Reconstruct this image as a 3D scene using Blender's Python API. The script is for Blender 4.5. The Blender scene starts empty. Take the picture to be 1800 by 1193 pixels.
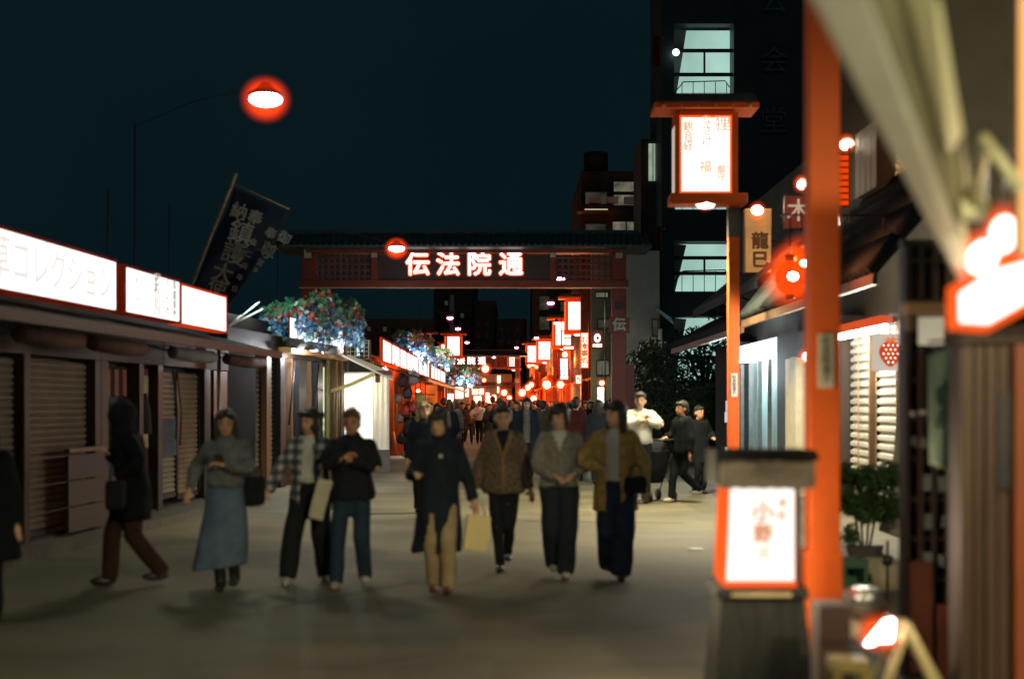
import bpy, bmesh, math, random
from mathutils import Vector, Matrix, noise, Euler
R = math.radians
random.seed(7)
scene = bpy.context.scene
COL = scene.collection
# ---------------------------------------------------------------- camera
F, CX, HY, CH = 2500.0, 900.0, 708.0, 1.62
cam_d = bpy.data.cameras.new('camera'); cam = bpy.data.objects.new('camera', cam_d); COL.objects.link(cam)
cam.location = (0, 0, CH); cam.rotation_euler = (R(90), 0, 0)
cam_d.sensor_width = 36; cam_d.lens = 50; cam_d.shift_y = (HY - 596.5) / 1800
cam_d.clip_start = 0.1; cam_d.clip_end = 2000
cam_d.dof.use_dof = True; cam_d.dof.focus_distance = 58; cam_d.dof.aperture_fstop = 1.1
scene.camera = cam
# ---------------------------------------------------------------- world (night)
world = bpy.data.worlds.new('World'); scene.world = world; world.use_nodes = True
nt = world.node_tree; nt.nodes.clear()
wo = nt.nodes.new('ShaderNodeOutputWorld'); bg = nt.nodes.new('ShaderNodeBackground')
bg2 = nt.nodes.new('ShaderNodeBackground'); add = nt.nodes.new('ShaderNodeAddShader')
sky = nt.nodes.new('ShaderNodeTexSky'); sky.sky_type = 'NISHITA'; sky.sun_disc = False
sky.sun_elevation = R(-4); sky.sun_rotation = R(200)
nt.links.new(sky.outputs[0], bg.inputs[0]); bg.inputs[1].default_value = 0.0006
wtc = nt.nodes.new('ShaderNodeTexCoord'); wn = nt.nodes.new('ShaderNodeTexNoise'); wn.inputs['Scale'].default_value = 2.2; wn.inputs['Detail'].default_value = 5
wr = nt.nodes.new('ShaderNodeValToRGB'); wr.color_ramp.elements[0].position = 0.3; wr.color_ramp.elements[1].position = 0.75
wr.color_ramp.elements[0].color = (0.0020, 0.0076, 0.0098, 1); wr.color_ramp.elements[1].color = (0.0034, 0.0110, 0.0136, 1)
nt.links.new(wtc.outputs['Generated'], wn.inputs[0]); nt.links.new(wn.outputs[0], wr.inputs[0]); nt.links.new(wr.outputs[0], bg2.inputs[0])
bg2.inputs[0].default_value = (0.0022, 0.0105, 0.0140, 1); bg2.inputs[1].default_value = 1.0
nt.links.new(bg.outputs[0], add.inputs[0]); nt.links.new(bg2.outputs[0], add.inputs[1])
nt.links.new(add.outputs[0], wo.inputs[0])
moon_d = bpy.data.lights.new('moonlight', 'SUN'); moon_d.energy = 0.09; moon_d.angle = R(8); moon_d.color = (0.25, 0.80, 1)
moon = bpy.data.objects.new('moonlight', moon_d); COL.objects.link(moon); moon.rotation_euler = (R(35), R(15), 0)
vs = scene.view_settings; vs.view_transform = 'Standard'; vs.look = 'None'; vs.gamma = 1; vs.exposure = 0; vs.use_curve_mapping = False
cy = scene.cycles
cy.max_bounces = 5; cy.diffuse_bounces = 2; cy.glossy_bounces = 2; cy.transmission_bounces = 4; cy.volume_bounces = 0
cy.transparent_max_bounces = 8; cy.caustics_reflective = False; cy.caustics_refractive = False
cy.use_denoising = True; cy.sample_clamp_indirect = 4; cy.use_light_tree = True

def at(px, py, D):
    return Vector(((px - CX) / F * D, D, CH + (HY - py) / F * D))

# ---------------------------------------------------------------- materials
MATS = {}
def nmat(name):
    m = bpy.data.materials.new(name); m.use_nodes = True; MATS[name] = m
    return m, m.node_tree, m.node_tree.nodes['Principled BSDF']
def c4(c): return (c[0], c[1], c[2], 1)
def paint(name, col, rough=0.6, var=0.25, scale=6.0, bump=0.15, bscale=40.0, metal=0.0, col2=None, stretch=(1, 1, 1), sheen=0, coord='Object'):
    """plain surface: noise-mottled colour, worn roughness, fine relief"""
    m, t, p = nmat(name)
    tc = t.nodes.new('ShaderNodeTexCoord'); mp = t.nodes.new('ShaderNodeMapping'); mp.inputs['Scale'].default_value = stretch
    t.links.new(tc.outputs[coord], mp.inputs[0])
    n = t.nodes.new('ShaderNodeTexNoise'); n.inputs['Scale'].default_value = scale; n.inputs['Detail'].default_value = 6; n.inputs['Roughness'].default_value = 0.65
    t.links.new(mp.outputs[0], n.inputs[0])
    r = t.nodes.new('ShaderNodeValToRGB'); r.color_ramp.elements[0].position = 0.3; r.color_ramp.elements[1].position = 0.7
    a = tuple(max(0, x * (1 - var)) for x in col); b = col2 if col2 else tuple(min(1, x * (1 + var)) for x in col)
    r.color_ramp.elements[0].color = c4(a); r.color_ramp.elements[1].color = c4(b)
    t.links.new(n.outputs[0], r.inputs[0]); t.links.new(r.outputs[0], p.inputs['Base Color'])
    p.inputs['Metallic'].default_value = metal
    if rough >= 0.7: p.inputs['Specular IOR Level'].default_value = 0.12
    rr = t.nodes.new('ShaderNodeMapRange'); rr.inputs[3].default_value = max(0, rough - 0.12); rr.inputs[4].default_value = min(1, rough + 0.12)
    t.links.new(n.outputs[0], rr.inputs[0]); t.links.new(rr.outputs[0], p.inputs['Roughness'])
    if bump:
        n2 = t.nodes.new('ShaderNodeTexNoise'); n2.inputs['Scale'].default_value = bscale; n2.inputs['Detail'].default_value = 4
        t.links.new(mp.outputs[0], n2.inputs[0])
        bp = t.nodes.new('ShaderNodeBump'); bp.inputs['Strength'].default_value = bump; bp.inputs['Distance'].default_value = 0.02
        t.links.new(n2.outputs[0], bp.inputs['Height']); t.links.new(bp.outputs[0], p.inputs['Normal'])
    if sheen: p.inputs['Sheen Weight'].default_value = sheen
    return m
def emit(name, col, strength, var=0.0, scale=3.0):
    m, t, p = nmat(name); t.nodes.remove(p)
    e = t.nodes.new('ShaderNodeEmission'); e.inputs[0].default_value = c4(col); e.inputs[1].default_value = strength
    if var:
        tc = t.nodes.new('ShaderNodeTexCoord'); n = t.nodes.new('ShaderNodeTexNoise'); n.inputs['Scale'].default_value = scale
        t.links.new(tc.outputs['Object'], n.inputs[0])
        mr = t.nodes.new('ShaderNodeMapRange'); mr.inputs[1].default_value = 0.3; mr.inputs[2].default_value = 0.7
        mr.inputs[3].default_value = strength * (1 - var); mr.inputs[4].default_value = strength * (1 + var)
        t.links.new(n.outputs[0], mr.inputs[0]); t.links.new(mr.outputs[0], e.inputs[1])
    t.links.new(e.outputs[0], t.nodes['Material Output'].inputs[0])
    return m
def glowvol(name, col, strength, power=1.6):
    """tinted globe lit from inside: emission through its volume, strongest round the bulb"""
    m, t, p = nmat(name); t.nodes.remove(p)
    tc = t.nodes.new('ShaderNodeTexCoord'); mp = t.nodes.new('ShaderNodeVectorMath'); mp.operation = 'SUBTRACT'; mp.inputs[1].default_value = (0.5, 0.5, 0.5)
    t.links.new(tc.outputs['Generated'], mp.inputs[0]); ln = t.nodes.new('ShaderNodeVectorMath'); ln.operation = 'LENGTH'; t.links.new(mp.outputs[0], ln.inputs[0])
    mr = t.nodes.new('ShaderNodeMapRange'); mr.inputs[1].default_value = 0.5; mr.inputs[2].default_value = 0.0; mr.inputs[3].default_value = 0; mr.inputs[4].default_value = 1
    t.links.new(ln.outputs['Value'], mr.inputs[0]); pw = t.nodes.new('ShaderNodeMath'); pw.operation = 'POWER'; pw.inputs[1].default_value = power; t.links.new(mr.outputs[0], pw.inputs[0])
    mu = t.nodes.new('ShaderNodeMath'); mu.operation = 'MULTIPLY'; mu.inputs[1].default_value = strength; t.links.new(pw.outputs[0], mu.inputs[0])
    e = t.nodes.new('ShaderNodeEmission'); e.inputs[0].default_value = c4(col); t.links.new(mu.outputs[0], e.inputs[1])
    t.links.new(e.outputs[0], t.nodes['Material Output'].inputs['Volume'])
    return m

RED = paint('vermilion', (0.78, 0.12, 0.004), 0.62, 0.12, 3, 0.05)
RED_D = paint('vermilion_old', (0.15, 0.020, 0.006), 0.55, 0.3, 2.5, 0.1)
TILE = paint('roof_tile', (0.030, 0.038, 0.038), 0.85, 0.35, 5, 0.2)
WOODD = paint('dark_wood', (0.045, 0.028, 0.018), 0.6, 0.4, 4, 0.25, 30, stretch=(1, 1, 0.15))
WOODM = paint('brown_wood', (0.16, 0.085, 0.04), 0.55, 0.4, 5, 0.25, 30, stretch=(1, 1, 0.12))
WOODL = paint('pale_wood', (0.42, 0.26, 0.12), 0.55, 0.25, 5, 0.2, 30, stretch=(0.2, 1, 1))
BLACK = paint('black_metal', (0.018, 0.018, 0.02), 0.45, 0.3)
GREYM = paint('grey_metal', (0.30, 0.31, 0.30), 0.4, 0.2, 8, 0.05, metal=0.6)
WHITEP = paint('white_paint', (0.7, 0.7, 0.66), 0.5, 0.1)
PLASTER = paint('grey_plaster', (0.30, 0.30, 0.27), 0.85, 0.2, 1.2, 0.2, 60)
CONC = paint('dark_concrete', (0.05, 0.055, 0.06), 0.8, 0.3, 1.0, 0.2)
SHUT_B = paint('shutter_brown', (0.14, 0.105, 0.065), 0.6, 0.3, 2.0, 0.05, 30, col2=(0.20, 0.15, 0.085))
SHUT_G = paint('shutter_grey', (0.17, 0.155, 0.115), 0.5, 0.25, 3.0, 0.05, 30)
SHUT_W = paint('shutter_cream', (0.42, 0.41, 0.36), 0.5, 0.15, 4.0, 0.05, 30)
LITW = emit('lit_white_acrylic', (1, 0.965, 0.93), 1.7, 0.06, 1.5)
LITW2 = emit('lit_white_paper', (1, 0.94, 0.86), 1.9, 0.06, 2)
LITWARM = emit('lit_warm_paper', (1, 0.88, 0.68), 3.0, 0.08, 3)
EDGE = emit('lit_red_acrylic_edge', (1, 0.07, 0.01), 0.5)  # halation of the bright panels, put into emissive rims
EDGED = emit('lit_red_acrylic_edge_dim', (0.8, 0.06, 0.015), 0.11, 0.5, 6)
EDGEO = emit('lit_orange_acrylic_edge', (1, 0.11, 0.012), 1.15)
REDLAN = emit('red_lantern_paper', (1, 0.055, 0.005), 1.0, 0.3, 9)
BULB = emit('hot_bulb', (1, 0.93, 0.86), 14)
BULBW = emit('warm_bulb', (1, 0.74, 0.42), 9)
LAMPP = emit('post_lamp_bulb', (1, 0.9, 0.8), 3.5)
LAMPV = emit('lamp_violet_white', (1, 0.80, 0.98), 12)
HALO_COL = {'red': (1, 0.045, 0.0), 'pink': (1, 0.03, 0.03), 'violet': (0.8, 0.06, 0.25), 'orange': (1, 0.065, 0.0)}  # tints of the halation glow added round lamps
HALO_K = {'red': 5.2, 'pink': 1.6, 'violet': 1.2, 'orange': 3.4}
def halomat(kind, r):
    """glass tint whose glow is the same through globes of different size"""
    q = round(math.log(r) / math.log(1.25)); nm = f'glass_{kind}_{q}'
    return MATS[nm] if nm in MATS else glowvol(nm, HALO_COL[kind], HALO_K[kind] / (1.25 ** q))

# ---------------------------------------------------------------- object helpers
def link(o): COL.objects.link(o); return o
def tag(o, label=None, cat=None, group=None, kind=None):
    if label: o['label'] = label
    if cat: o['category'] = cat
    if group: o['group'] = group
    if kind: o['kind'] = kind
    return o
def thing(name, label, cat, loc=(0, 0, 0), rz=0.0, group=None):
    o = bpy.data.objects.new(name, None); link(o); o.location = loc; o.rotation_euler = (0, 0, rz)
    o.empty_display_size = 0.1
    return tag(o, label, cat, group)
def mesh_obj(name, me, parent=None, loc=None, rot=None):
    o = bpy.data.objects.new(name, me); link(o)
    if parent: o.parent = parent
    if loc is not None: o.location = loc
    if rot is not None: o.rotation_euler = rot
    return o
def copy_tree(o, parent=None, mats=None):
    c = o.copy(); COL.objects.link(c); c.parent = parent
    if mats and c.type == 'MESH':
        key = o.name.split('.')[0]
        if key in mats:
            c.material_slots[0].link = 'OBJECT'; c.material_slots[0].material = mats[key]
    for ch in list(o.children): copy_tree(ch, c, mats)
    return c

class MB:
    def __init__(s): s.v = []; s.f = []; s.s = []
    def _add(s, vs, fs, smooth=False):
        b = len(s.v); s.v += [tuple(x) for x in vs]; s.f += [tuple(b + i for i in f) for f in fs]; s.s += [smooth] * len(fs); return s
    def box(s, x0, x1, y0, y1, z0, z1, M=None):
        vs = [(x0, y0, z0), (x1, y0, z0), (x1, y1, z0), (x0, y1, z0), (x0, y0, z1), (x1, y0, z1), (x1, y1, z1), (x0, y1, z1)]
        if M is not None: vs = [M @ Vector(v) for v in vs]
        return s._add(vs, [(3, 2, 1, 0), (4, 5, 6, 7), (0, 1, 5, 4), (1, 2, 6, 5), (2, 3, 7, 6), (3, 0, 4, 7)])
    def cbox(s, c, d, M=None):
        return s.box(c[0] - d[0] / 2, c[0] + d[0] / 2, c[1] - d[1] / 2, c[1] + d[1] / 2, c[2] - d[2] / 2, c[2] + d[2] / 2, M)
    def bar(s, p, q, w, h=None, up=(0, 0, 1)):
        p, q = Vector(p), Vector(q); h = h or w; d = (q - p).normalized(); u = Vector(up)
        if abs(d.dot(u)) > 0.98: u = Vector((0, 1, 0))
        a = d.cross(u).normalized() * w / 2; b = a.cross(d).normalized() * h / 2
        vs = [p - a - b, p + a - b, p + a + b, p - a + b, q - a - b, q + a - b, q + a + b, q - a + b]
        return s._add(vs, [(0, 1, 2, 3), (7, 6, 5, 4), (4, 5, 1, 0), (5, 6, 2, 1), (6, 7, 3, 2), (7, 4, 0, 3)])
    def tube(s, pts, rad, n=10, caps=True, smooth=True):
        pts = [Vector(p) for p in pts]
        if not isinstance(rad, (list, tuple)): rad = [rad] * len(pts)
        vs = []; prev = None
        for i, p in enumerate(pts):
            d = (pts[min(i + 1, len(pts) - 1)] - pts[max(i - 1, 0)]).normalized()
            if prev is None:
                u = Vector((0, 0, 1)) if abs(d.z) < 0.9 else Vector((0, -1, 0))
                a = d.cross(u).normalized()
            else:
                a = (prev - d * prev.dot(d)).normalized()
            prev = a; b = d.cross(a)
            for k in range(n):
                t = 2 * math.pi * k / n; vs.append(p + (a * math.cos(t) + b * math.sin(t)) * rad[i])
        fs = []
        m = len(pts)
        for i in range(m - 1):
            for k in range(n):
                fs.append((i * n + k, i * n + (k + 1) % n, (i + 1) * n + (k + 1) % n, (i + 1) * n + k))
        if caps: fs += [tuple(range(n - 1, -1, -1)), tuple((m - 1) * n + k for k in range(n))]
        return s._add(vs, fs, smooth)
    def capsule(s, p, q, r1, r2, n=12):
        p, q = Vector(p), Vector(q); d = (q - p).normalized()
        pts = [p - d * r1, p - d * r1 * 0.75, p - d * r1 * 0.35, p, q, q + d * r2 * 0.35, q + d * r2 * 0.75, q + d * r2]
        return s.tube(pts, [r1 * 0.1, r1 * 0.66, r1 * 0.93, r1, r2, r2 * 0.93, r2 * 0.66, r2 * 0.1], n)
    def loft(s, rings, n=20, caps=True, smooth=True, M=None):
        """rings: (z, cx, cy, rx, ry)"""
        vs = []
        for (z, cx, cy_, rx, ry) in rings:
            for k in range(n):
                t = 2 * math.pi * k / n; v = Vector((cx + rx * math.cos(t), cy_ + ry * math.sin(t), z)); vs.append(M @ v if M is not None else v)
        fs = []; m = len(rings)
        for i in range(m - 1):
            for k in range(n):
                fs.append((i * n + k, i * n + (k + 1) % n, (i + 1) * n + (k + 1) % n, (i + 1) * n + k))
        if caps: fs += [tuple(range(n - 1, -1, -1)), tuple((m - 1) * n + k for k in range(n))]
        return s._add(vs, fs, smooth)
    def ball(s, c, r, n=14, m=9, M=None):
        if not isinstance(r, (tuple, list)): r = (r, r, r)
        vs = [Vector((0, 0, -r[2]))]
        for i in range(1, m):
            ph = -math.pi / 2 + math.pi * i / m
            for k in range(n):
                t = 2 * math.pi * k / n; vs.append(Vector((r[0] * math.cos(ph) * math.cos(t), r[1] * math.cos(ph) * math.sin(t), r[2] * math.sin(ph))))
        vs.append(Vector((0, 0, r[2]))); T = len(vs) - 1
        fs = [(0, 1 + (k + 1) % n, 1 + k) for k in range(n)]
        for i in range(m - 2):
            b = 1 + i * n
            fs += [(b + k, b + (k + 1) % n, b + n + (k + 1) % n, b + n + k) for k in range(n)]
        b = 1 + (m - 2) * n; fs += [(b + k, b + (k + 1) % n, T) for k in range(n)]
        if M is not None: vs = [M @ v for v in vs]
        c = Vector(c)
        return s._add([v + c for v in vs], fs, True)
    def prism(s, poly, y0, y1, axis='y'):
        """polygon in x,z (counter-clockwise seen from -y) pushed from y0 to y1"""
        n = len(poly)
        if axis == 'y': vs = [(x, y0, z) for x, z in poly] + [(x, y1, z) for x, z in poly]
        elif axis == 'x': vs = [(y0, x, z) for x, z in poly] + [(y1, x, z) for x, z in poly]
        else: vs = [(x, z, y0) for x, z in poly] + [(x, z, y1) for x, z in poly]
        fs = [tuple(range(n)), tuple(range(2 * n - 1, n - 1, -1))] + [(i, i + n, (i + 1) % n + n, (i + 1) % n) for i in range(n)]
        return s._add(vs, fs)
    def poly(s, pts): return s._add(pts, [tuple(range(len(pts)))])
    def slab(s, pts, nrm, t):
        """quad/polygon with thickness t along nrm"""
        n = len(pts); o = Vector(nrm).normalized() * t; pts = [Vector(p) for p in pts]
        vs = pts + [p + o for p in pts]
        return s._add(vs, [tuple(range(n - 1, -1, -1)), tuple(range(n, 2 * n))] + [(i, (i + 1) % n, (i + 1) % n + n, i + n) for i in range(n)])
    def mesh(s, name, mat=None, fix=False):
        me = bpy.data.meshes.new(name); me.from_pydata(s.v, [], s.f); me.polygons.foreach_set('use_smooth', s.s)
        if fix:
            bm = bmesh.new(); bm.from_mesh(me); bmesh.ops.recalc_face_normals(bm, faces=bm.faces); bm.to_mesh(me); bm.free()
        if mat: me.materials.append(mat)
        me.update(); return me
    def build(s, name, mat, parent=None, loc=None, rot=None, kind=None, label=None, fix=True, bevel=0):
        o = mesh_obj(name, s.mesh(name, mat, fix), parent, loc, rot)
        if kind: o['kind'] = kind
        if label: o['label'] = label
        if bevel:
            b = o.modifiers.new('b', 'BEVEL'); b.width = bevel; b.segments = 2; b.limit_method = 'ANGLE'
        return o

def point(name, loc, power, col=(1, 0.8, 0.55), r=0.08, parent=None):
    l = bpy.data.lights.new(name, 'POINT'); l.energy = power; l.color = col; l.shadow_soft_size = r
    o = bpy.data.objects.new(name, l); link(o); o.location = loc
    if parent: o.parent = parent
    return o
def spot(name, loc, power, col, angle, parent=None, rot=(0, 0, 0), r=0.15, blend=0.6):
    l = bpy.data.lights.new(name, 'SPOT'); l.energy = power; l.color = col; l.shadow_soft_size = r; l.spot_size = R(angle); l.spot_blend = blend
    o = bpy.data.objects.new(name, l); link(o); o.location = loc; o.rotation_euler = rot
    if parent: o.parent = parent
    return o

WORK = bpy.data.scenes.new('workbench')
def work_dg():
    with bpy.context.temp_override(scene=WORK, view_layer=WORK.view_layers[0]):
        return bpy.context.evaluated_depsgraph_get()
def text(s, size, mat, parent=None, loc=(0, 0, 0), rot=(R(90), 0, 0), name='lettering', bold=0.0, ext=0.004, vertical=False, shear=0.0, xs=1.0, line=1.05):
    cu = bpy.data.curves.new(name, 'FONT'); cu.body = '\n'.join(s) if vertical else s
    cu.size = size; cu.align_x = 'CENTER'; cu.align_y = 'CENTER'; cu.extrude = ext; cu.shear = shear
    cu.space_line = line; cu.resolution_u = 3
    if vertical: cu.resolution_u = 3
    o = bpy.data.objects.new(name, cu); WORK.collection.objects.link(o)
    dg = work_dg()
    me = bpy.data.meshes.new_from_object(o.evaluated_get(dg), depsgraph=dg)
    bpy.data.objects.remove(o); me.materials.clear(); me.materials.append(mat)
    if xs != 1:
        for v in me.vertices: v.co.x *= xs
    if bold:   # heavier strokes: the same glyphs laid a stroke-width apart
        n = len(me.vertices); co = [tuple(v.co) for v in me.vertices]; fs = [tuple(f.vertices) for f in me.polygons]
        V = list(co); Fc = list(fs); k = 8
        for i in range(k):
            a = 2 * math.pi * i / k; b0 = len(V)
            V += [(x + math.cos(a) * bold, y + math.sin(a) * bold, z - 0.0004 * (i + 1)) for x, y, z in co]; Fc += [tuple(b0 + j for j in f) for f in fs]
        me = bpy.data.meshes.new(name); me.from_pydata(V, [], Fc); me.materials.append(mat)
    me.name = name
    return mesh_obj(name, me, parent, loc, rot)

VOX = 1.45
def remesh(me, voxel, smooth=2):
    voxel *= VOX
    o = bpy.data.objects.new('tmp', me); WORK.collection.objects.link(o)
    m = o.modifiers.new('r', 'REMESH'); m.mode = 'VOXEL'; m.voxel_size = voxel; m.use_smooth_shade = True
    if smooth:
        s = o.modifiers.new('s', 'SMOOTH'); s.iterations = smooth; s.factor = 0.6
    dg = work_dg()
    out = bpy.data.meshes.new_from_object(o.evaluated_get(dg), depsgraph=dg)
    bpy.data.objects.remove(o); return out
def ruffle(me, amp, freq=9.0, zs=0.5, seed=0):
    for v in me.vertices:
        n = 1.3 * noise.noise(Vector((v.co.x * freq + seed, v.co.y * freq, v.co.z * freq * zs)))
        v.co += v.normal * n * amp
# ================================================================ THE SETTING
def ground_mat():
    m, t, p = nmat('asphalt')
    tc = t.nodes.new('ShaderNodeTexCoord')
    def nz(scale, det=6, stretch=None):
        n = t.nodes.new('ShaderNodeTexNoise'); n.inputs['Scale'].default_value = scale; n.inputs['Detail'].default_value = det
        if stretch:
            mp = t.nodes.new('ShaderNodeMapping'); mp.inputs['Scale'].default_value = stretch
            t.links.new(tc.outputs['Object'], mp.inputs[0]); t.links.new(mp.outputs[0], n.inputs[0])
        else: t.links.new(tc.outputs['Object'], n.inputs[0])
        return n
    a = nz(0.3, 5); b = nz(90, 3); c = nz(1.0, 8, (0.55, 1.0, 1))
    r = t.nodes.new('ShaderNodeValToRGB'); r.color_ramp.elements[0].position = 0.40; r.color_ramp.elements[1].position = 0.60
    r.color_ramp.elements[0].color = (0.078, 0.074, 0.045, 1); r.color_ramp.elements[1].color = (0.20, 0.18, 0.102, 1)
    mx = t.nodes.new('ShaderNodeMath'); mx.operation = 'ADD'
    m2 = t.nodes.new('ShaderNodeMath'); m2.operation = 'MULTIPLY'; m2.inputs[1].default_value = 0.5
    t.links.new(a.outputs[0], mx.inputs[0]); t.links.new(c.outputs[0], mx.inputs[1]); t.links.new(mx.outputs[0], m2.inputs[0])
    t.links.new(m2.outputs[0], r.inputs[0])
    vo = t.nodes.new('ShaderNodeTexVoronoi'); vo.inputs['Scale'].default_value = 0.33; vo.feature = 'F1'; vo.distance = 'MANHATTAN'
    t.links.new(tc.outputs['Object'], vo.inputs['Vector']); sv = t.nodes.new('ShaderNodeSeparateXYZ'); t.links.new(vo.outputs['Color'], sv.inputs[0])
    pm = t.nodes.new('ShaderNodeMapRange'); pm.inputs[3].default_value = -0.045; pm.inputs[4].default_value = 0.045; t.links.new(sv.outputs[0], pm.inputs[0])
    pa = t.nodes.new('ShaderNodeMath'); pa.operation = 'ADD'; t.links.new(m2.outputs[0], pa.inputs[0]); t.links.new(pm.outputs[0], pa.inputs[1]); t.links.new(pa.outputs[0], r.inputs[0])
    mix = t.nodes.new('ShaderNodeMixRGB'); mix.blend_type = 'MULTIPLY'; mix.inputs[0].default_value = 0.75
    r2 = t.nodes.new('ShaderNodeValToRGB'); r2.color_ramp.elements[0].position = 0.35; r2.color_ramp.elements[1].position = 0.6
    r2.color_ramp.elements[0].color = (0.55, 0.55, 0.55, 1); r2.color_ramp.elements[1].color = (1.1, 1.1, 1.1, 1)
    t.links.new(b.outputs[0], r2.inputs[0]); t.links.new(r.outputs[0], mix.inputs[1]); t.links.new(r2.outputs[0], mix.inputs[2])
    t.links.new(mix.outputs[0], p.inputs['Base Color'])
    rr = t.nodes.new('ShaderNodeMapRange'); rr.inputs[3].default_value = 0.55; rr.inputs[4].default_value = 0.85
    t.links.new(c.outputs[0], rr.inputs[0]); t.links.new(rr.outputs[0], p.inputs['Roughness'])
    bp = t.nodes.new('ShaderNodeBump'); bp.inputs['Strength'].default_value = 0.5; bp.inputs['Distance'].default_value = 0.01
    t.links.new(b.outputs[0], bp.inputs['Height']); t.links.new(bp.outputs[0], p.inputs['Normal'])
    return m
ASPH = ground_mat()
g = MB(); g.poly([(-400, -60, 0), (400, -60, 0), (400, 900, 0), (-400, 900, 0)])
g.build('road', ASPH, kind='structure', fix=False)
DRAIN = paint('drain_concrete', (0.11, 0.105, 0.09), 0.8, 0.25, 3, 0.3)
g = MB(); g.box(3.55, 4.0, 6, 36, -0.02, 0.004); g.build('paved_gutter', DRAIN, kind='structure')
g = MB()
uL = Vector((0.06, 1, 0)).normalized()
def along(o, a, b, w0, w1, z0, z1, mb):
    n = Vector((1, -0.06, 0)).normalized(); o = Vector(o)
    q = [o + uL * a + n * w0, o + uL * a + n * w1, o + uL * b + n * w1, o + uL * b + n * w0]
    mb.slab([(p.x, p.y, z0) for p in q], (0, 0, 1), z1 - z0)
along((-5.3, 14.7, 0), -6, 9.2, 0.0, 0.45, -0.02, 0.10, g)
g.build('kerb', DRAIN, kind='structure')
m = paint('road_seam', (0.045, 0.045, 0.04), 0.9, 0.2)
g = MB()
for (a, b, w) in [((-1.9, 11.2), (-0.9, 12.8), 0.012), ((0.2, 19.5), (2.3, 19.2), 0.02), ((-3.6, 22.4), (3.2, 23.0), 0.02)]:
    d = (Vector(b) - Vector(a)).normalized(); n_ = Vector((-d.y, d.x)) * w
    a, b = Vector(a), Vector(b); g.poly([(a.x - n_.x, a.y - n_.y, 0.004), (b.x - n_.x, b.y - n_.y, 0.004), (b.x + n_.x, b.y + n_.y, 0.004), (a.x + n_.x, a.y + n_.y, 0.004)])
g.build('road_joint_marks', m, kind='structure', fix=False)
g = MB(); c = at(1222, 965, 15.76)
g.tube([(c.x, c.y, -0.01), (c.x, c.y, 0.006)], 0.09, 16); g.build('road_stud', GREYM, kind='structure')

# ---------------------------------------------------------------- street lamps (violet-white heads)
def street_lamp(px, py, D, pole_x, label, core=0.27, back=0.0, power=420, group='overhead street lamps', halo=True, red=True, col=(1, 0.92, 0.62)):
    p = at(px, py, D)
    t = thing('street_lamp', label, 'street lamp', (pole_x, p.y + back, 0), 0, group)
    L = p - Vector((pole_x, p.y + back, 0)); yb = -back
    MB().tube([(0, 0, 0), (0, 0, p.z + 0.5)], [0.022, 0.014], 8).build('pole', BLACK, t)
    MB().tube([(0, 0, p.z + 0.45), (L.x * 0.5, yb * 0.5, p.z + 0.40), (L.x, yb, p.z + 0.16)], 0.006, 6).build('arm', BLACK, t)
    b = MB(); b.loft([(p.z + 0.05, L.x, yb, core * 0.9, core * 0.9), (p.z + 0.12, L.x, yb, core * 0.5, core * 0.5), (p.z + 0.2, L.x, yb, 0.05, 0.05)], 16)
    b.build('lamp_shade', BLACK, t)
    MB().ball((L.x, yb, p.z), (core * 0.78, core * 0.78, core * 0.33), 16, 8).build('bulb', LAMPV, t)
    if halo: MB().ball((L.x, yb, p.z), (core * 1.3, core * 1.3, core * 1.2), 24, 14).build('glass_globe', halomat('red' if red else 'violet', core * 1.3), t)  # added halation glow round the bulb, not a glass part
    if power: spot('lamp_light', (L.x, yb, p.z - 0.2), power, col, 150, t, r=0.3, blend=0.5)
    return t
street_lamp(467, 175, 17, -5.57, 'big street lamp glowing red with a white core, alone high in the black sky', 0.255, 4.0, 200)
street_lamp(697, 437, 34, -5.6, 'street lamp glowing red in front of the left end of the gate sign', 0.25, 0.0, 260)
street_lamp(985, 490, 42, 2.75, 'violet street lamp overlapping the lattice at the right of the gate', 0.17, 0.0, 350, red=False)
street_lamp(968, 533, 53, 2.85, 'violet street lamp left of the largest far lantern box', 0.17, 0.0, 300, red=False)
street_lamp(978, 568, 66, 2.3, 'violet street lamp touching the second far lantern box', 0.16, 0.0, 0, red=False)
street_lamp(943, 594, 81, 2.6, 'violet street lamp above the pair of far lantern boxes', 0.17, 0.0, 300, red=False)
street_lamp(908, 611, 96, 1.7, 'violet street lamp above the far lantern box beside the second gate', 0.17, 0.0, 0, red=False)
street_lamp(868, 628, 98, 1.2, 'small violet street lamp hanging before the second gate', 0.15, 0.0, 300, red=False)
street_lamp(791, 559, 62, -4.0, 'violet street lamp highest of the three over the left eaves', 0.17, 0.0, 300, red=False)
street_lamp(805, 578, 71, -4.0, 'violet street lamp middle of the three over the left eaves', 0.17, 0.0, 0, red=False)
street_lamp(821, 602, 87, -4.0, 'violet street lamp lowest of the three over the left eaves', 0.17, 0.0, 300, red=False)
# lamp added out of view behind the camera, front light for people and ground
tl = street_lamp(1500, 100, 3.0, 3.4, 'street lamp of the row standing beside the camera outside the view', 0.2, 0.0, 0, halo=False)
tl.location = (3.0, -3.0, 0.6); spot('lamp_light', (0.0, 0, 5.0), 2900, (1, 0.84, 0.48), 88, tl, rot=(R(38), 0, R(2)), r=0.35, blend=0.35)  # fill light of the added lamp, falls on the people and road

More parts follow.
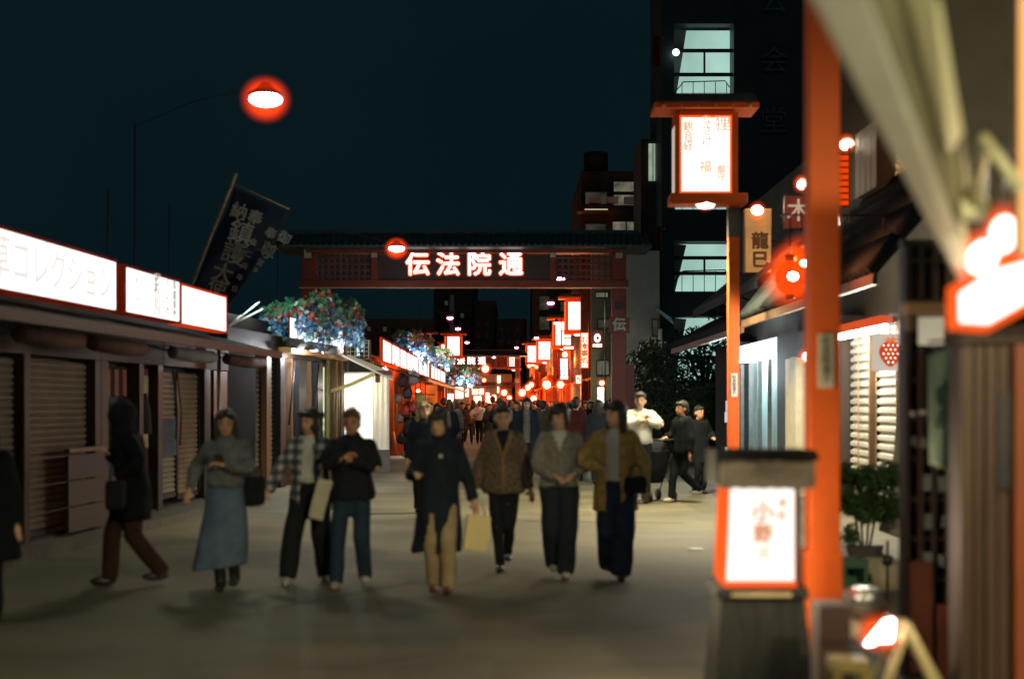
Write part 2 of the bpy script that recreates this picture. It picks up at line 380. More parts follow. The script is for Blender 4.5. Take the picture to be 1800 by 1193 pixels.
# ---------------------------------------------------------------- left row of closed shops
WL0 = Vector((-5.3, 14.7, 0)); RL = math.atan2(1, 0.06)
def sL(px, off=0.0): return ((5.3 - off + 0.882) / (0.06 + (900 - px) / 2500) - 14.7) / 0.9982
def zpy(py, D): return CH + (HY - py) / F * D
def shutter(parent, x0, x1, z0, z1, mat, y=0.1, pitch=0.075, label=None, name='shutter', dp=0.022):
    b = MB(); n = int((z1 - z0) / pitch); prof = []
    for i in range(n):
        z = z0 + (z1 - z0) * i / n; dz = (z1 - z0) / n
        prof += [(y, z), (y - dp, z + dz * 0.25), (y - dp, z + dz * 0.62), (y, z + dz * 0.88)]
    prof.append((y, z1))
    vs = [(x0, a, z) for a, z in prof] + [(x1, a, z) for a, z in prof]; m_ = len(prof)
    b._add(vs, [(i, i + m_, i + m_ + 1, i + 1) for i in range(m_ - 1)])
    o = b.build(name, mat, parent, kind='stuff', fix=False, label=label)
    b2 = MB()
    b2.box(x0 - 0.04, x0, y - 0.05, y + 0.05, z0, z1); b2.box(x1, x1 + 0.04, y - 0.05, y + 0.05, z0, z1); b2.box(x0, x1, y - 0.035, y + 0.02, z0 - 0.06, z0)
    b2.build('shutter_rail', BLACK, o)
    return o
DARKP = paint('purple_brown_paint', (0.035, 0.024, 0.026), 0.6, 0.35, 3)
EAVE = paint('eave_board', (0.055, 0.035, 0.03), 0.6, 0.4, 3, 0.2, stretch=(0.3, 1, 1))
AWN = paint('rolled_canvas', (0.17, 0.18, 0.19), 0.75, 0.25, 4, 0.3, 20)
AWNP = paint('rolled_canvas_pink', (0.10, 0.055, 0.05), 0.75, 0.3, 4, 0.3, 20)
def closed_shop(s0, s1, label, rolls, eave=2.15):
    o = WL0 + uL * s0; L = s1 - s0
    t = thing('closed_shop', label, 'shop', o, RL, 'shuttered shops along the left')
    MB().box(0, L - 0.01, 0.3, 4.5, 0, 3.15).build('wall', DARKP, t)
    MB().box(0, L - 0.01, -0.02, 0.29, eave, 2.64).build('header', EAVE, t, bevel=0.01)
    b = MB(); b.slab([(0, -0.9, 2.42), (L - 0.01, -0.9, 2.42), (L - 0.01, 0.0, 2.66), (0, 0.0, 2.66)], (0, 0, 1), 0.03)
    b.build('roof', TILE, t)
    MB().box(0, L - 0.01, -0.93, -0.9, 2.36, 2.47).build('eave_board', EAVE, t)
    n = int(L / 0.45)
    for i in range(n):
        x = (i + 0.5) * L / n; MB().bar((x, -0.88, 2.39), (x, -0.02, 2.62), 0.04, 0.05).build('rafter', WOODD, t)
    for (a, b_, mt) in rolls:
        MB().tube([(a, -0.62, 2.28), (a + 0.02, -0.62, 2.28), ((a + b_) / 2, -0.64, 2.265), (b_, -0.62, 2.28)], [0.04, 0.085, 0.095, 0.085], 12).build('rolled_awning', mt, t)
        for x in (a + 0.1, b_ - 0.1): MB().bar((x, -0.62, 2.28), (x, 0, 2.45), 0.025).build('awning_bracket', GREYM, t)
    return t
def post(t, x0, x1, mat=WOODD, z1=2.15, y0=-0.02, y1=0.3): MB().box(x0, x1, y0, y1, 0, z1).build('post', mat, t, bevel=0.006)
t1 = closed_shop(-6.0, sL(176), 'closed shop with brown roller shutters under the longest white sign', [(5.0, 6.6, AWNP), (7.0, 8.7, AWNP)])
o1 = 6.0
shutter(t1, 0.3, 3.2, 0.2, 2.1, SHUT_B); post(t1, 3.24, 3.5)
shutter(t1, 3.54, o1 + sL(40) - 0.04, 0.2, 2.1, SHUT_B); post(t1, o1 + sL(40), o1 + sL(50))
shutter(t1, o1 + sL(50) + 0.04, o1 + sL(165) - 0.04, 0.2, 2.1, SHUT_B); post(t1, o1 + sL(165), o1 + sL(176) - 0.02)
MB().box(0, o1 + sL(176) - 0.02, 0.0, 0.3, 0.0, 0.13).build('sill', CONC, t1)
# folded wooden bench leaning on the shutter
d = thing('folding_panel', 'low dark brown wooden panel leaning against the brown shutter', 'panel', WL0 + uL * (sL(97)), RL)
for i in range(3): MB().box(0.0, sL(164) - sL(97), -0.16 + 0.002 * i, -0.12, 0.14 + i * 0.30, 0.42 + i * 0.30).build('plank', DARKP if i == 2 else WOODD, d)
MB().box(0.0, sL(164) - sL(97), -0.17, -0.1, 1.05, 1.10).build('rail', WOODM, d)
t2 = closed_shop(sL(176), sL(285), 'closed shop with a striped curtain and a framed poster between the shutters', [(1.0, 2.9, AWN)])
b0 = sL(176)
post(t2, 0.0, sL(188) - b0); post(t2, sL(243) - b0, sL(250) - b0, WOODD); post(t2, sL(276) - b0, sL(285) - b0 - 0.02, BLACK)
# striped curtain, dark door, poster
x0, x1 = sL(190) - b0, sL(240) - b0
n = 7; w_ = (x1 - x0) / n
STR1 = paint('curtain_pink', (0.35, 0.15, 0.12), 0.9, 0.2); STR2 = paint('curtain_dark', (0.05, 0.03, 0.035), 0.9, 0.2)
cur = MB().box(x0, x1, 0.14, 0.16, 2.06, 2.1).build('curtain', STR2, t2)
for i in range(n): MB().slab([(x0 + i * w_, 0.13, 1.72), (x0 + (i + 0.9) * w_, 0.13, 1.70), (x0 + (i + 0.9) * w_, 0.13, 2.06), (x0 + i * w_, 0.13, 2.06)], (0, 1, 0), 0.012).build('curtain_strip', STR1 if i % 2 == 0 else STR2, cur)
MB().box(x0, x1, 0.2, 0.29, 0, 2.06).build('door', BLACK, t2)
PAPER = paint('old_paper', (0.42, 0.34, 0.22), 0.8, 0.3, 6)
INK = paint('ink', (0.06, 0.045, 0.04), 0.7, 0.3)
MB().box(x0 + 0.5, x0 + 0.95, 0.12, 0.19, 1.0, 1.62).build('poster', PAPER, t2)
x0, x1 = sL(252) - b0, sL(274) - b0
MB().box(x0 - 0.03, x1 + 0.03, 0.12, 0.29, 0.5, 2.1).build('poster_frame', RED_D, t2)
po = MB().box(x0 + 0.03, x1 - 0.03, 0.10, 0.12, 1.0, 2.0).build('poster', PAPER, t2)
b = MB(); b.tube([((x0 + x1) / 2, 0.085, 1.2), ((x0 + x1) / 2 + 0.03, 0.085, 1.5), ((x0 + x1) / 2, 0.085, 1.75)], [0.12, 0.09, 0.05], 8); b.build('poster_figure', INK, po)
MB().box(0.0, sL(285) - b0 - 0.02, 0.0, 0.3, 0.0, 0.13).build('sill', CONC, t2)
t3 = closed_shop(sL(285), sL(400), 'closed shop with pale curtain and grey brown shutter under the small blank sign', [(1.2, 3.4, AWNP)])
b0 = sL(285)
sh = shutter(t3, sL(290) - b0, sL(317) - b0, 0.3, 2.07, SHUT_G, label='paler shutter with a dark blue poster')
PBLUE = paint('poster_blue', (0.06, 0.08, 0.12), 0.7, 0.5, 14)
MB().box(sL(291) - b0, sL(316) - b0, 0.05, 0.07, 0.85, 1.4).build('poster', PBLUE, t3)
shutter(t3, sL(320) - b0, sL(356) - b0, 0.25, 2.07, SHUT_B); post(t3, sL(357.5) - b0, sL(368) - b0, BLACK)
MB().tube([(sL(374) - b0, -0.1, 0), (sL(374) - b0, -0.1, 2.5)], 0.03, 8).build('drain_pipe', GREYM, t3)
MB().box(sL(376) - b0, sL(400) - b0 - 0.02, 0.0, 0.29, 0, 2.14).build('side_panel', BLACK, t3)
MB().box(0.0, sL(375) - b0, 0.0, 0.29, 0.0, 0.13).build('sill', CONC, t3)
for k, (a, c) in enumerate([(0.35, 2.0), (0.55, 1.9)]):
    MB().tube([(a, -0.05, 2.1), (a + 0.12, -0.08, 1.5), (a - 0.02, -0.1, c - 0.9)], 0.014, 6).build('rope', WOODD, t3)

def left_sign(s0, s1, z0, z1, label, edge=EDGE, off=-0.55, origin=WL0, u=uL, rz=RL, ndiv=1, panel=LITW, thick=0.25, ew=0.022, frame=True):
    o = origin + u * s0; L = s1 - s0
    t = thing('lit_sign', label, 'sign', o, rz, 'white lit signs over the left shops')
    yf = off
    MB().box(0, L, yf + 0.03, yf + thick, z0 - 0.01, z1 + 0.01).build('case', DARKP, t)
    for (a, b_, c, d_) in ((0, L, z0 - ew, z0), (0, L, z1, z1 + ew), (-ew, 0, z0 - ew, z1 + ew), (L, L + ew, z0 - ew, z1 + ew)):
        MB().box(a, b_, yf - 0.012, yf + thick * 0.7, c, d_).build('frame', edge, t)  # red fringe of the lit panel, added as glowing strips
    for i in range(ndiv):
        a = L * i / ndiv; b_ = L * (i + 1) / ndiv; gp = 0.018 if ndiv > 1 else 0
        MB().box(a + gp, b_ - gp, yf, yf + 0.028, z0 + 0.01, z1 - 0.01).build('panel', panel, t)
    return t, L
GREYT = emit('faint_grey_print', (0.86, 0.82, 0.78), 1.0)
GREYT2 = emit('faint_brown_print', (0.62, 0.55, 0.50), 0.85)
s, L = left_sign(sL(0, 0.55) - 3.0, sL(205, .55), 2.70, 3.27, 'long white lit sign with faint grey writing at the left edge', EDGED)
# letters run to the far end of the sign; seen part ends in コレクション
text('浅草コレクション', 0.47, GREYT, s, (L - 2.05, -0.565, 2.97), bold=0.006, xs=1.02)
for i in range(2): MB().box(L * (i + 1) / 3 - 0.012, L * (i + 1) / 3 + 0.012, -0.556, -0.55, 2.71, 3.26).build('panel_seam', GREYT, s)
s, L = left_sign(sL(222, .55), sL(316, .55), 2.71, 3.25, 'white lit sign with columns of small print, second of the three left signs', EDGED)
text('DRESS\nCRAFT', 0.13, GREYT, s, (0.42, -0.565, 3.0), line=1.6)
text('彩川', 0.30, GREYT2, s, (1.18, -0.565, 2.98), vertical=True, bold=0.003, line=0.9, xs=0.9)
text('きもの', 0.17, GREYT2, s, (1.62, -0.565, 2.98), vertical=True, line=1.0)
text('呉服専門', 0.13, GREYT2, s, (1.93, -0.565, 2.98), vertical=True, bold=0.004, line=1.0)
s, L = left_sign(sL(320, .55), sL(398, .55), 2.70, 3.22, 'small blank white sign with a red rim, last before the flower garland')
# soft light of the signs on the pavement
for q, pw in ((-0.5, 10), (2.0, 9), (4.6, 10), (6.6, 10)):
    p = WL0 + uL * q + Vector((0.75, 0, 0)); point('sign_light', (p.x, p.y, 2.9), pw * 0.2, (1, 0.86, 0.72), 0.15)

# thin poles and the festival banner
for px, y0, D, lab in ((190, 330, 20, 'thin bare pole rising behind the long white sign'), (298, 360, 24, 'faint thin pole left of the banner pole')):
    p = at(px, y0, D); t = thing('thin_pole', lab, 'pole', (p.x, p.y, 0)); MB().tube([(0, 0, 0), (0, 0, p.z)], 0.014, 6).build('shaft', WOODD, t)
BAMB = paint('bamboo', (0.36, 0.27, 0.16), 0.5, 0.4, 6, 0.1)
Db = 22.5
a = at(415, 305, Db); b_ = at(338, 497, Db); dirp = (a - b_).normalized(); base = b_ - dirp * 0.35
t = thing('festival_banner', 'dark navy festival banner with white brush writing on a leaning bamboo pole', 'banner', (base.x, base.y, base.z))
B0 = base.copy()
pts = [base + (a - base) * k / 9 - B0 for k in range(10)]
MB().tube(pts, [0.022 + 0.010 * k / 9 for k in range(10)], 8).build('pole', BAMB, t)
for k in range(1, 9): MB().tube([pts[k] - dirp * 0.012, pts[k] + dirp * 0.012], 0.037 - 0.001 * (9 - k), 8).build('pole_joint', WOODM, t)
h0, h1 = at(388, 312, Db) - B0, at(509, 368, Db) - B0
MB().tube([h0, h1], 0.011, 6).build('crossbar', WOODL, t)
NAVY = paint('navy_cloth', (0.022, 0.034, 0.055), 0.85, 0.25, 5, 0.3, 12)
ux = (h1 - h0).normalized(); vz = -dirp; W, Hh = 0.94, 1.72
c0 = at(411, 330, Db) - B0
def bpnt(u, v):  # u across 0..1, v down 0..1 ; lower right corner blown in
    pinch = 1 - 0.42 * v ** 1.2
    p = c0 + ux * (u * W * pinch) + vz * (v * Hh)
    p.y += 0.10 * math.sin(u * 7 + v * 5) * (0.2 + v) + 0.03
    p += Vector((0.02 * math.sin(v * 9), 0, -0.20 * u * v))
    return p
b = MB(); nu, nv = 14, 22
vs = [bpnt(i / nu, j / nv) for j in range(nv + 1) for i in range(nu + 1)]
b._add(vs, [(j * (nu + 1) + i, (j + 1) * (nu + 1) + i, (j + 1) * (nu + 1) + i + 1, j * (nu + 1) + i + 1) for j in range(nv) for i in range(nu)], True)
cl = b.build('cloth', NAVY, t, fix=False); sm = cl.modifiers.new('s', 'SOLIDIFY'); sm.thickness = 0.006; sm.offset = 0
BPRINT = paint('banner_print', (0.34, 0.38, 0.34), 0.8, 0.2)
BPRINT2 = paint('banner_print_dull', (0.20, 0.21, 0.16), 0.8, 0.3)
tilt = math.atan2(-(h1 - h0).z, (h1 - h0).x)
def bchar(ch, px, py, size, mat=BPRINT, bold=0.01, rot=0.0):
    p = at(px, py, Db - 0.16) - B0
    text(ch, size, mat, t, p, (R(90), tilt * 0.72 + rot, 0), bold=bold, name='brush_character')
S1 = Db / F
for ch, px, py, h in (('納', 420, 373, 27), ('奉', 448, 384, 24), ('鎮', 423, 411, 39), ('護', 410, 447, 38), ('大', 391, 482, 34), ('使', 381, 508, 30)):
    bchar(ch, px, py, h * S1 * 1.12, BPRINT if py < 430 else BPRINT2, 0.005)
for ch, px, py, h in (('奉', 475, 411, 19), ('御', 499, 419, 21), ('尊', 470, 442, 28), ('会', 445, 426, 12), ('仁', 436, 447, 12), ('一', 455, 440, 9), ('同', 429, 468, 10), ('宮', 457, 462, 12), ('年', 421, 488, 11), ('吉', 449, 474, 8), ('日', 412, 508, 10)):
    bchar(ch, px, py, h * S1 * 1.1, BPRINT if py < 430 else BPRINT2, 0.002, 0.25 if px > 455 else 0)

# ---------------------------------------------------------------- middle left block (D 24..33)
uM = Vector((0.09, 1, 0)).normalized(); RM = math.atan2(1, 0.09); WM0 = Vector((-4.78, 23.8, 0))
def sM(px): return (6.922 / (0.09 + (900 - px) / 2500) - 23.8) / 0.996
t = thing('shop_block', 'dark shop block with narrow roller shutters beneath the flower garland', 'shop', WM0, RM)
Lm = sM(604)
MB().box(0, Lm, 0.3, 5, 0, 3.2).build('wall', DARKP, t)
MB().box(0, Lm, -0.02, 0.29, 2.5, 2.9).build('header', EAVE, t)
MB().box(0, sM(447), -0.02, 0.29, 0, 2.49).build('side_panel', paint('very_dark_board', (0.012, 0.013, 0.014), 0.85, 0.3), t)
def mp_(a, b2, mat): MB().box(sM(a), sM(b2), -0.06, 0.29, 0, 2.49).build('post', mat, t)
shutter(t, sM(449) + .04, sM(463), 0.45, 2.45, SHUT_G, pitch=0.09)
mp_(463.5, 471, WOODM)
shutter(t, sM(471.5), sM(487) - .04, 0.45, 2.45, SHUT_G, pitch=0.09)
mp_(488, 497, BLACK)
shutter(t, sM(498), sM(507), 0.3, 2.45, SHUT_W, pitch=0.09); mp_(507.5, 509.5, WOODM); shutter(t, sM(510), sM(520), 0.3, 2.45, SHUT_W, pitch=0.09)
mp_(521, 534, BLACK); shutter(t, sM(535), sM(541), 0.3, 2.45, SHUT_W, pitch=0.09); mp_(541.4, 542.8, WOODM); shutter(t, sM(543), sM(553), 0.3, 2.45, SHUT_W, pitch=0.09)
mp_(554, 563, BLACK)
YG = paint('yellow_green_pipe', (0.22, 0.21, 0.08), 0.5, 0.2)
MB().box(sM(563.5), sM(567), -0.04, 0.02, 0.2, 2.4).build('lit_strip', emit('strip_tube', (0.85, 1, 0.62), 0.9), t)
for i, px in enumerate((569, 573, 577, 581, 586, 590, 594)):
    x = sM(px); MB().tube([(x, -0.1 - 0.02 * (i % 2), 0.1), (x, -0.1 - 0.02 * (i % 2), 2.6)], 0.05, 8).build('curtain_fold', [YG, WOODM, YG, WOODL, WOODM, SHUT_G, WOODM][i], t)
for a, b2 in ((452, 478), (492, 519), (527, 552)):
    MB().tube([(sM(a), -0.55, 2.72), (sM(b2), -0.55, 2.72)], [0.09, 0.1], 10).build('rolled_awning', AWN, t)
for a in (506, 549): MB().tube([(sM(a), -0.14, 2.45), (sM(a) - 0.2, -0.14, 1.9), (sM(a) - .45, -0.14, 1.2)], 0.02, 6).build('rope', BLACK, t)
# sign on that block
WS0 = Vector((-4.24, 27.1, 0)); uS = Vector((0.085, 1, 0)).normalized(); RS = math.atan2(1, 0.085)
s, L = left_sign(0, 5.1, 2.72, 3.26, 'white lit sign with a timber rim half hidden by the hanging flowers', EDGED, off=0.0, origin=WS0, u=uS, rz=RS, ndiv=4, panel=LITW, thick=0.03)
MB().box(-0.1, L + 0.1, -0.06, 0.24, 2.58, 2.68).build('ledge', paint('lit_timber', (0.55, 0.28, 0.10), 0.5, 0.2, 5, 0.2), s)
MB().box(L + 0.04, L + 0.12, -0.06, 0.24, 2.68, 3.32).build('end_board', RED_D, s)
point('sign_light', (-3.5, 30, 2.75), 14, (1, 0.88, 0.75), 0.1)

# air conditioner behind the sign
p = at(628, 607, 34.5)
t = thing('air_conditioner', 'grey air conditioner with a wire grille above the stall roof', 'air conditioner', (p.x, p.y, p.z - 0.3))
MB().box(-0.30, 0.30, 0.0, 0.3, 0.0, 0.42).build('case', CONC, t)
fr = MB().box(-0.30, 0.30, -0.02, 0.0, 0.4, 0.43).build('grille_frame', GREYM, t)
for i in range(6): MB().box(-0.28 + i * 0.11, -0.265 + i * 0.11, -0.03, -0.015, 0.0, 0.40).build('grille_bar', WHITEP, t)
for i in range(4): MB().box(-0.29, 0.29, -0.03, -0.016, 0.05 + i * 0.1, 0.06 + i * 0.1).build('grille_bar', WHITEP, t)
MB().bar((-0.25, 0.15, 0), (-0.25, 0.15, -1.2), 0.04).build('bracket', GREYM, t)
# the roof it stands on
t = thing('kiosk_wall', 'dark wall with a flat roof behind the lit stall', 'wall', (-5.6, 36.6, 0))
MB().box(0, 1.95, 0, 3, 0, 2.75).build('wall', DARKP, t)

# ---------------------------------------------------------------- tented stall
SD = 33.0
def sx(px, D=SD): return (px - CX) / F * D
CLEAR = paint('clear_sheet', (0.42, 0.42, 0.36), 0.3, 0.25, 3, 0.4, 8, stretch=(3, 3, 0.4))
t = thing('tented_stall', 'lit market stall closed in by plastic sheets under a sloping awning', 'stall', (sx(600), SD, 0))
X0 = sx(600)
def zz(py): return zpy(py, SD)
MB().box(0.0, sx(655) - X0, 0.0, 0.03, zz(775), zz(657)).build('lit_screen', emit('lit_sheet', (1, 0.95, 0.84), 1.5, 0.12, 1.2), t)
text('本日終了', 0.14, emit('lit_sheet_print', (1, 0.86, 0.68), 1.0), t, ((sx(655) - X0) / 2, -0.006, zz(712)), bold=0.003)
text('またどうぞ', 0.10, MATS['lit_sheet_print'], t, ((sx(655) - X0) / 2, -0.006, zz(722) - 0.08))
def folds(x0, x1, z0, z1, y, n, amp):
    b = MB(); vs = []
    m = 24
    for i in range(m + 1):
        x = x0 + (x1 - x0) * i / m; yy = y + amp * math.sin(i / m * n * 2 * math.pi)
        vs += [(x, yy * 1.0, z0), (x + 0.0, yy * 0.4 + y * 0.6, z1)]
    b._add(vs, [(2 * i, 2 * i + 2, 2 * i + 3, 2 * i + 1) for i in range(m)], True); return b
LITSHEET = paint('translucent_sheet', (0.75, 0.70, 0.58), 0.5, 0.15, 2)
_t = LITSHEET.node_tree; _p = _t.nodes['Principled BSDF']; _p.inputs['Emission Color'].default_value = (1, 0.9, 0.7, 1); _p.inputs['Emission Strength'].default_value = 0.22
folds(sx(656) - X0, sx(684) - X0, zz(790), zz(660), -0.06, 3.2, 0.05).build('sheet', LITSHEET, t, fix=False)
folds(sx(584) - X0, sx(600) - X0, zz(800), zz(640), -0.04, 2.2, 0.05).build('sheet', CLEAR, t, fix=False)
MB().box(-0.1, sx(684) - X0, 0.0, 0.04, zz(776), zz(773)).build('rail', WHITEP, t)
MB().box(-0.1, sx(684) - X0, 0.0, 0.04, zz(657), zz(654)).build('rail', WHITEP, t)
for px in (600, 654, 683): MB().bar((sx(px) - X0, 0.05, 0), (sx(px) - X0, 0.05, zz(655)), 0.03).build('leg', GREYM, t)
MB().box(0.0, sx(683) - X0, 0.06, 0.35, 0, zz(777)).build('counter', PLASTER, t)
b = MB(); q = [at(590, 621, 31) - Vector((X0, SD, 0)), at(690, 668, 31.0) - Vector((X0, SD, 0)), at(690, 656, 35.5) - Vector((X0, SD, 0)), at(600, 617, 35.5) - Vector((X0, SD, 0))]
b.slab(q, (0, 0, 1), 0.02); b.build('awning', paint('awning_sheet', (0.30, 0.30, 0.26), 0.5, 0.25, 2, 0.2), t)
b = MB(); b.bar(at(594, 621, 30.9) - Vector((X0, SD, 0)), at(691, 668, 30.9) - Vector((X0, SD, 0)), 0.035); b.build('awning_rail', WHITEP, t)
b = MB(); b.bar(at(566, 693, 31.3) - Vector((X0, SD, 0)), at(618, 675, 31.1) - Vector((X0, SD, 0)), 0.07); b.bar(at(618, 675, 31.1) - Vector((X0, SD, 0)), at(662, 655, 31) - Vector((X0, SD, 0)), 0.075); b.build('folding_arm', paint('arm_yellow', (0.55, 0.45, 0.14), 0.5, 0.2), t)
b = MB(); b.cbox(at(675, 655, 31) - Vector((X0, SD, 0)), (0.38, 0.1, 0.1)); b.cbox(at(664, 664, 31) - Vector((X0, SD, 0)), (0.1, 0.1, 0.2)); b.build('arm_joint', RED_D, t)
point('stall_light', (sx(640) - X0, -0.6, 1.9), 20, (1, 0.9, 0.7), 0.2, t)
point('stall_light', (sx(560) - X0, -2.2, 1.3), 8, (1, 0.95, 0.65), 0.2, t)

# 30 sign
p = at(645, 638, 37)
t = thing('speed_sign', 'round white speed limit sign with a red rim reading 30', 'road sign', (p.x, p.y, 0))
MB().tube([(0, 0.03, 0), (0, 0.03, p.z + 0.2)], 0.03, 8).build('pole', GREYM, t)
MB().tube([(0, 0.0, p.z), (0, -0.012, p.z)], 0.17, 28).build('disc', paint('sign_red', (0.55, 0.03, 0.02), 0.4, 0.1), t)
MB().tube([(0, -0.012, p.z), (0, -0.018, p.z)], 0.118, 28).build('disc_face', WHITEP, t)
text('30', 0.17, paint('sign_blue', (0.05, 0.08, 0.2), 0.4, 0.1), t, (0, -0.024, p.z), bold=0.004)
# traffic cone
t = thing('traffic_cone', 'orange traffic cone in a white base beside the lit stall', 'traffic cone', (sx(691, 41), 41, 0))
MB().loft([(0.05, 0, 0, 0.17, 0.17), (0.80, 0, 0, 0.04, 0.04)], 16).build('cone', paint('cone_orange', (0.75, 0.10, 0.02), 0.45, 0.1), t)
MB().loft([(0, 0, 0, 0.34, 0.3), (0.06, 0, 0, 0.31, 0.27), (0.10, 0, 0, 0.2, 0.2)], 10).build('base', WHITEP, t)

# ---------------------------------------------------------------- artificial flower garlands
LEAF = paint('plastic_leaf', (0.06, 0.24, 0.12), 0.5, 0.3); LEAFD = paint('plastic_leaf_teal', (0.05, 0.22, 0.14), 0.5, 0.3)
FR = paint('flower_red', (0.60, 0.06, 0.02), 0.5, 0.2); FB = paint('flower_blue', (0.08, 0.25, 0.52), 0.5, 0.2); FW = paint('flower_white', (0.72, 0.68, 0.60), 0.5, 0.1); FP = paint('flower_pale_blue', (0.35, 0.55, 0.65), 0.5, 0.2)
def petals(mb, c, r, rnd):
    c = Vector(c); ax = Vector((rnd.uniform(-1, 1), rnd.uniform(-1.4, 0.2), rnd.uniform(-0.6, 1))).normalized()
    a = ax.orthogonal().normalized(); b2 = ax.cross(a)
    for k in range(5):
        th = k * 2 * math.pi / 5 + rnd.random(); d_ = a * math.cos(th) + b2 * math.sin(th); s_ = ax.cross(d_)
        mb._add([c, c + d_ * r * 0.6 + s_ * r * 0.35 + ax * r * 0.2, c + d_ * r + ax * r * 0.3, c + d_ * r * 0.6 - s_ * r * 0.35 + ax * r * 0.2], [(0, 1, 2, 3)])
def garland(cpx, cpy, D, hw, hh, hd, n, label, seed, fs=0.05, slope=0.0, stem=None):
    rnd = random.Random(seed); c = at(cpx, cpy, D)
    t = thing('flower_garland', label, 'flower garland', (c.x, c.y, c.z), 0, 'artificial flower garlands on the left')
    mbs = {k: MB() for k in ('leaf_sprays', 'red_flowers', 'blue_flowers', 'white_flowers', 'pale_blue_flowers')}
    for i in range(n):
        th = rnd.uniform(0, math.pi * 2); rr = rnd.random() ** 0.5
        x = rr * math.cos(th) * hw; y = rr * math.sin(th) * hd
        top = hh * math.sqrt(max(0, 1 - rr * rr)) * 0.9
        lump = 0.5 * hh * noise.noise(Vector((x * 2.2, y * 2.2, seed)))
        h = rnd.random() ** 0.8; z = top * (0.62 + 0.38 * (x / hw)) - h * hh * (1.25 + 0.55 * noise.noise(Vector((x * 6, y * 3, seed + 4)))) + lump + slope * x
        if h > 0.7 and noise.noise(Vector((x * 5, y * 5, seed + 9))) < 0.06: continue
        r = fs * rnd.uniform(0.7, 1.35); u = rnd.random()
        if h < 0.2: k = 'leaf_sprays' if u < 0.7 else ('red_flowers' if u < 0.93 else 'white_flowers')
        elif h < 0.38: k = 'red_flowers' if u < 0.32 else ('leaf_sprays' if u < 0.45 else ('white_flowers' if u < 0.7 else 'blue_flowers'))
        else: k = 'blue_flowers' if u < 0.58 else ('pale_blue_flowers' if u < 0.72 else ('white_flowers' if u < 0.86 else ('red_flowers' if u < 0.92 else 'leaf_sprays')))
        petals(mbs[k], (x, y, z), r * (1.3 if k == 'leaf_sprays' else 1), rnd)
        if h > 0.8 and u < 0.3:
            for q in range(4): petals(mbs['pale_blue_flowers'], (x, y, z - 0.06 * q), r * 0.7, rnd)
    for k, mt in (('leaf_sprays', LEAF), ('red_flowers', FR), ('blue_flowers', FB), ('white_flowers', FW), ('pale_blue_flowers', FP)):
        mbs[k].build(k, mt, t, kind='stuff', fix=False)
    b = MB()
    if stem:
        for (p0, p1) in stem: b.tube([p0, p1], 0.018, 6)
    b.tube([(-hw * 0.9, 0, slope * -hw), (0, 0, hh * 0.5), (hw * 0.9, 0, slope * hw)], 0.02, 6)
    b.build('arched_frame', WHITEP, t)
    return t, c
cg = at(548, 552, 28.6)
st = [(at(402, 572, 24.4) - cg, at(456, 530, 26.5) - cg), (at(402, 572, 24.4) - cg, at(462, 542, 26.5) - cg), (at(408, 566, 24.6) - cg, at(424, 553, 25.2) - cg)]
garland(548, 553, 28.6, 1.06, 0.54, 1.3, 7000, 'large garland of blue, red and white artificial flowers beside the banner', 3, 0.048, -0.02, st)
point('garland_light', (cg.x + 0.1, cg.y - 0.9, cg.z - 0.85), 130, (0.95, 0.97, 1), 0.1)  # fill lights added to brighten the flowers, no lamp is built here
point('garland_light', (cg.x - 0.7, cg.y - 2.4, cg.z + 0.35), 70, (0.75, 1, 0.9), 0.1)
b_ = at(483, 592, 28)
t = thing('flower_bunch', 'small bright blue flower ball below the large garland', 'flowers', b_)
mb = MB(); rnd = random.Random(5)
for i in range(260):
    v = Vector((rnd.gauss(0, 1), rnd.gauss(0, 1), rnd.gauss(0, 1))).normalized() * 0.13 * rnd.random() ** 0.3; petals(mb, v, 0.03, rnd)
mb.build('petals', FB, t, kind='stuff', fix=False)
MB().tube([(0, 0, 0), (0.05, 0, 0.5)], 0.008, 5).build('wire', BLACK, t)
garland(728, 598, 52, 0.72, 0.55, 1.6, 1300, 'green topped flower garland over the first panels of the far sign strip', 11, 0.075, -0.35)
garland(766, 622, 64, 0.85, 0.50, 2.0, 1300, 'flower garland midway along the far sign strip', 12, 0.085, -0.3)
garland(813, 655, 86, 1.15, 0.62, 2.0, 1500, 'pale blue flower garland below the second gate', 13, 0.10, -0.05)
point('garland_light', (-3.4, 50.5, 3.2), 80, (0.95, 0.97, 1), 0.1); point('garland_light', (-2.9, 62.5, 3.0), 80, (0.95, 0.97, 1), 0.1); point('garland_light', (-2.9, 84, 2.7), 160, (0.95, 0.97, 1), 0.1)  # added fill light on the far garlands as well

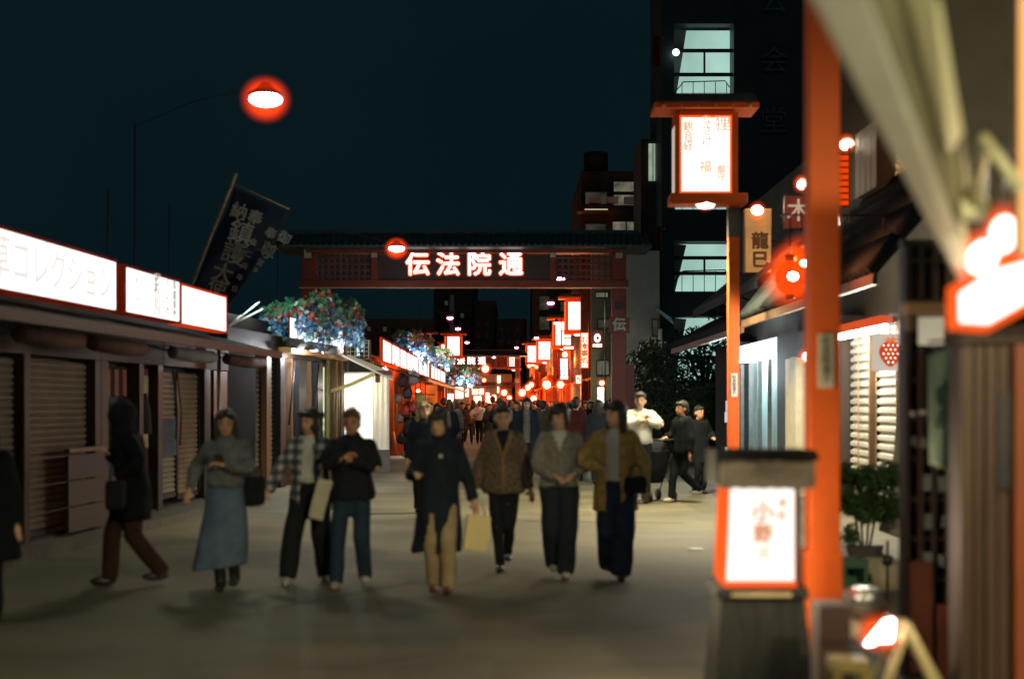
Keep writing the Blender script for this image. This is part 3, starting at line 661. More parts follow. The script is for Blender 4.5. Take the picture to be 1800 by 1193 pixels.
# ---------------------------------------------------------------- gates
WHT = paint('metal_fitting', (0.32, 0.36, 0.33), 0.5, 0.1)
GLYPH = emit('lit_white_character', (1, 0.93, 0.86), 2.6); GLYE = emit('lit_red_character_edge', (1, 0.10, 0.02), 1.1)
SIGNB = paint('sign_board_dark', (0.028, 0.022, 0.02), 0.6, 0.3)
def gate(D, cx_, k, chars, label, cpy):
    t = thing('street_gate', label, 'gate', (cx_, D, 0), 0)
    zt = zpy(cpy, D); u = D * 36 / F / 36 if False else 1.0
    S = k * 36 / F   # metres per photo pixel at the first gate
    def Z(py): return zt + (468 - py) * S
    def X(px): return (px - 815) * S
    H0 = -0.28 * k
    for sgn in (-1, 1):
        xp = sgn * 272 * S
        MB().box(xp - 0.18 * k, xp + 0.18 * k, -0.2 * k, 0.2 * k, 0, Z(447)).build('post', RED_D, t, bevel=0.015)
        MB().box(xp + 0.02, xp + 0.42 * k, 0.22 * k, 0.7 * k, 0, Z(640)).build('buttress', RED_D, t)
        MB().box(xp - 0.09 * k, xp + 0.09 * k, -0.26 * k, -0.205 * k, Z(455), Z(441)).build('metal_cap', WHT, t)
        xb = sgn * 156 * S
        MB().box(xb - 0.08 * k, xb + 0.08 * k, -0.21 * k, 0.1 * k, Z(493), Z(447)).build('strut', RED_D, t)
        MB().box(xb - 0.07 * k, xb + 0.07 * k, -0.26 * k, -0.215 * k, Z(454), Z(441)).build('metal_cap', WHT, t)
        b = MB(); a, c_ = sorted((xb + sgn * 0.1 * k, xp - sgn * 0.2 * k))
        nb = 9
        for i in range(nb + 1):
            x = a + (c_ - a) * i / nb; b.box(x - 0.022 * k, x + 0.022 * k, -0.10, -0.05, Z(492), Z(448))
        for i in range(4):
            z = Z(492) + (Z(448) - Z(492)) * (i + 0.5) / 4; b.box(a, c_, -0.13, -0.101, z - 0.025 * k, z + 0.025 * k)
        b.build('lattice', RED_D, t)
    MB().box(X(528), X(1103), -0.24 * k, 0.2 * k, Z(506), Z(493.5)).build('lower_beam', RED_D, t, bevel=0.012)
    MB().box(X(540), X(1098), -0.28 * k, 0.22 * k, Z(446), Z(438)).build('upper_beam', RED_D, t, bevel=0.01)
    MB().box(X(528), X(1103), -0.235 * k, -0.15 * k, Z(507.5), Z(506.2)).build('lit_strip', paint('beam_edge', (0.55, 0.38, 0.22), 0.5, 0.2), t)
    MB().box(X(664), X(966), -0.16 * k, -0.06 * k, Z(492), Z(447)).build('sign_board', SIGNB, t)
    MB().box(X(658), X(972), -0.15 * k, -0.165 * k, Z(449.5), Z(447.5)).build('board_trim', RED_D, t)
    for i in range(13):
        x = X(563) + (X(1067) - X(563)) * i / 12; MB().cbox((x, -0.42 * k, Z(438.5)), (0.055 * k, 0.05, 0.055 * k)).build('rafter_end', WHT, t)
    # tiled roof with a shallow curve
    b = MB()
    prof = [(-0.95, Z(438)), (-0.5, Z(430)), (-0.12, Z(412)), (-0.1, Z(405)), (0.1, Z(405)), (0.12, Z(412)), (0.5, Z(430)), (0.95, Z(438)), (0.95, Z(441)), (-0.95, Z(441))]
    vs = [(X(490) + (0.25 if z > Z(425) else 0), y * k, z) for y, z in prof] + [(X(1140) - (0.3 if z > Z(425) else 0), y * k, z) for y, z in prof]; n = len(prof)
    b._add(vs, [tuple(range(n)), tuple(range(2 * n - 1, n - 1, -1))] + [(i, i + n, (i + 1) % n + n, (i + 1) % n) for i in range(n)])
    rf = b.build('roof', paint('gate_roof', (0.035, 0.055, 0.055), 0.55, 0.3, 4, 0.2), t)
    b = MB(); nt_ = 60
    for i in range(nt_):
        x = X(496) + (X(1134) - X(496)) * i / (nt_ - 1)
        b.bar((x, -0.96 * k, Z(437)), (x, -0.13 * k, Z(411)), 0.035 * k)
    b.build('tile_ridges', MATS['gate_roof'], rf)
    for ch, px in zip(chars, (735, 788, 842, 898)):
        text(ch, 0.62 * k, GLYE, t, (X(px), -0.185 * k, Z(468)), bold=0.046 * k, name='character_rim')
        text(ch, 0.62 * k, GLYPH, t, (X(px), -0.21 * k, Z(468)), bold=0.013 * k, name='lit_character')
    # plaque on the right post
    px_ = 272 * S
    MB().box(px_ - 0.26 * k, px_ + 0.26 * k, -0.27 * k, -0.205 * k, Z(586), Z(559)).build('plaque', RED_D, t)
    text('伝', 0.34 * k, WHT, t, (px_, -0.28 * k, Z(572.5)), bold=0.012)
    MB().box(px_ - 0.09 * k, px_ + 0.09 * k, -0.27 * k, -0.205 * k, Z(545), Z(533)).build('metal_fitting', CONC, t)
    return t
gate(36, -1.22, 1.0, '伝法院通', 'large red gate with a tiled roof and four glowing white characters', 468)
gate(101, -3.25, 0.93, '伝法院通', 'smaller far red gate with the same glowing characters beyond the lanterns', 635)
point('gate_light', (-0.6, 34.4, 3.4), 26, (1, 0.55, 0.4), 0.3)  # fill light added to brighten the gate beams, without a lamp

# ---------------------------------------------------------------- lantern boxes on red poles
TXT_TAN = emit('faint_tan_brush', (1.0, 0.66, 0.42), 0.8)
PLAST2 = paint('control_box_grey', (0.10, 0.10, 0.09), 0.7, 0.3)
def lantern_post(px, py, D, label, k=1.0, side=1, words=None, lamp=True, power=60, pole_x=None, group='lantern boxes on red poles'):
    c = at(px, py, D)
    xp = 0.46 * k * side
    t = thing('street_lantern', label, 'street lantern', (c.x + xp, c.y, 0), 0, group)
    def P(x, z): return (x - xp, z)
    z0, z1 = c.z - 0.60 * k, c.z + 0.60 * k
    pl = MB().box(-0.085 * k, 0.085 * k, 0.10 * k, 0.27 * k, 0, z0 - 0.1).build('pole', RED, t, bevel=0.008)
    MB().box(-0.088 * k, 0.088 * k, 0.09 * k, 0.28 * k, z0 - 0.66 * k, z0 - 0.20 * k).build('control_box', PLAST2, t)
    if D < 30:
        pp = MB().box(-0.05, 0.05, 0.085, 0.098, 1.72, 2.08).build('plate', WHITEP, pl)
        text('伝法院通り', 0.06, INK, t, (0, 0.08, 1.90), vertical=True, name='plate_writing')
    bx = 0.40 * k
    # box frame: four corner posts and rails
    for (a, b2) in ((-0.47, -0.405), (0.405, 0.50)):
        MB().box(a * k - xp, b2 * k - xp, -0.04 * k, 0.42 * k, z0 - 0.04, z1 + 0.04).build('frame_side', RED, t)
    MB().box(-0.405 * k - xp, 0.405 * k - xp, -0.045 * k, 0.42 * k, z1 + 0.005, z1 + 0.07 * k).build('frame_top', RED, t)
    MB().box(-0.55 * k - xp, 0.64 * k - xp, -0.12 * k, 0.36 * k, z0 - 0.17 * k, z0 - 0.005).build('frame_base', RED, t, bevel=0.02)
    # halation of the panel, put in as a glowing orange lip
    for (a, b2, c_, d_) in ((-0.405, -0.372, z0, z1), (0.372, 0.405, z0, z1), (-0.372, 0.372, z0, z0 + 0.033 * k), (-0.372, 0.372, z1 - 0.033 * k, z1)) + (((0.41, 0.55, z0 - .05, z1), (-0.55, -0.41, z0 - .05, z1), (-0.5, 0.5, z0 - 0.16, z0 - 0.05)) if D > 30 else ()):
        MB().box(a * k - xp, b2 * k - xp, -0.03 * k, 0.0, c_, d_).build('lit_lip', EDGEO, t)
    MB().box(-0.371 * k - xp, 0.371 * k - xp, -0.022 * k, 0.0, z0 + 0.034 * k, z1 - 0.034 * k).build('panel', LITW2, t)
    MB().box(-0.478 * k - xp, -0.472 * k - xp, 0.02 * k, 0.36 * k, z0 + 0.03, z1 - 0.15).build('side_panel', emit('side_paper', (0.9, 0.75, 0.62), 0.6) if 'side_paper' not in MATS else MATS['side_paper'], t)
    # little roof
    b = MB(); b.prism([(-0.80 * k - xp, z1 + 0.09 * k), (0.80 * k - xp, z1 + 0.09 * k), (0.80 * k - xp, z1 + 0.17 * k), (-0.80 * k - xp, z1 + 0.17 * k)], -0.2 * k, 0.55 * k); b.build('eave_beam', RED, t)
    b = MB(); b.prism([(-0.78 * k - xp, z1 + 0.172 * k), (0.78 * k - xp, z1 + 0.172 * k), (0.70 * k - xp, z1 + 0.29 * k), (-0.70 * k - xp, z1 + 0.29 * k)], -0.28 * k, 0.6 * k); b.build('roof', TILE, t)
    if D < 30:
        for i in range(6): MB().ball(((-0.66 + i * 0.264) * k - xp, -0.2 * k, z1 + 0.13 * k), (0.02 if 0 < i < 5 else 0.035) * k, 8, 6).build('brass_stud', paint('brass', (0.6, 0.45, 0.2), 0.4, 0.1) if 'brass' not in MATS else MATS['brass'], t)
        for wd, xx, zc, sz in words: text(wd, sz, TXT_TAN, t, (xx - xp, -0.028, zc), vertical=True, name='brush_writing', line=0.9, bold=0.004)
    if lamp:
        MB().ball((0.0 - xp, 0.0, z0 - 0.17 * k), (0.15 * k, 0.13 * k, 0.07 * k), 12, 8).build('lamp', LAMPP, t)
        MB().ball((0.0 - xp, 0.0, z0 - 0.18 * k), (0.18 * k, 0.16 * k, 0.12 * k), 12, 8).build('lamp_bowl', halomat('pink', 0.16), t)  # pink halo of the lamp, added as a glowing volume
    if power:
        spot('lamp_light', (-0.5 - xp, 0.7, z0 - 0.35 * k), power, (1, 0.86, 0.52), 140, t, r=0.7, blend=0.4)
    return t
c0 = at(1240, 272, 22)
lantern_post(1240, 272, 22, 'large paper lantern box with brush writing and tiled cap, high before the dark hall', 1.0, 1,
             [('狸', 0.26, c0.z + 0.46, 0.25), ('なさけ', 0.02, c0.z + 0.36, 0.18), ('観音経', -0.27, c0.z + 0.27, 0.17), ('御守', 0.24, c0.z - 0.30, 0.14), ('福', 0.0, c0.z - 0.2, 0.2)], power=2200)
b = MB(); 
lantern_post(1015, 555, 59, 'largest far lantern box, framed in red beneath the gate', 1.0, 1, power=240)
lantern_post(990, 586, 71, 'far lantern box half hidden behind the largest one', 1.0, 1, power=200)
lantern_post(957, 616, 92, 'far lantern box, right one of the close pair', 1.0, 1, power=240)
lantern_post(937, 622, 103, 'far lantern box, left one of the close pair', 1.02, 1, power=0)
lantern_post(903, 634, 118, 'far lantern box standing alone beside the second gate', 1.0, 1, power=240)
lantern_post(797, 608, 92, 'far lantern box on the left side above the flower garlands', 1.05, -1, power=200)
lantern_post(783, 616, 120, 'narrow far lantern box behind the one on the left side', 0.9, -1, power=0)

# the near red pole
Dp = 8.2; xp = (1445 - CX) / F * Dp; sp = Dp / F
t = thing('red_pole', 'tall orange red post with a long white name plate, right behind the standing lantern', 'post', (xp, Dp, 0))
MB().box(-27 * sp, 27 * sp, -0.085, 0.085, 0.0, 5.2).build('shaft', RED, t, bevel=0.01)
MB().box(-33 * sp, 30 * sp, -0.10, 0.10, 0.0, zpy(965, Dp)).build('sleeve', RED, t, bevel=0.008)
pl = MB().box(-14 * sp, 14 * sp, -0.097, -0.086, zpy(682, Dp), zpy(588, Dp)).build('name_plate', paint('plate_cream', (0.62, 0.58, 0.42), 0.5, 0.12), t, bevel=0.002)
text('伝法院通り', 0.052, paint('plate_ink', (0.20, 0.19, 0.13), 0.6, 0.2), pl, (0, -0.10, zpy(634, Dp)), vertical=True, bold=0.001)
# ---------------------------------------------------------------- public hall (dark) with lit stairwell
HD = 48.0
hs = HD / F
def hx(px): return (px - CX) * hs
def hz(py): return zpy(py, HD)
HALLW = paint('hall_tile_wall', (0.026, 0.04, 0.042), 0.6, 0.3, 1.5, 0.1)
STAIR = emit('stairwell_light', (0.50, 0.80, 0.70), 0.72, 0.18, 0.6)
STAIRW = paint('stair_wall', (0.55, 0.62, 0.56), 0.7, 0.1, 1.0)
t = thing('public_hall', 'dark public hall with brightly lit green white stairwell windows', 'building', (hx(1290), HD, 0))
X0 = hx(1290)
wx0, wx1 = hx(1185) - X0, hx(1290) - X0
zb = [(hz(178), hz(42)), (hz(368), hz(233)), (hz(512), hz(424)), (hz(668), hz(556))]
# wall built round the stairwell openings
MB().box(hx(1163) - X0, wx0, 0, 4, 0, 19).build('wall', HALLW, t)
MB().box(wx1, hx(1480) - X0, 0, 4, 0, 19).build('wall', HALLW, t)
zs = [0] + sum([[a, b2] for a, b2 in reversed(zb)], []) + [19]
for i in range(0, len(zs), 2): MB().box(wx0 + 0.003, wx1 - 0.003, 0.003, 0.5, zs[i], zs[i + 1]).build('wall_band', HALLW, t)
for k, (a, b2) in enumerate(zb):
    w = MB().box(wx0, wx1, 0.9, 0.95, a, b2).build('window', STAIR, t)
    MB().prism([(wx0, a), (wx0 + 0.1, a), (wx0 + 0.5, b2 - 0.05), (wx0, b2)], 0.7, 0.88).build('stair_wall', STAIRW, w)
    fr = MB()
    for fz in (a + (b2 - a) * 0.33, a + (b2 - a) * 0.64): fr.box(wx0 + .01, wx1 - .01, 0.1, 0.16, fz, fz + 0.12)
    fr.box((wx0 + wx1) / 2 + 0.0, (wx0 + wx1) / 2 + 0.06, 0.08, 0.18, a + (b2 - a) * 0.33 + .12, a + (b2 - a) * 0.64)
    fr.build('window_frame', BLACK, w)
    rl = MB(); h = 0.75
    rl.tube([(wx0 + 0.05, 0.3, a + 0.35), (wx0 + 0.35, 0.3, a + h * .95), (wx1 - 0.25, 0.3, a + h), (wx1 - 0.1, 0.3, a + h * .7)], 0.02, 5)
    for q in range(5):
        x = wx0 + 0.3 + q * (wx1 - wx0 - 0.5) / 4; rl.tube([(x, 0.3, a), (x, 0.3, a + h * .95)], 0.014, 5)
    rl.build('stair_railing', BLACK, w)
for (a, b2, c_, d_, nm) in ((1190, 1275, 560, 610, ''), ):
    pass
for ch, py in (('公', 5), ('会', 110), ('堂', 215)):
    text(ch, 0.95, paint('hall_letters', (0.10, 0.125, 0.12), 0.5, 0.1) if 'hall_letters' not in MATS else MATS['hall_letters'], t, (hx(1360) - X0, -0.04, hz(py)), ext=0.03, name='wall_letter')
MB().ball((hx(1187) - X0, -0.2, hz(95)), 0.12, 10, 7).build('wall_lamp', emit('cold_lamp', (0.8, 1, 0.95), 3), t)
# lower wing with the pale slit window
t = thing('hall_wing', 'dark lower wing beside the hall with one narrow pale window', 'building', (hx(1150), HD + 2, 0))
Xw = hx(1150)
MB().box(hx(1136) - Xw, hx(1162) - Xw, 0, 3, 0, hz(225)).build('wall', HALLW, t)
w = MB().box(hx(1150) - Xw, hx(1162) - Xw, -0.06, -0.01, hz(302), hz(234)).build('window', emit('slit_window', (0.62, 0.80, 0.60), 0.42, 0.2), t)
MB().box(hx(1157) - Xw, hx(1158.5) - Xw, -0.08, -0.06, hz(302), hz(234)).build('window_frame', BLACK, w)
for (a, b2, c_, lab) in ((1147, 65, 118, 'thin dark red hanging banner high beside the hall'), (1149, 400, 455, 'dim red hanging banner beside the gate roof')):
    p = at(a, c_, HD - 0.6); tt = thing('hanging_banner', lab, 'banner', p)
    h = (c_ - b2) * hs
    folds(0, 0.24, 0, h, 0, 1.5, 0.03).build('cloth', paint('banner_red_dull', (0.14, 0.03, 0.015), 0.8, 0.3) if 'banner_red_dull' not in MATS else MATS['banner_red_dull'], tt, fix=False)
    MB().tube([(-0.1, 0, h), (0.4, 0, h), (0.4, 0.6, h)], 0.02, 6).build('rod', BLACK, tt)

# ---------------------------------------------------------------- apartment block and neighbours
def facade(name, label, cat, px0, px1, D, pytop, depth, wallm, wins, pane, frame=BLACK, extra=None, ztop=None):
    X0 = (px0 - CX) / F * D; X1 = (px1 - CX) / F * D
    t = thing(name, label, cat, (X0, D, 0)); H = ztop or zpy(pytop, D)
    MB().box(0, X1 - X0, 0.12, depth, 0, H).build('wall', wallm, t)
    for k, (a, b2, c_, d_, mt) in enumerate(wins):
        xa, xb = (a - CX) / F * D - X0, (b2 - CX) / F * D - X0; za, zb_ = zpy(d_, D), zpy(c_, D)
        w = MB().box(xa, xb, 0.06, 0.115, za, zb_).build('window', frame, t)
        nx = max(1, int(round((xb - xa) / 0.75)))
        for i in range(nx):
            MB().box(xa + (xb - xa) * i / nx + 0.03, xa + (xb - xa) * (i + 1) / nx - 0.03, 0.03, 0.058, za + 0.04, zb_ - 0.04).build('pane', mt or pane, w)
    return t, X0
OLIVEP = emit('curtained_window', (0.55, 0.52, 0.36), 0.20, 0.5, 2.5)
OLIVED = emit('dim_window', (0.30, 0.32, 0.22), 0.09, 0.5, 2)
LAMPW = emit('orange_window', (1, 0.45, 0.12), 0.6, 0.4, 4)
BRICKB = paint('brick_brown_wall', (0.032, 0.024, 0.018), 0.8, 0.3, 3, 0.2)
t, X0 = facade('apartment_block', 'brown apartment block with dim lit windows above the gate roof', 'building', 1022, 1130, 58, 300, 10, BRICKB,
    [(1028, 1068, 336, 360, OLIVED), (1078, 1125, 318, 338, OLIVEP), (1078, 1125, 341, 362, OLIVEP), (1076, 1126, 388, 408, OLIVEP), (1076, 1126, 412, 432, OLIVED), (1028, 1066, 392, 420, OLIVED)], OLIVED)
def fx(px, D): return (px - CX) / F * D
MB().box(fx(1022, 58) - X0 - 0.2, fx(1074, 58) - X0, -0.8, 0.1, zpy(376, 58), zpy(364, 58)).build('balcony', BRICKB, t)
MB().box(fx(1026, 58) - X0, fx(1066, 58) - X0, -0.86, -0.82, zpy(374, 58), zpy(372, 58)).build('lit_rail', emit('balcony_light', (0.9, 0.8, 0.5), 0.5), t)
for i in range(3): MB().box(0.3 + i * 0.7, 0.75 + i * 0.7, -0.7, -0.4, zpy(362, 58), zpy(350, 58)).build('balcony_laundry', PLASTER, t)
MB().tube([(fx(1050, 58) - X0, 1, zpy(300, 58)), (fx(1050, 58) - X0, 1, zpy(262, 58))], 0.5, 10).build('water_tank', BRICKB, t)
t, X0 = facade('grey_building', 'plain grey windowless building wall to the right of the gate post', 'building', 1096, 1160, 42, 440, 5, paint('pale_plaster', (0.50, 0.52, 0.47), 0.85, 0.15, 1.2, 0.2, 60), [(1146, 1158, 560, 592, OLIVED)], OLIVED)
b = MB(); b.slab([(fx(1150, 42) - X0, -0.6, zpy(548, 42)), (fx(1180, 42) - X0, -0.6, zpy(572, 42)), (fx(1180, 42) - X0, 0.1, zpy(560, 42)), (fx(1150, 42) - X0, 0.1, zpy(540, 42))], (0, 0, 1), 0.05); b.build('canopy', WHITEP, t)
MB().box(fx(1158, 42) - X0, fx(1163, 42) - X0, -0.1, 0.1, zpy(620, 42), zpy(578, 42)).build('downpipe', WHITEP, t)
facade('tall_far_building', 'tall brownish building rising behind the far lanterns', 'building', 935, 1062, 132, 500, 12, paint('far_wall_brown', (0.10, 0.075, 0.05), 0.8, 0.3, 0.5), [(948, 966, 520, 545, None), (948, 966, 556, 580, None), (985, 1010, 530, 548, None), (1020, 1040, 470, 500, None)], OLIVED)
facade('narrow_lit_building', 'narrow olive building with signs left of the right gate post', 'building', 1040, 1094, 45.5, 420, 0.6, paint('olive_wall', (0.20, 0.19, 0.12), 0.8, 0.3, 1), [(1046, 1070, 512, 524, OLIVEP), (1050, 1072, 560, 578, None), (1048, 1072, 632, 660, OLIVEP)], OLIVED)
FAR1 = paint('far_wall_green', (0.05, 0.055, 0.045), 0.8, 0.3, 0.3)
for (nm, lab, a, b2, D, top) in (('far_tower_block', 'dark tower block far behind the second gate', 762, 832, 150, 470), ('far_office_block', 'dark stepped office block right of the far tower', 833, 872, 145, 528), ('far_flat_block', 'dark flat block behind the far lanterns', 873, 926, 140, 560), ('far_low_block', 'low dark block behind the left flower garlands', 640, 762, 130, 560)):
    ws = []
    rnd = random.Random(a)
    for yy in range(top + 14, 660, 22):
        for xx in range(a + 5, b2 - 8, 14): ws.append((xx, xx + 7, yy, yy + 9, OLIVED if rnd.random() < 0.1 else None))
    facade(nm, lab, 'building', a, b2, D, top, 20, FAR1, ws, paint('dark_pane', (0.03, 0.04, 0.04), 0.2, 0.2, bump=0) if 'dark_pane' not in MATS else MATS['dark_pane'], frame=FAR1)
t = thing('antenna_mast', 'thin pale lit mast above the left flower garlands', 'mast', (fx(795, 140), 139, 0)); MB().tube([(0, 0, 0), (0, 0, zpy(518, 139))], 0.25, 6).build('shaft', PLASTER, t)
MB().ball((0, -0.3, zpy(545, 139)), 0.3, 8, 6).build('beacon', PLASTER, t)
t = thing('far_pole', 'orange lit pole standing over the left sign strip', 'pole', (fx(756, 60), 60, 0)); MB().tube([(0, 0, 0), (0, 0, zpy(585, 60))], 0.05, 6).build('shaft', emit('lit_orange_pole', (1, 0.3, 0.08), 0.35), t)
MB().tube([(-0.35, 0, zpy(585, 60)), (0.35, 0, zpy(585, 60))], 0.06, 6).build('crossbar', RED_D, t)

# ---------------------------------------------------------------- trees and hedge
LEAFT = paint('tree_leaf', (0.045, 0.075, 0.035), 0.55, 0.4, 1.5); BARK = paint('bark', (0.07, 0.05, 0.035), 0.9, 0.3)
def leaves(mb, c, r, n, size, rnd, squash=1.0):
    c = Vector(c)
    for i in range(n):
        v = Vector((rnd.gauss(0, 1), rnd.gauss(0, 1), rnd.gauss(0, 1))).normalized() * (rnd.random() ** 0.45)
        p = c + Vector((v.x * r[0], v.y * r[1], v.z * r[2]))
        a = Vector((rnd.uniform(-1, 1), rnd.uniform(-1, 1), rnd.uniform(-1, 1))).normalized(); b2 = a.orthogonal().normalized() * size * 0.42; a = a * size * rnd.uniform(0.7, 1.3)
        mb._add([p - a, p + b2, p + a, p - b2], [(0, 1, 2, 3)])
def tree(px, D, zc, r, n, label, seed, size=0.11, trunk=True, name='tree', cat='tree', clumps=26, group=None):
    rnd = random.Random(seed); x = fx(px, D)
    t = thing(name, label, cat, (x, D, 0), 0, group)
    b = MB(); b.tube([(0, 0, 0), (0.05, 0, zc * 0.4), (-0.05, 0.05, zc * 0.8), (0, 0, zc)], [0.16, 0.12, 0.08, 0.04], 8)
    lv = MB()
    for k in range(clumps):
        v = Vector((rnd.gauss(0, 1), rnd.gauss(0, 1), rnd.gauss(0, 1))).normalized() * rnd.random() ** 0.4
        c = Vector((v.x * r[0], v.y * r[1], zc + v.z * r[2])); rr = rnd.uniform(0.22, 0.42) * min(r)
        leaves(lv, c, (rr * 1.3, rr * 1.3, rr), n // clumps, size, rnd)
        if k < 9: b.tube([(0, 0, zc * 0.6), c * 0.5 + Vector((0, 0, zc * 0.45)), c], [0.06, 0.04, 0.015], 5)
    b.build('trunk', BARK, t); lv.build('crown', LEAFT, t, kind='stuff', fix=False)
    return t
tree(1238, 44, 3.0, (1.35, 1.2, 1.4), 1500, 'dark leafy tree letting the lit window of the hall show through', 21, 0.10)
tree(1150, 39.5, 1.9, (1.2, 1.0, 1.2), 3600, 'dark rounded shrub at the foot of the gate post', 22, 0.09)
tree(1195, 41, 1.3, (0.9, 0.9, 0.9), 2600, 'black leafy tree filling the gap left of the nearer lantern pole', 23, 0.09)
tree(1262, 39, 1.6, (1.0, 0.9, 1.0), 3000, 'low dark shrub just left of the lantern pole', 24, 0.09)
t = thing('hedge', 'long dark hedge behind the people in front of the public hall', 'hedge', (fx(1190, 38), 38, 0))
lv = MB(); leaves(lv, (0, 0, 0.8), (2.3, 0.5, 0.9), 7000, 0.07, random.Random(4)); lv.build('leaves', LEAFT, t, kind='stuff', fix=False)
MB().box(-2.2, 2.2, -0.3, 0.3, 0, 0.25).build('planter', CONC, t)

# ---------------------------------------------------------------- long left sign strip beyond the gate
US = Vector((-0.007, 1, 0)).normalized(); RSS = math.atan2(1, -0.007); OS = Vector((-3.55, 37.6, 0))
s, L = left_sign(0, 42, 2.75, 3.32, 'long row of white lit panels running away under the flower garlands', EDGE, off=-0.1, origin=OS, u=US, rz=RSS, ndiv=13, panel=LITW, ew=0.04, thick=0.06)
for i in range(14): MB().box(L * i / 13 - 0.03, L * i / 13 + 0.03, -0.14, -0.11, 2.72, 3.36).build('panel_post', RED_D, s)
t = thing('shop_row', 'row of open shops under the long lit sign strip', 'shop', OS, RSS)
MB().box(0.0, 42, 1.5, 6, 0, 3.4).build('wall', DARKP, t)
MB().slab([(0, -1.3, 2.2), (42, -1.3, 2.2), (42, 0.2, 2.66), (0, 0.2, 2.66)], (0, 0, 1), 0.05).build('roof', EAVE, t)
MB().box(0, 42, -1.34, -1.28, 2.18, 2.26).build('eave_rail', WOODL, t)
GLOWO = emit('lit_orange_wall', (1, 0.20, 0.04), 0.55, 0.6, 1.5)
for i in range(11):
    MB().box(i * 4.1 + 0.05, i * 4.1 + 0.25, -0.1, 0.2, 0, 2.6).build('pillar', RED, t)
SHOPI = [emit('shop_inside_a', (1, 0.62, 0.30), 0.8, 0.8, 1.6), emit('shop_inside_b', (1, 0.35, 0.12), 0.7, 0.8, 1.6), emit('shop_inside_c', (1, 0.80, 0.55), 0.9, 0.8, 2.0)]
for i in range(9): MB().box(4.6 + i * 4.1, 7.9 + i * 4.1, 1.2, 1.4, 0.9, 2.2).build('lit_window', SHOPI[i % 3], t)
# merchandise in the first open bay
WARE = [paint('ware_dark', (0.03, 0.035, 0.05), 0.5, 0.3), paint('ware_red', (0.35, 0.04, 0.03), 0.5, 0.3), paint('ware_grey', (0.25, 0.25, 0.27), 0.4, 0.3), paint('ware_green', (0.25, 0.28, 0.08), 0.5, 0.3)]
rnd = random.Random(9)
wv = [(706, 668, 0.30, 0), (727, 664, 0.30, 2), (716, 690, 0.26, 0), (738, 700, 0.25, 3), (700, 700, 0.2, 2), (712, 722, 0.26, 1), (726, 716, 0.22, 1), (740, 722, 0.2, 0), (720, 752, 0.36, 0), (742, 745, 0.28, 0), (703, 735, 0.2, 2), (706, 770, 0.25, 0)]
for k, (px, py, r, mi) in enumerate(wv):
    c = at(px, py, 43); tt = thing('hanging_bag', ['dark backpack', 'red bag', 'grey bag', 'yellow green bag'][mi] + ' hanging in the first open shop, ' + ['top left of the rack', 'top middle under the red lantern', 'second row middle', 'second row right', 'second row left', 'centre of the rack', 'right of centre', 'third row at the right', 'big one near the ground', 'low down at the right', 'low down at the left', 'lowest, beside the cone'][k], 'bag', c, 0, 'bags hanging in the first open shop')
    M = MB(); M.ball((0, 0, 0), (r * 0.62, r * 0.35, r * 0.75), 12, 8); M.build('body', WARE[mi], tt)
    MB().tube([(-0.06, 0, r * 0.7), (0, 0, r * 0.95), (0.06, 0, r * 0.7)], 0.012, 6).build('handle', BLACK, tt)
    MB().box(-r * 0.35, r * 0.35, -r * 0.42, -r * 0.2, -r * 0.45, r * 0.05).build('pocket', WARE[mi], tt)
t = thing('wire_rack', 'wire rack with hanging goods behind the traffic cone', 'rack', (fx(722, 43.4), 43.4, 0))
for px in (698, 722, 748): MB().tube([(fx(px, 43.4) - fx(722, 43.4), 0, 0), (fx(px, 43.4) - fx(722, 43.4), 0, 2.4)], 0.02, 6).build('leg', GREYM, t)
for z in (0.5, 1.2, 1.9, 2.38): MB().tube([(-0.5, 0, z), (0.5, 0, z)], 0.014, 6).build('bar', GREYM, t)
for i in range(7): MB().tube([(-0.45 + i * 0.15, -0.03, 2.38), (-0.45 + i * 0.15, -0.03, 1.9 - 0.1 * (i % 3))], 0.016, 5).build('strap', WARE[i % 4], t)
point('shop_light', (-2.6, 41.5, 2.0), 26, (1, 0.9, 0.8), 0.15)

# red paper lanterns
def red_lantern(px, py, D, r, label, tall=1.15, glow=1.35, power=30, group='glowing red lanterns', halo='orange', core=0.45, cord=0.4):
    c = at(px, py, D); t = thing('paper_lantern', label, 'lantern', c, 0, group)
    b = MB(); n = 9
    rings = []
    for i in range(n * 2 + 1):
        ph = -1.25 + 2.5 * i / (n * 2); rings.append((r * tall * math.sin(ph), 0, 0, r * math.cos(ph) * (1.0 if i % 2 == 0 else 0.965), r * math.cos(ph) * (1.0 if i % 2 == 0 else 0.965)))
    b.loft(rings, 18); b.build('paper_shade', REDLAN, t)
    MB().ball((0, -r * 0.35, 0), (r * core, r * 0.75, r * core * 0.9), 12, 8).build('bulb_glow', BULB, t)
    if halo: MB().ball((0, 0, 0), (r * glow, r * glow, r * glow * 1.05), 18, 12).build('glass_globe', halomat(halo, r * glow), t)  # glow round the lantern added as an emissive volume
    MB().tube([(0, 0, r * tall * 0.95), (0, 0, r * tall + 0.06)], r * 0.35, 10).build('cap', BLACK, t)
    MB().tube([(0, 0, -r * tall - 0.05), (0, 0, -r * tall * 0.95)], r * 0.3, 10).build('bottom_ring', BLACK, t)
    MB().tube([(0, 0, r * tall), (0, 0, r * tall + cord)], 0.008, 5).build('cord', BLACK, t)
    if power: point('lantern_light', (0, -r * 1.5, 0), power, (1, 0.30, 0.10), 0.1, t)
    return t
red_lantern(679, 648, 42, 0.30, 'glowing red lantern hanging at the start of the long sign strip', glow=1.7, power=30)
red_lantern(736, 687, 52, 0.26, 'glowing red lantern lower down behind the wire rack', glow=1.7, power=40)
ROW = [(668, 640, 41), (692, 652, 43)]
t = thing('framed_doorway_shop', 'narrow shop front with a lit orange red frame behind the wire rack', 'shop', (fx(752, 54), 54, 0))
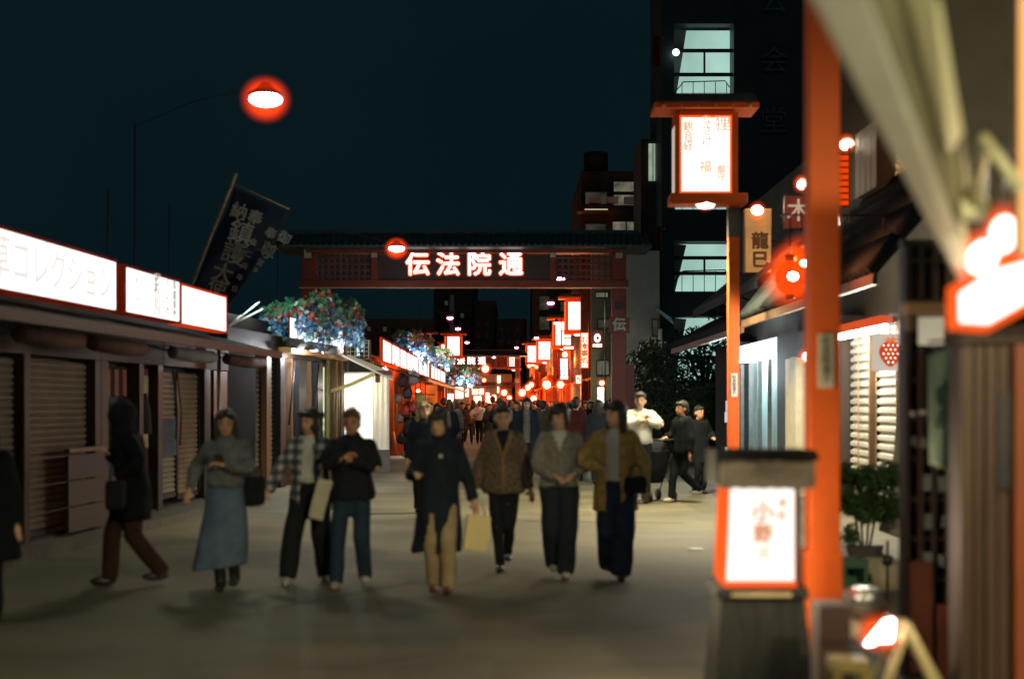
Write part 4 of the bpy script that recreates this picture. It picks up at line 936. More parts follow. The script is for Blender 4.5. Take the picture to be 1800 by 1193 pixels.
for dx in (-0.32, 0.32): MB().box(dx - 0.04, dx + 0.04, 0, 0.1, 0, 2.3).build('post', emit('lit_red_post', (1, 0.16, 0.02), 0.8, 0.3, 2) if 'lit_red_post' not in MATS else MATS['lit_red_post'], t)
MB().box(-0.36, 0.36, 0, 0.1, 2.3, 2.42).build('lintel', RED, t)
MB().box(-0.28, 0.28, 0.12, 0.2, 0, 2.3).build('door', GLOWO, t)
MB().box(-0.3, 0.3, -0.6, 0.0, 1.9, 1.96).build('canopy', RED, t)

# ---------------------------------------------------------------- right side beyond the gate: red lit shop fronts
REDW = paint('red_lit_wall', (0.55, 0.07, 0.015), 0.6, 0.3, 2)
GLOWR = emit('red_lit_shop', (1, 0.085, 0.006), 1.5, 0.5, 1.3)
fronts = [(46, 54, 3.15, 'first red shop front beyond the gate with a tall vertical sign'), (54.2, 63, 3.0, 'red shop front glowing brightly behind the largest far lantern'), (63.2, 74, 2.8, 'red shop front with a lit grid window'), (74.2, 88, 2.5, 'orange red restaurant front far down the street'), (88.2, 104, 1.9, 'distant red restaurant front near the second gate'), (104.5, 125, 1.0, 'last red shop front before the bend')]
for k, (d0, d1, X, lab) in enumerate(fronts):
    t = thing('red_shop', lab, 'shop', (X + 0.35, d1, 0), R(-90), 'red lit shops beyond the gate')
    Lf = d1 - d0
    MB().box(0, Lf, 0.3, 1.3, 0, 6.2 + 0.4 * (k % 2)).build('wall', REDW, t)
    for i in range(3): MB().box(Lf * i / 3 + 0.3, Lf * (i + 1) / 3 - 0.3, 0.2, 0.29, 3.9, 5.2).build('upper_window', GLOWR if (i + k) % 2 else SHOPI[1], t)  # glowing panels added for the red haze over the street
    for i in range(4): MB().box(Lf * i / 3.0 - (0.15 if i else 0), Lf * i / 3.0 + 0.15 - (0.15 if i else 0) , -0.05, 0.29, 0, 3.3).build('pillar', RED, t)
    for i in range(3): MB().box(Lf * i / 3 + 0.25, Lf * (i + 1) / 3 - 0.25, 0.2, 0.28, 0.3, 2.35).build('lit_window', [GLOWR, SHOPI[(k + i) % 3]][(i + k) % 2], t)
    MB().slab([(0, -0.7, 2.45), (Lf, -0.7, 2.45), (Lf, 0.28, 2.75), (0, 0.28, 2.75)], (0, 0, 1), 0.05).build('awning', RED, t)
    MB().box(0.1, Lf - 0.1, -0.06, 0.28, 2.85, 3.35).build('sign_board', EDGED if k % 2 else RED, t)
    point('shop_light', (Lf / 2, -1.0, 2.1), 330 + 110 * k, (1, 0.28, 0.08), 0.2, t)
    point('shop_light', (Lf - 1.5, -0.5, 3.6), 220 + 80 * k, (1, 0.18, 0.04), 0.2, t)  # added upper lamp, deepens the red glow of the street
WAL = WOODM
# globe lanterns along them
GL = emit('glowing_globe', (1, 0.72, 0.40), 3)
def globe(px, py, D, r, label, halo='orange', mat=None, name='globe_lantern', group='small globe lanterns down the street', k=2.3):
    c = at(px, py, D); t = thing(name, label, 'lantern', c, 0, group)
    MB().ball((0, 0, 0), (r, r, r * 1.05), 12, 9).build('globe', mat or GL, t)
    if halo: MB().ball((0, 0, 0), r * k, 14, 9).build('glass_globe', halomat(halo, r * k), t)  # halo put in as a glowing ball, no second globe there
    MB().tube([(0, 0, r * 0.9), (0, 0, r * 1.25)], r * 0.4, 8).build('cap', BLACK, t)
    MB().tube([(0, 0, r * 1.2), (0, 0, r + 0.5)], 0.012, 5).build('cord', BLACK, t)
for px, py, D, r, lab in [(961, 676, 60, 0.17, 'brightest globe lantern among the red shop fronts'), (985, 676, 58, 0.14, 'globe lantern right of the brightest one'), (934, 676, 76, 0.13, 'upper globe lantern of the diagonal string'), (928, 681, 80, 0.15, 'second globe lantern of the diagonal string'), (918, 690, 84, 0.2, 'third globe lantern of the diagonal string'), (938, 700, 74, 0.15, 'low globe lantern just above the crowd'), (886, 690, 100, 0.2, 'globe lantern beside a pink sign at the street end'), (895, 699, 100, 0.16, 'small globe lantern close to the crowd heads'), (853, 648, 98, 0.24, 'round yellow lamp hanging under the second gate'), (851, 668, 100, 0.12, 'tiny lamp below the round yellow lamp'), (862, 702, 62, 0.16, 'orange lantern held up over the crowd'), (894, 729, 40, 0.06, 'tiny orange light between the two middle heads'), (930, 643, 90, 0.1, 'tiny lamp under the left box of the close pair'), (943, 645, 90, 0.1, 'tiny lamp under the right box of the close pair'), (993, 623, 66, 0.12, 'tiny lamp above the lit grid window')]:
    globe(px, py, D, r, lab)
# lit signs down the street
def lit_board(px0, px1, py0, py1, D, mat, label, edge=EDGE, words=None, wm=None, ws=0.2, ew=2.0, vertical=True, pole=True, name='lit_sign', group=None, bold=0.01):
    a, b2 = at(px0, py1, D), at(px1, py0, D); e = ew * D / F
    t = thing(name, label, 'sign', (a.x, D, a.z), 0, group); W, H_ = b2.x - a.x, b2.z - a.z
    MB().box(-e, W + e, 0.02, 0.2, -e, H_ + e).build('case', edge, t)  # emissive edge materials put the panel's halation into the case
    MB().box(0, W, 0.0, 0.019, 0, H_).build('panel', mat, t)
    if words: text(words, ws, wm, t, (W / 2, -0.01, H_ / 2), vertical=vertical, bold=bold, name='sign_writing', line=0.95)
    if pole: MB().bar((W + e, 0.12, H_ * 0.5), (W + e + 0.4, 0.12, H_ * 0.5), 0.04).build('bracket', BLACK, t)
    return t
REDINK = emit('lit_red_writing', (1, 0.25, 0.08), 0.8)
lit_board(1022, 1033, 586, 645, 47, LITWARM, 'tall vertical lit sign with dark strokes beyond the gate', EDGEO, 'お食事処', REDINK, 0.24)
lit_board(1042, 1058, 583, 612, 44.6, RED_D, 'dark red sign with a white oval emblem beside the gate post', RED_D, None, pole=True)
c = at(1050, 594, 44.55); t = thing('emblem_lamp', 'white lit oval emblem ring on the dark red sign', 'sign', c)
b = MB(); b.tube([(0, 0, 0), (0, -0.03, 0)], 0.1, 20); e1 = b.build('disc', LITWARM, t); e1.scale = (1, 1, 1.35)
MB().tube([(0.01, -0.035, 0), (0.01, -0.04, 0)], 0.05, 16).build('disc_centre', RED_D, t)
text('口福堂', 0.10, LITWARM, t, (0, -0.01, -0.24), bold=0.004)
lit_board(988, 992, 582, 606, 66, LITWARM, 'slim lit sign at the left edge of the second lantern box', EDGE)
lit_board(991, 1008, 609, 613, 62, LITWARM, 'thin horizontal lit sign under the second lantern box', EDGE)
b0_ = lit_board(985, 998, 630, 666, 60, emit('cold_lit_window', (0.92, 0.90, 1.0), 1.8, 0.2, 6), 'tall lit lattice window in the red shop front', BLACK)
for i in range(1, 5): MB().box(0, 13 * 60 / F, -0.03, -0.01, 36 * 60 / F * i / 5 - 0.01, 36 * 60 / F * i / 5 + 0.01).build('glazing_bar', BLACK, b0_)
MB().box(13 * 60 / F / 2 - 0.01, 13 * 60 / F / 2 + 0.01, -0.035, -0.012, 0, 36 * 60 / F).build('glazing_bar', BLACK, b0_)
lit_board(1013, 1021, 660, 673, 50, LITWARM, 'small cream lantern sign with a red mark', EDGEO, '丸', REDINK, 0.16)
lit_board(1050, 1062, 680, 708, 40, emit('lit_bark_lamp', (1, 0.93, 0.72), 1.5, 0.5, 7), 'glowing upright lamp beside the right gate post', WOODD, pole=False)
globe(1058, 673, 41, 0.07, 'small lamp shining above the upright lamp by the gate post', 'orange')
lit_board(881, 889, 698, 706, 96, paint('pink_board', (0.5, 0.15, 0.12), 0.6, 0.1), 'small pink board at the end of the street', RED_D)
# shops closing the street at the far end
t = thing('street_end_shop', 'warmly lit shops closing the far end of the street', 'shop', (fx(770, 112), 112, 0))
MB().box(0, fx(900, 112) - fx(770, 112), 0.2, 6, 0, 3.9).build('wall', WOODM, t)
for i, (a, b2, y0, y1) in enumerate([(775, 783, 680, 706), (800, 814, 680, 700), (818, 826, 683, 697), (830, 840, 684, 693), (842, 850, 683, 693), (786, 797, 692, 708), (833, 846, 696, 708), (852, 860, 690, 706), (866, 872, 694, 706), (874, 880, 660, 690)]):
    X0 = fx(770, 112); MB().box(fx(a, 112) - X0, fx(b2, 112) - X0, 0.05, 0.15, zpy(y1, 112), zpy(y0, 112)).build('lit_window', LITWARM if i % 3 else GL, t)
for i in range(5): MB().box(1.2 * i, 1.2 * i + 0.15, 0.0, 0.2, 0, 3.0).build('pillar', RED, t)
MB().slab([(0, -0.8, 2.9), (6, -0.8, 2.9), (6, 0.2, 3.2), (0, 0.2, 3.2)], (0, 0, 1), 0.06).build('awning', RED_D, t)
point('shop_light', (3, -3, 3), 220, (1, 0.7, 0.4), 0.3, t)
for px, py, D, lab in ((845, 700, 108, 'row'),): pass
# egg lamp on a pedestal
c = at(1025, 752, 30)
t = thing('egg_lamp', 'small glowing egg shaped lamp on a white pedestal between the walkers', 'lamp', (c.x, c.y, 0))
MB().loft([(0, 0, 0, 0.15, 0.15), (c.z - 0.15, 0, 0, 0.09, 0.09)], 12).build('pedestal', WHITEP, t)
MB().loft([(c.z - 0.15, 0, 0, 0.105, 0.105), (c.z - 0.06, 0, 0, 0.125, 0.125), (c.z + 0.04, 0, 0, 0.115, 0.115), (c.z + 0.11, 0, 0, 0.06, 0.06), (c.z + 0.13, 0, 0, 0.01, 0.01)], 16).build('globe', emit('egg_glow', (1, 0.9, 0.95), 4), t)
MB().ball((0, 0, c.z), (0.16, 0.16, 0.18), 16, 10).build('glass_globe', halomat('pink', 0.16), t)  # pink halation of the egg lamp, added as a volume

# ---------------------------------------------------------------- right row of shops
RX = 5.15
def facing_left(name, label, cat, d0, d1, X=RX, group=None): return thing(name, label, cat, (X, d1, 0), R(-90), group)
def rs(px, X=RX, d1=0): return d1 - X * F / (px - CX)     # local x of a photo column on the wall at X
t = facing_left('glass_front_shop', 'shop with a curtained glass front under a cold white tube light', 'shop', 26, 36)
d1 = 36
a, b2 = rs(1300, RX, d1), rs(1366, RX, d1)
MB().box(0, 11.0, 0.4, 5, 0, 6.2).build('wall', paint('dim_plaster', (0.09, 0.09, 0.08), 0.8, 0.3, 1), t)
MB().box(0, a, 0.0, 0.39, 0, 3.0).build('pier', CONC, t); MB().box(b2, 11.0, 0.0, 0.39, 0, 2.9).build('pier', paint('blue_grey_wall', (0.075, 0.085, 0.095), 0.7, 0.2), t)
GLASSC = paint('curtain_teal', (0.30, 0.42, 0.40), 0.5, 0.35, 3, 0.3, 8, stretch=(5, 5, 0.3))
GLASSC.node_tree.nodes['Principled BSDF'].inputs['Emission Color'].default_value = (0.35, 0.75, 0.68, 1); GLASSC.node_tree.nodes['Principled BSDF'].inputs['Emission Strength'].default_value = 0.04
cc = folds(a, b2, 0.05, 2.5, 0.22, 7, 0.06).build('curtain', GLASSC, t, fix=False)
LITC = emit('tube_light', (0.95, 0.97, 1), 5)
MB().box(a, b2, -0.02, 0.36, 2.52, 2.9).build('lit_fascia', emit('cold_fascia', (0.92, 0.90, 1), 1.6, 0.25, 3), t)
MB().tube([(a - 0.2, -0.12, 2.55), (b2 - 0.6, -0.12, 2.55)], 0.05, 8).build('tube_lamp', LITC, t)
for i in range(5): MB().box(a + (b2 - a) * i / 4 - 0.03, a + (b2 - a) * i / 4 + 0.03, 0.02, 0.1, 0.0, 2.5).build('mullion', GREYM, t)
for (zc, dx) in ((1.55, 0.1), (1.3, 0.25), (0.5, 0.2)): MB().box(a - dx, a - dx + 0.2, -0.3, -0.25, zc - 0.12, zc + 0.12).build('paper_note', emit('lit_note', (0.8, 0.95, 0.9), 0.7) if 'lit_note' not in MATS else MATS['lit_note'], t)
point('tube_light', ((a + b2) / 2, -0.7, 2.35), 170, (0.80, 0.95, 1), 0.3, t)
x0, x1 = rs(1395, RX, d1), rs(1403, RX, d1)
MB().box(x0, x1, -0.06, -0.01, 0, 2.45).build('door_frame', WOODL, t)
x0, x1 = rs(1405, RX, d1), rs(1425, RX, d1)
MB().box(x0, x1, -0.25, -0.01, 0, 2.4).build('column', paint('cream_column', (0.50, 0.46, 0.36), 0.6, 0.15), t)
c = at(1419, 627, 23.9); globe(1419, 627, 23.6, 0.085, 'small round white lamp on the cream column beside the red pole', 'orange', emit('white_globe', (1, 0.9, 0.82), 7)); point('column_lamp', (c.x - 0.35, c.y, c.z - .2), 22, (1, 0.85, 0.6), 0.08)
# tiled roofs over the right shops
def tiled_roof(label, d0, d1, z, X=RX, out=1.1, rise=0.75, n=None, mat=TILE):
    t = facing_left('tiled_roof', label, 'roof', d0, d1, X); L = d1 - d0
    MB().slab([(0, -out, z), (L, -out, z), (L, 0.0, z + rise), (0, 0.0, z + rise)], (0, 0, 1), 0.06).build('deck', WOODD, t)
    n = n or int(L / 0.22); tl = None
    for i in range(n):
        x = (i + 0.5) * L / n; sl = rise / out
        b = MB()
        for j in range(4):
            y0, y1 = -out - 0.03 + j * out / 4, -out + (j + 1) * out / 4
            b.tube([(x, y0, z + 0.10 + (y0 + out) * sl), (x, y1, z + 0.085 + (y1 + out) * sl)], L / n * 0.42, 8)
        b.build('tile_row', mat, t)
    MB().box(0, L, -out - 0.02, -out + 0.03, z - 0.09, z + 0.03).build('eave_board', WOODM, t)
    return t
tiled_roof('dark tiled roof over the curtained glass shop', 25.0, 36, 2.95, rise=0.6)
tiled_roof('dark tiled roof above the strawberry sign and its shutter', 15.5, 24.4, 3.0, out=1.2, rise=1.5)
MB_ = MB(); t = facing_left('sloping_awning', 'grey blue sloping awning over the tiled roof of the right shops', 'awning', 24.6, 33)
MB_.slab([(0, -0.9, 3.75), (8.4, -0.9, 3.75), (8.4, 0, 4.5), (0, 0, 4.5)], (0, 0, 1), 0.05); MB_.build('canvas', paint('awning_blue_grey', (0.06, 0.07, 0.08), 0.7, 0.25), t)
MB().box(0, 8.4, -0.95, -0.9, 3.6, 3.78).build('valance', paint('valance_grey', (0.05, 0.055, 0.055), 0.7, 0.2), t)
for i in range(4): MB().bar((0.3 + i * 2.6, -0.88, 3.76), (0.3 + i * 2.6, 0, 3.3), 0.035).build('strut', BLACK, t)
# strawberry shop
t = facing_left('shuttered_sweet_shop', 'shop with a pale lattice shutter behind the red pole', 'shop', 16, 24.6)
d1 = 24.6
MB().box(0, 9.2, 0.4, 5, 0, 9.5).build('wall', paint('beige_siding', (0.07, 0.06, 0.04), 0.7, 0.25, 2, 0.2, stretch=(6, 1, 0.3)), t)
a, b2 = rs(1478, RX, d1), rs(1576, RX, d1); mdl = (a + b2) / 2 - 0.1
MB().box(0, a - 0.05, 0.0, 0.39, 0, 3.0).build('pier', WOODD, t); MB().box(b2 + 0.05, 9.2, 0, 0.39, 0, 3.0).build('pier', WOODD, t)
s1_ = shutter(t, a, mdl, 0.15, 2.75, SHUT_W, y=0.2, pitch=0.13, dp=0.05); s2_ = shutter(t, mdl + 0.08, b2, 0.15, 2.75, SHUT_W, y=0.2, pitch=0.13, dp=0.05)
for i in range(3): MB().box(a + (b2 - a) * (i + 0.5) / 3 - 0.012, a + (b2 - a) * (i + 0.5) / 3 + 0.012, 0.135, 0.148, 0.15, 2.74).build('lattice_bar', WOODL, t)
MB().box(mdl + 0.0, mdl + 0.08, 0.05, 0.25, 0, 2.75).build('mullion', WOODM, t)
MB().tube([(a - 0.6, -0.2, 2.62), (b2 + 0.2, -0.2, 2.62)], 0.05, 8).build('tube_lamp', BULB, t)
MB().box(a - 0.6, b2 + 0.2, -0.28, -0.1, 2.68, 2.78).build('tube_housing', emit('housing_glow', (1, 0.12, 0.03), 0.7), t)
point('tube_light', ((a + b2) / 2, -0.55, 2.5), 210, (1, 0.93, 0.78), 0.25, t)
point('tube_light', ((a + b2) / 2 + 2.5, -0.6, 2.5), 210, (1, 0.92, 0.74), 0.25, t)
# strawberry sign
c = at(1565, 619, 18.6); t = thing('strawberry_sign', 'square white sign with a red strawberry under the bright tube light', 'sign', c)
w = 0.225
MB().box(-w, w, 0.0, 0.08, -0.24, 0.24).build('board', emit('cream_lit_board', (0.95, 0.80, 0.66), 0.62), t)
STRW = emit('strawberry_red', (0.75, 0.08, 0.03), 0.75)
pts = []
for i in range(26):
    th = 2 * math.pi * i / 26; r = 0.155 * (1 - 0.16 * math.sin(th - math.pi / 2) * 1.0)
    x, z = math.cos(th), math.sin(th); wd = 0.15 if z > 0 else 0.15 * (1 - 0.35 * (-z) ** 1.4)
    pts.append((x * wd, z * (0.15 if z > 0 else 0.19) + 0.0))
br = MB().prism(pts, -0.014, -0.004).build('berry', STRW, t)
for i in range(5):
    for j in range(4):
        x, z = -0.09 + j * 0.06 + (0.03 if i % 2 else 0), 0.09 - i * 0.055
        if abs(x) < 0.12 - max(0, -z) * 0.3: MB().ball((x, -0.016, z), (0.009, 0.005, 0.012), 6, 4).build('seed', LITWARM, br)
b = MB(); b.prism([(-0.10, 0.17), (-0.04, 0.14), (-0.02, 0.10), (0.02, 0.14), (0.06, 0.11), (0.05, 0.15), (0.12, 0.17), (0.05, 0.18), (0.03, 0.22), (0, 0.17), (-0.05, 0.21), (-0.04, 0.17)], -0.022, -0.015); b.build('leaf_cap', REDINK, br)
MB().box(0.225, 0.40, 0.02, 0.1, -0.45, 0.6).build('side_panel', emit('side_lit_panel', (1, 0.9, 0.78), 1.6, 0.2), t)
MB().box(0.40, 0.415, 0.0, 0.11, -0.46, 0.6).build('side_panel_edge', EDGE, t)
MB().bar((0, 0.04, 0.24), (0, 0.04, 0.5), 0.02).build('hanger', BLACK, t)
MB().bar((0, 0.04, 0.5), (0.9, 0.04, 0.5), 0.03).build('bracket', BLACK, t)

# hanging signs and lights over the right shops
AMB = emit('amber_lit_board', (1, 0.45, 0.14), 0.48, 0.25, 2)
BRN = emit('brown_print', (0.16, 0.07, 0.03), 0.5)
t = lit_board(1311, 1355, 368, 478, 26, AMB, 'amber hanging sign with two large brown characters', paint('amber_edge', (0.45, 0.25, 0.08), 0.5, 0.1), None, ew=1.5)
W, H_ = 44 * 26 / F, 110 * 26 / F
for ch, py in (('龍', 425), ('巳', 458)): text(ch, 0.32, BRN, t, (W / 2 + 0.03, -0.01, (478 - py) * 26 / F), bold=0.012)
text('今昔', 0.07, EDGEO, t, (W * 0.4, -0.01, (478 - 385) * 26 / F)); text('きもの', 0.07, EDGEO, t, (W * 0.6, -0.01, (478 - 394) * 26 / F))
MB().ball((W * 0.45, -0.03, H_ - 0.02), (0.11, 0.05, 0.09), 12, 8).build('sign_lamp', BULB, t)
MB().ball((W * 0.45, -0.03, H_ - 0.04), (0.20, 0.08, 0.22), 14, 9).build('lamp_bowl', halomat('orange', 0.12), t)  # orange halo added round the sign lamp
point('sign_light', (W * 0.5, -0.5, H_), 16, (1, 0.6, 0.3), 0.05, t)
t = lit_board(1382, 1425, 345, 400, 24, emit('dull_red_lit_board', (0.26, 0.045, 0.025), 0.6, 0.3, 3), 'dull red sign with one white brush character left of the red pole', RED_D, '木', emit('pale_brush', (1, 0.7, 0.5), 0.5), 0.40, bold=0.004)
t = lit_board(1541, 1594, 243, 325, 20, emit('orange_lit_board', (1, 0.50, 0.19), 0.62, 0.15, 2), 'orange sign with brown characters beside the white awning', AMB, None, ew=1.5)
text('専門店', 0.145, BRN, t, (14 * 20 / F, -0.01, 40 * 20 / F), vertical=True, bold=0.004); text('つくだ', 0.145, BRN, t, (36 * 20 / F, -0.01, 40 * 20 / F), vertical=True, bold=0.004)
def spotlight(px, py, D, r, label, col=BULBW, mat=None, power=12):
    c = at(px, py, D); t = thing('spotlight', label, 'spotlight', c, 0, 'spotlights over the right shops')
    MB().loft([(-0.02, 0, 0, r, r), (0.06, 0.02, 0, r * 0.95, r * 0.95), (0.12, 0.05, 0, r * 0.5, r * 0.5)], 14, M=Matrix.Rotation(R(35), 4, 'Y') @ Matrix.Rotation(R(50), 4, 'X')).build('housing', WHITEP, t)
    MB().ball((-0.01, -0.03, -0.02), (r * 0.85, r * 0.5, r * 0.75), 12, 8).build('bulb', BULB if mat is None else mat, t)
    MB().ball((0, 0, 0), r * 1.7, 12, 8).build('lamp_bowl', halomat('orange', r * 1.7), t)  # orange halation of the bulb, added as a glowing volume
    MB().bar((0.03, 0.02, 0.05), (0.45, 0.05, 0.25), 0.025).build('arm', BLACK, t)
    if power: point('lamp_light', (-0.1, -0.3, -0.05), power, (1, 0.8, 0.55), 0.05, t)
spotlight(1487, 253, 21, 0.105, 'spotlight shining at the top right of the red pole', power=20)
spotlight(1411, 323, 23, 0.105, 'spotlight shining left of the red pole above the dull red sign', power=20)
spotlight(1471, 444, 20, 0.095, 'round lamp glowing right of the red pole below the bottle lamp', power=15)
c = at(1471, 398, 20.5); t = thing('bottle_lamp', 'small lit upright lamp at the right edge of the red pole', 'lamp', c)
MB().loft([(-0.25, 0, 0, 0.06, 0.06), (-0.05, 0, 0, 0.07, 0.07), (0.05, 0, 0, 0.055, 0.055), (0.17, 0, 0, 0.045, 0.045), (0.19, 0, 0, 0.02, 0.02)], 12).build('glass', LITWARM, t)
MB().tube([(0, 0, 0), (0, 0, -0.02)], 0.08, 12).build('ring', BLACK, t); MB().bar((0, 0.06, 0), (0.4, 0.1, 0), 0.03).build('bracket', BLACK, t)
c = at(1480, 318, 19); t = thing('red_slatted_lantern', 'red glowing slatted lantern right of the red pole', 'lantern', (c.x, c.y, c.z - 0.34))
MB().box(-0.085, 0.085, 0.03, 0.1, 0, 0.7).build('case', paint('deep_red', (0.2, 0.01, 0.005), 0.5, 0.1), t)
RSL = emit('red_lit_slat', (1, 0.07, 0.005), 0.85)
for i in range(8): MB().box(-0.085, 0.085, -0.02, 0.028, 0.02 + i * 0.086, 0.075 + i * 0.086).build('slat', RSL, t)
MB().bar((0.11, 0.05, -0.2), (0.11, 0.05, 0.9), 0.02).build('bracket', WOODL, t)
red_lantern(1410, 465, 16.2, 0.165, 'bright red lantern touching the left edge of the red pole', glow=2.3, power=40, core=0.5, cord=0.35)
c = at(1410, 440, 16.0); t = thing('lantern_bracket', 'thin black bracket carrying the twin red lanterns out from the eaves', 'bracket', c); MB().bar((-0.25, 0, 0.40), (1.0, 0.1, 0.40), 0.02).build('arm', BLACK, t); MB().bar((0.95, 0.1, 0.40), (0.95, 0.1, -0.1), 0.02).build('strut', BLACK, t)
red_lantern(1389, 488, 15.8, 0.17, 'bright red lantern just below its twin left of the red pole', glow=2.3, power=0, core=0.55, cord=0.5)
t = facing_left('upper_siding_wall', 'beige ribbed wall panels above the shutter beside the orange sign', 'wall', 18, 24, RX - 0.3)
for i in range(4): MB().box(3.9 + i * 0.3, 4.17 + i * 0.3, 0.0, 0.25, 4.5, 5.4).build('panel', paint('ribbed_beige', (0.36, 0.29, 0.18), 0.6, 0.2, 3, 0.2, stretch=(8, 1, .3)) if 'ribbed_beige' not in MATS else MATS['ribbed_beige'], t)

# white drooping flag, potted shrub, crate
WCL = paint('white_cloth', (0.42, 0.38, 0.31), 0.8, 0.15, 3, 0.2)
D_ = 14.0; c = at(1595, 610, D_)
t = thing('drooping_flag', 'narrow white cloth flag drooping beside the pale shutter', 'flag', (c.x, c.y, 0))
b = MB(); vs = []
for j in range(15):
    v = j / 14; py = 610 + 335 * v; k = v ** 2.6
    xr = (1602 - 1595 - 14 * v + (-10 if v > .9 else 0)) * D_ / F; xl = (1580 - 1595 - 38 * k) * D_ / F
    z = zpy(py, D_)
    for i in range(5): vs.append((xl + (xr - xl) * i / 4, 0.05 * math.sin(i * 1.6 + v * 5), z - (0.02 * (4 - i) * (-1) * k)))
b._add(vs, [(j * 5 + i, (j + 1) * 5 + i, (j + 1) * 5 + i + 1, j * 5 + i + 1) for j in range(14) for i in range(4)], True)
cl = b.build('cloth', WCL, t, fix=False); sm = cl.modifiers.new('s', 'SOLIDIFY'); sm.thickness = 0.006
MB().tube([(0.05, 0.05, 0), (0.05, 0.05, zpy(600, D_) + 0.1)], 0.012, 6).build('pole', BLACK, t)
t = thing('potted_shrub', 'bushy green potted shrub in front of the pale shutter', 'plant', (at(1520, 0, 13.6).x, 13.6, 0))
MB().loft([(0, 0, 0, 0.13, 0.13), (0.26, 0, 0, 0.18, 0.18)], 14).build('pot', paint('clay_pot', (0.10, 0.08, 0.07), 0.7, 0.2), t)
b = MB()
for dx in (-0.08, -0.03, 0.04, 0.1): b.tube([(dx * 0.4, 0, 0.2), (dx, 0.02, 0.5), (dx * 2.2, 0, 0.85)], 0.012, 5)
b.build('stems', BARK, t)
lv = MB(); rnd = random.Random(31)
for k in range(22): leaves(lv, (rnd.uniform(-0.24, 0.26), rnd.uniform(-0.2, 0.2), rnd.uniform(0.55, 1.0)), (0.14, 0.12, 0.10), 190, 0.036, rnd)
leaves(lv, (-0.14, 0, 0.35), (0.09, 0.1, 0.14), 200, 0.03, rnd)
lv.build('foliage', paint('shrub_leaf', (0.04, 0.085, 0.025), 0.5, 0.35, 4), t, kind='stuff', fix=False)
t = thing('bottle_crate', 'dark green plastic crate on the ground right of the red pole', 'crate', (at(1492, 0, 11.9).x, 11.9, 0))
GRN = paint('crate_green', (0.03, 0.10, 0.055), 0.5, 0.2)
for (x0, x1, y0, y1, z0, z1) in ((-.22, .16, 0, .02, 0, .12), (-.22, .16, 0, .02, .24, .31), (-.22, -.19, 0, .02, .12, .24), (.13, .16, 0, .02, .12, .24), (-.05, -.02, 0, .02, .12, .24), (-.22, .16, .28, .30, 0, .31), (-.22, -.2, .02, .28, 0, .31), (.14, .16, .02, .28, 0, .31)):
    MB().box(x0, x1, y0, y1, z0, z1).build('crate_side', GRN, t)
MB().box(-.2, .14, .02, .28, 0.0, 0.03).build('crate_floor', GRN, t)
t = thing('stone_block', 'rounded pale stone slab beside the green crate', 'stone', (at(1545, 0, 12.4).x, 12.4, 0))
MB().loft([(0, 0, 0, 0.20, 0.16), (0.22, 0, 0, 0.19, 0.15), (0.27, 0, 0, 0.12, 0.1)], 9).build('slab', paint('pale_stone', (0.42, 0.36, 0.26), 0.8, 0.2), t)
t = thing('small_bracket_stand', 'small dark iron stand holding a cup beside the stone', 'stand', (at(1560, 0, 11.6).x, 11.6, 0))
MB().tube([(0, 0, 0), (0, 0, 0.5)], 0.012, 6).build('leg', BLACK, t); MB().tube([(0, 0, 0.36), (-0.1, 0, 0.42)], 0.01, 6).build('arm', BLACK, t); MB().tube([(0, 0, 0.3), (0, 0, 0.38)], 0.04, 10).build('cup', BLACK, t)

# ---------------------------------------------------------------- near dark stall with cards, green banner, wooden booth
D_ = 8.4
def nx(px, D): return (px - CX) / F * D
t = thing('card_rack', 'tall dark rack with small pale cards in its openings beside the green banner', 'rack', (nx(1596, D_), D_, 0))
W = nx(1690, D_) - nx(1596, D_)
MB().box(0, W, 0.12, 0.2, 0, 2.6).build('back', BLACK, t)
for i in range(5): MB().box(W * i / 4 - 0.012, W * i / 4 + 0.012, 0.0, 0.12, 0, 2.55).build('upright', WOODD, t)
for i in range(11): MB().box(0.0, W, 0.02, 0.10, 0.1 + i * 0.235, 0.125 + i * 0.235).build('shelf', WOODD, t)
CARD = paint('card_paper', (0.50, 0.50, 0.46), 0.6, 0.25, 8); CARDD = paint('card_paper_dull', (0.16, 0.17, 0.16), 0.6, 0.3, 8)
for (px, py, w, h, m_) in ((1603, 727, 7, 9, CARD), (1620, 724, 12, 8, CARD), (1606, 775, 7, 16, CARDD), (1622, 778, 8, 18, CARDD), (1630, 848, 14, 28, CARDD), (1656, 850, 14, 26, CARDD), (1632, 916, 14, 26, CARDD), (1631, 984, 16, 28, CARDD), (1630, 1050, 20, 32, CARDD), (1654, 985, 10, 20, CARDD), (1660, 1140, 16, 24, CARDD), (1659, 916, 9, 20, CARDD)):
    x = nx(px, D_) - nx(1596, D_); z = zpy(py, D_); s_ = D_ / F
    MB().box(x - w * s_ / 2, x + w * s_ / 2, -0.012, -0.004, z - h * s_ / 2, z + h * s_ / 2).build('card', m_, t)
MB().box(nx(1598, D_) - nx(1596, D_), nx(1636, D_) - nx(1596, D_), -0.04, -0.015, zpy(1180, D_), zpy(985, D_)).build('red_post', paint('rusty_red', (0.16, 0.045, 0.02), 0.6, 0.3), t)
MB().box(nx(1645, D_) - nx(1596, D_), W, -0.04, -0.015, 0.0, zpy(1060, D_)).build('red_board', MATS['rusty_red'], t)
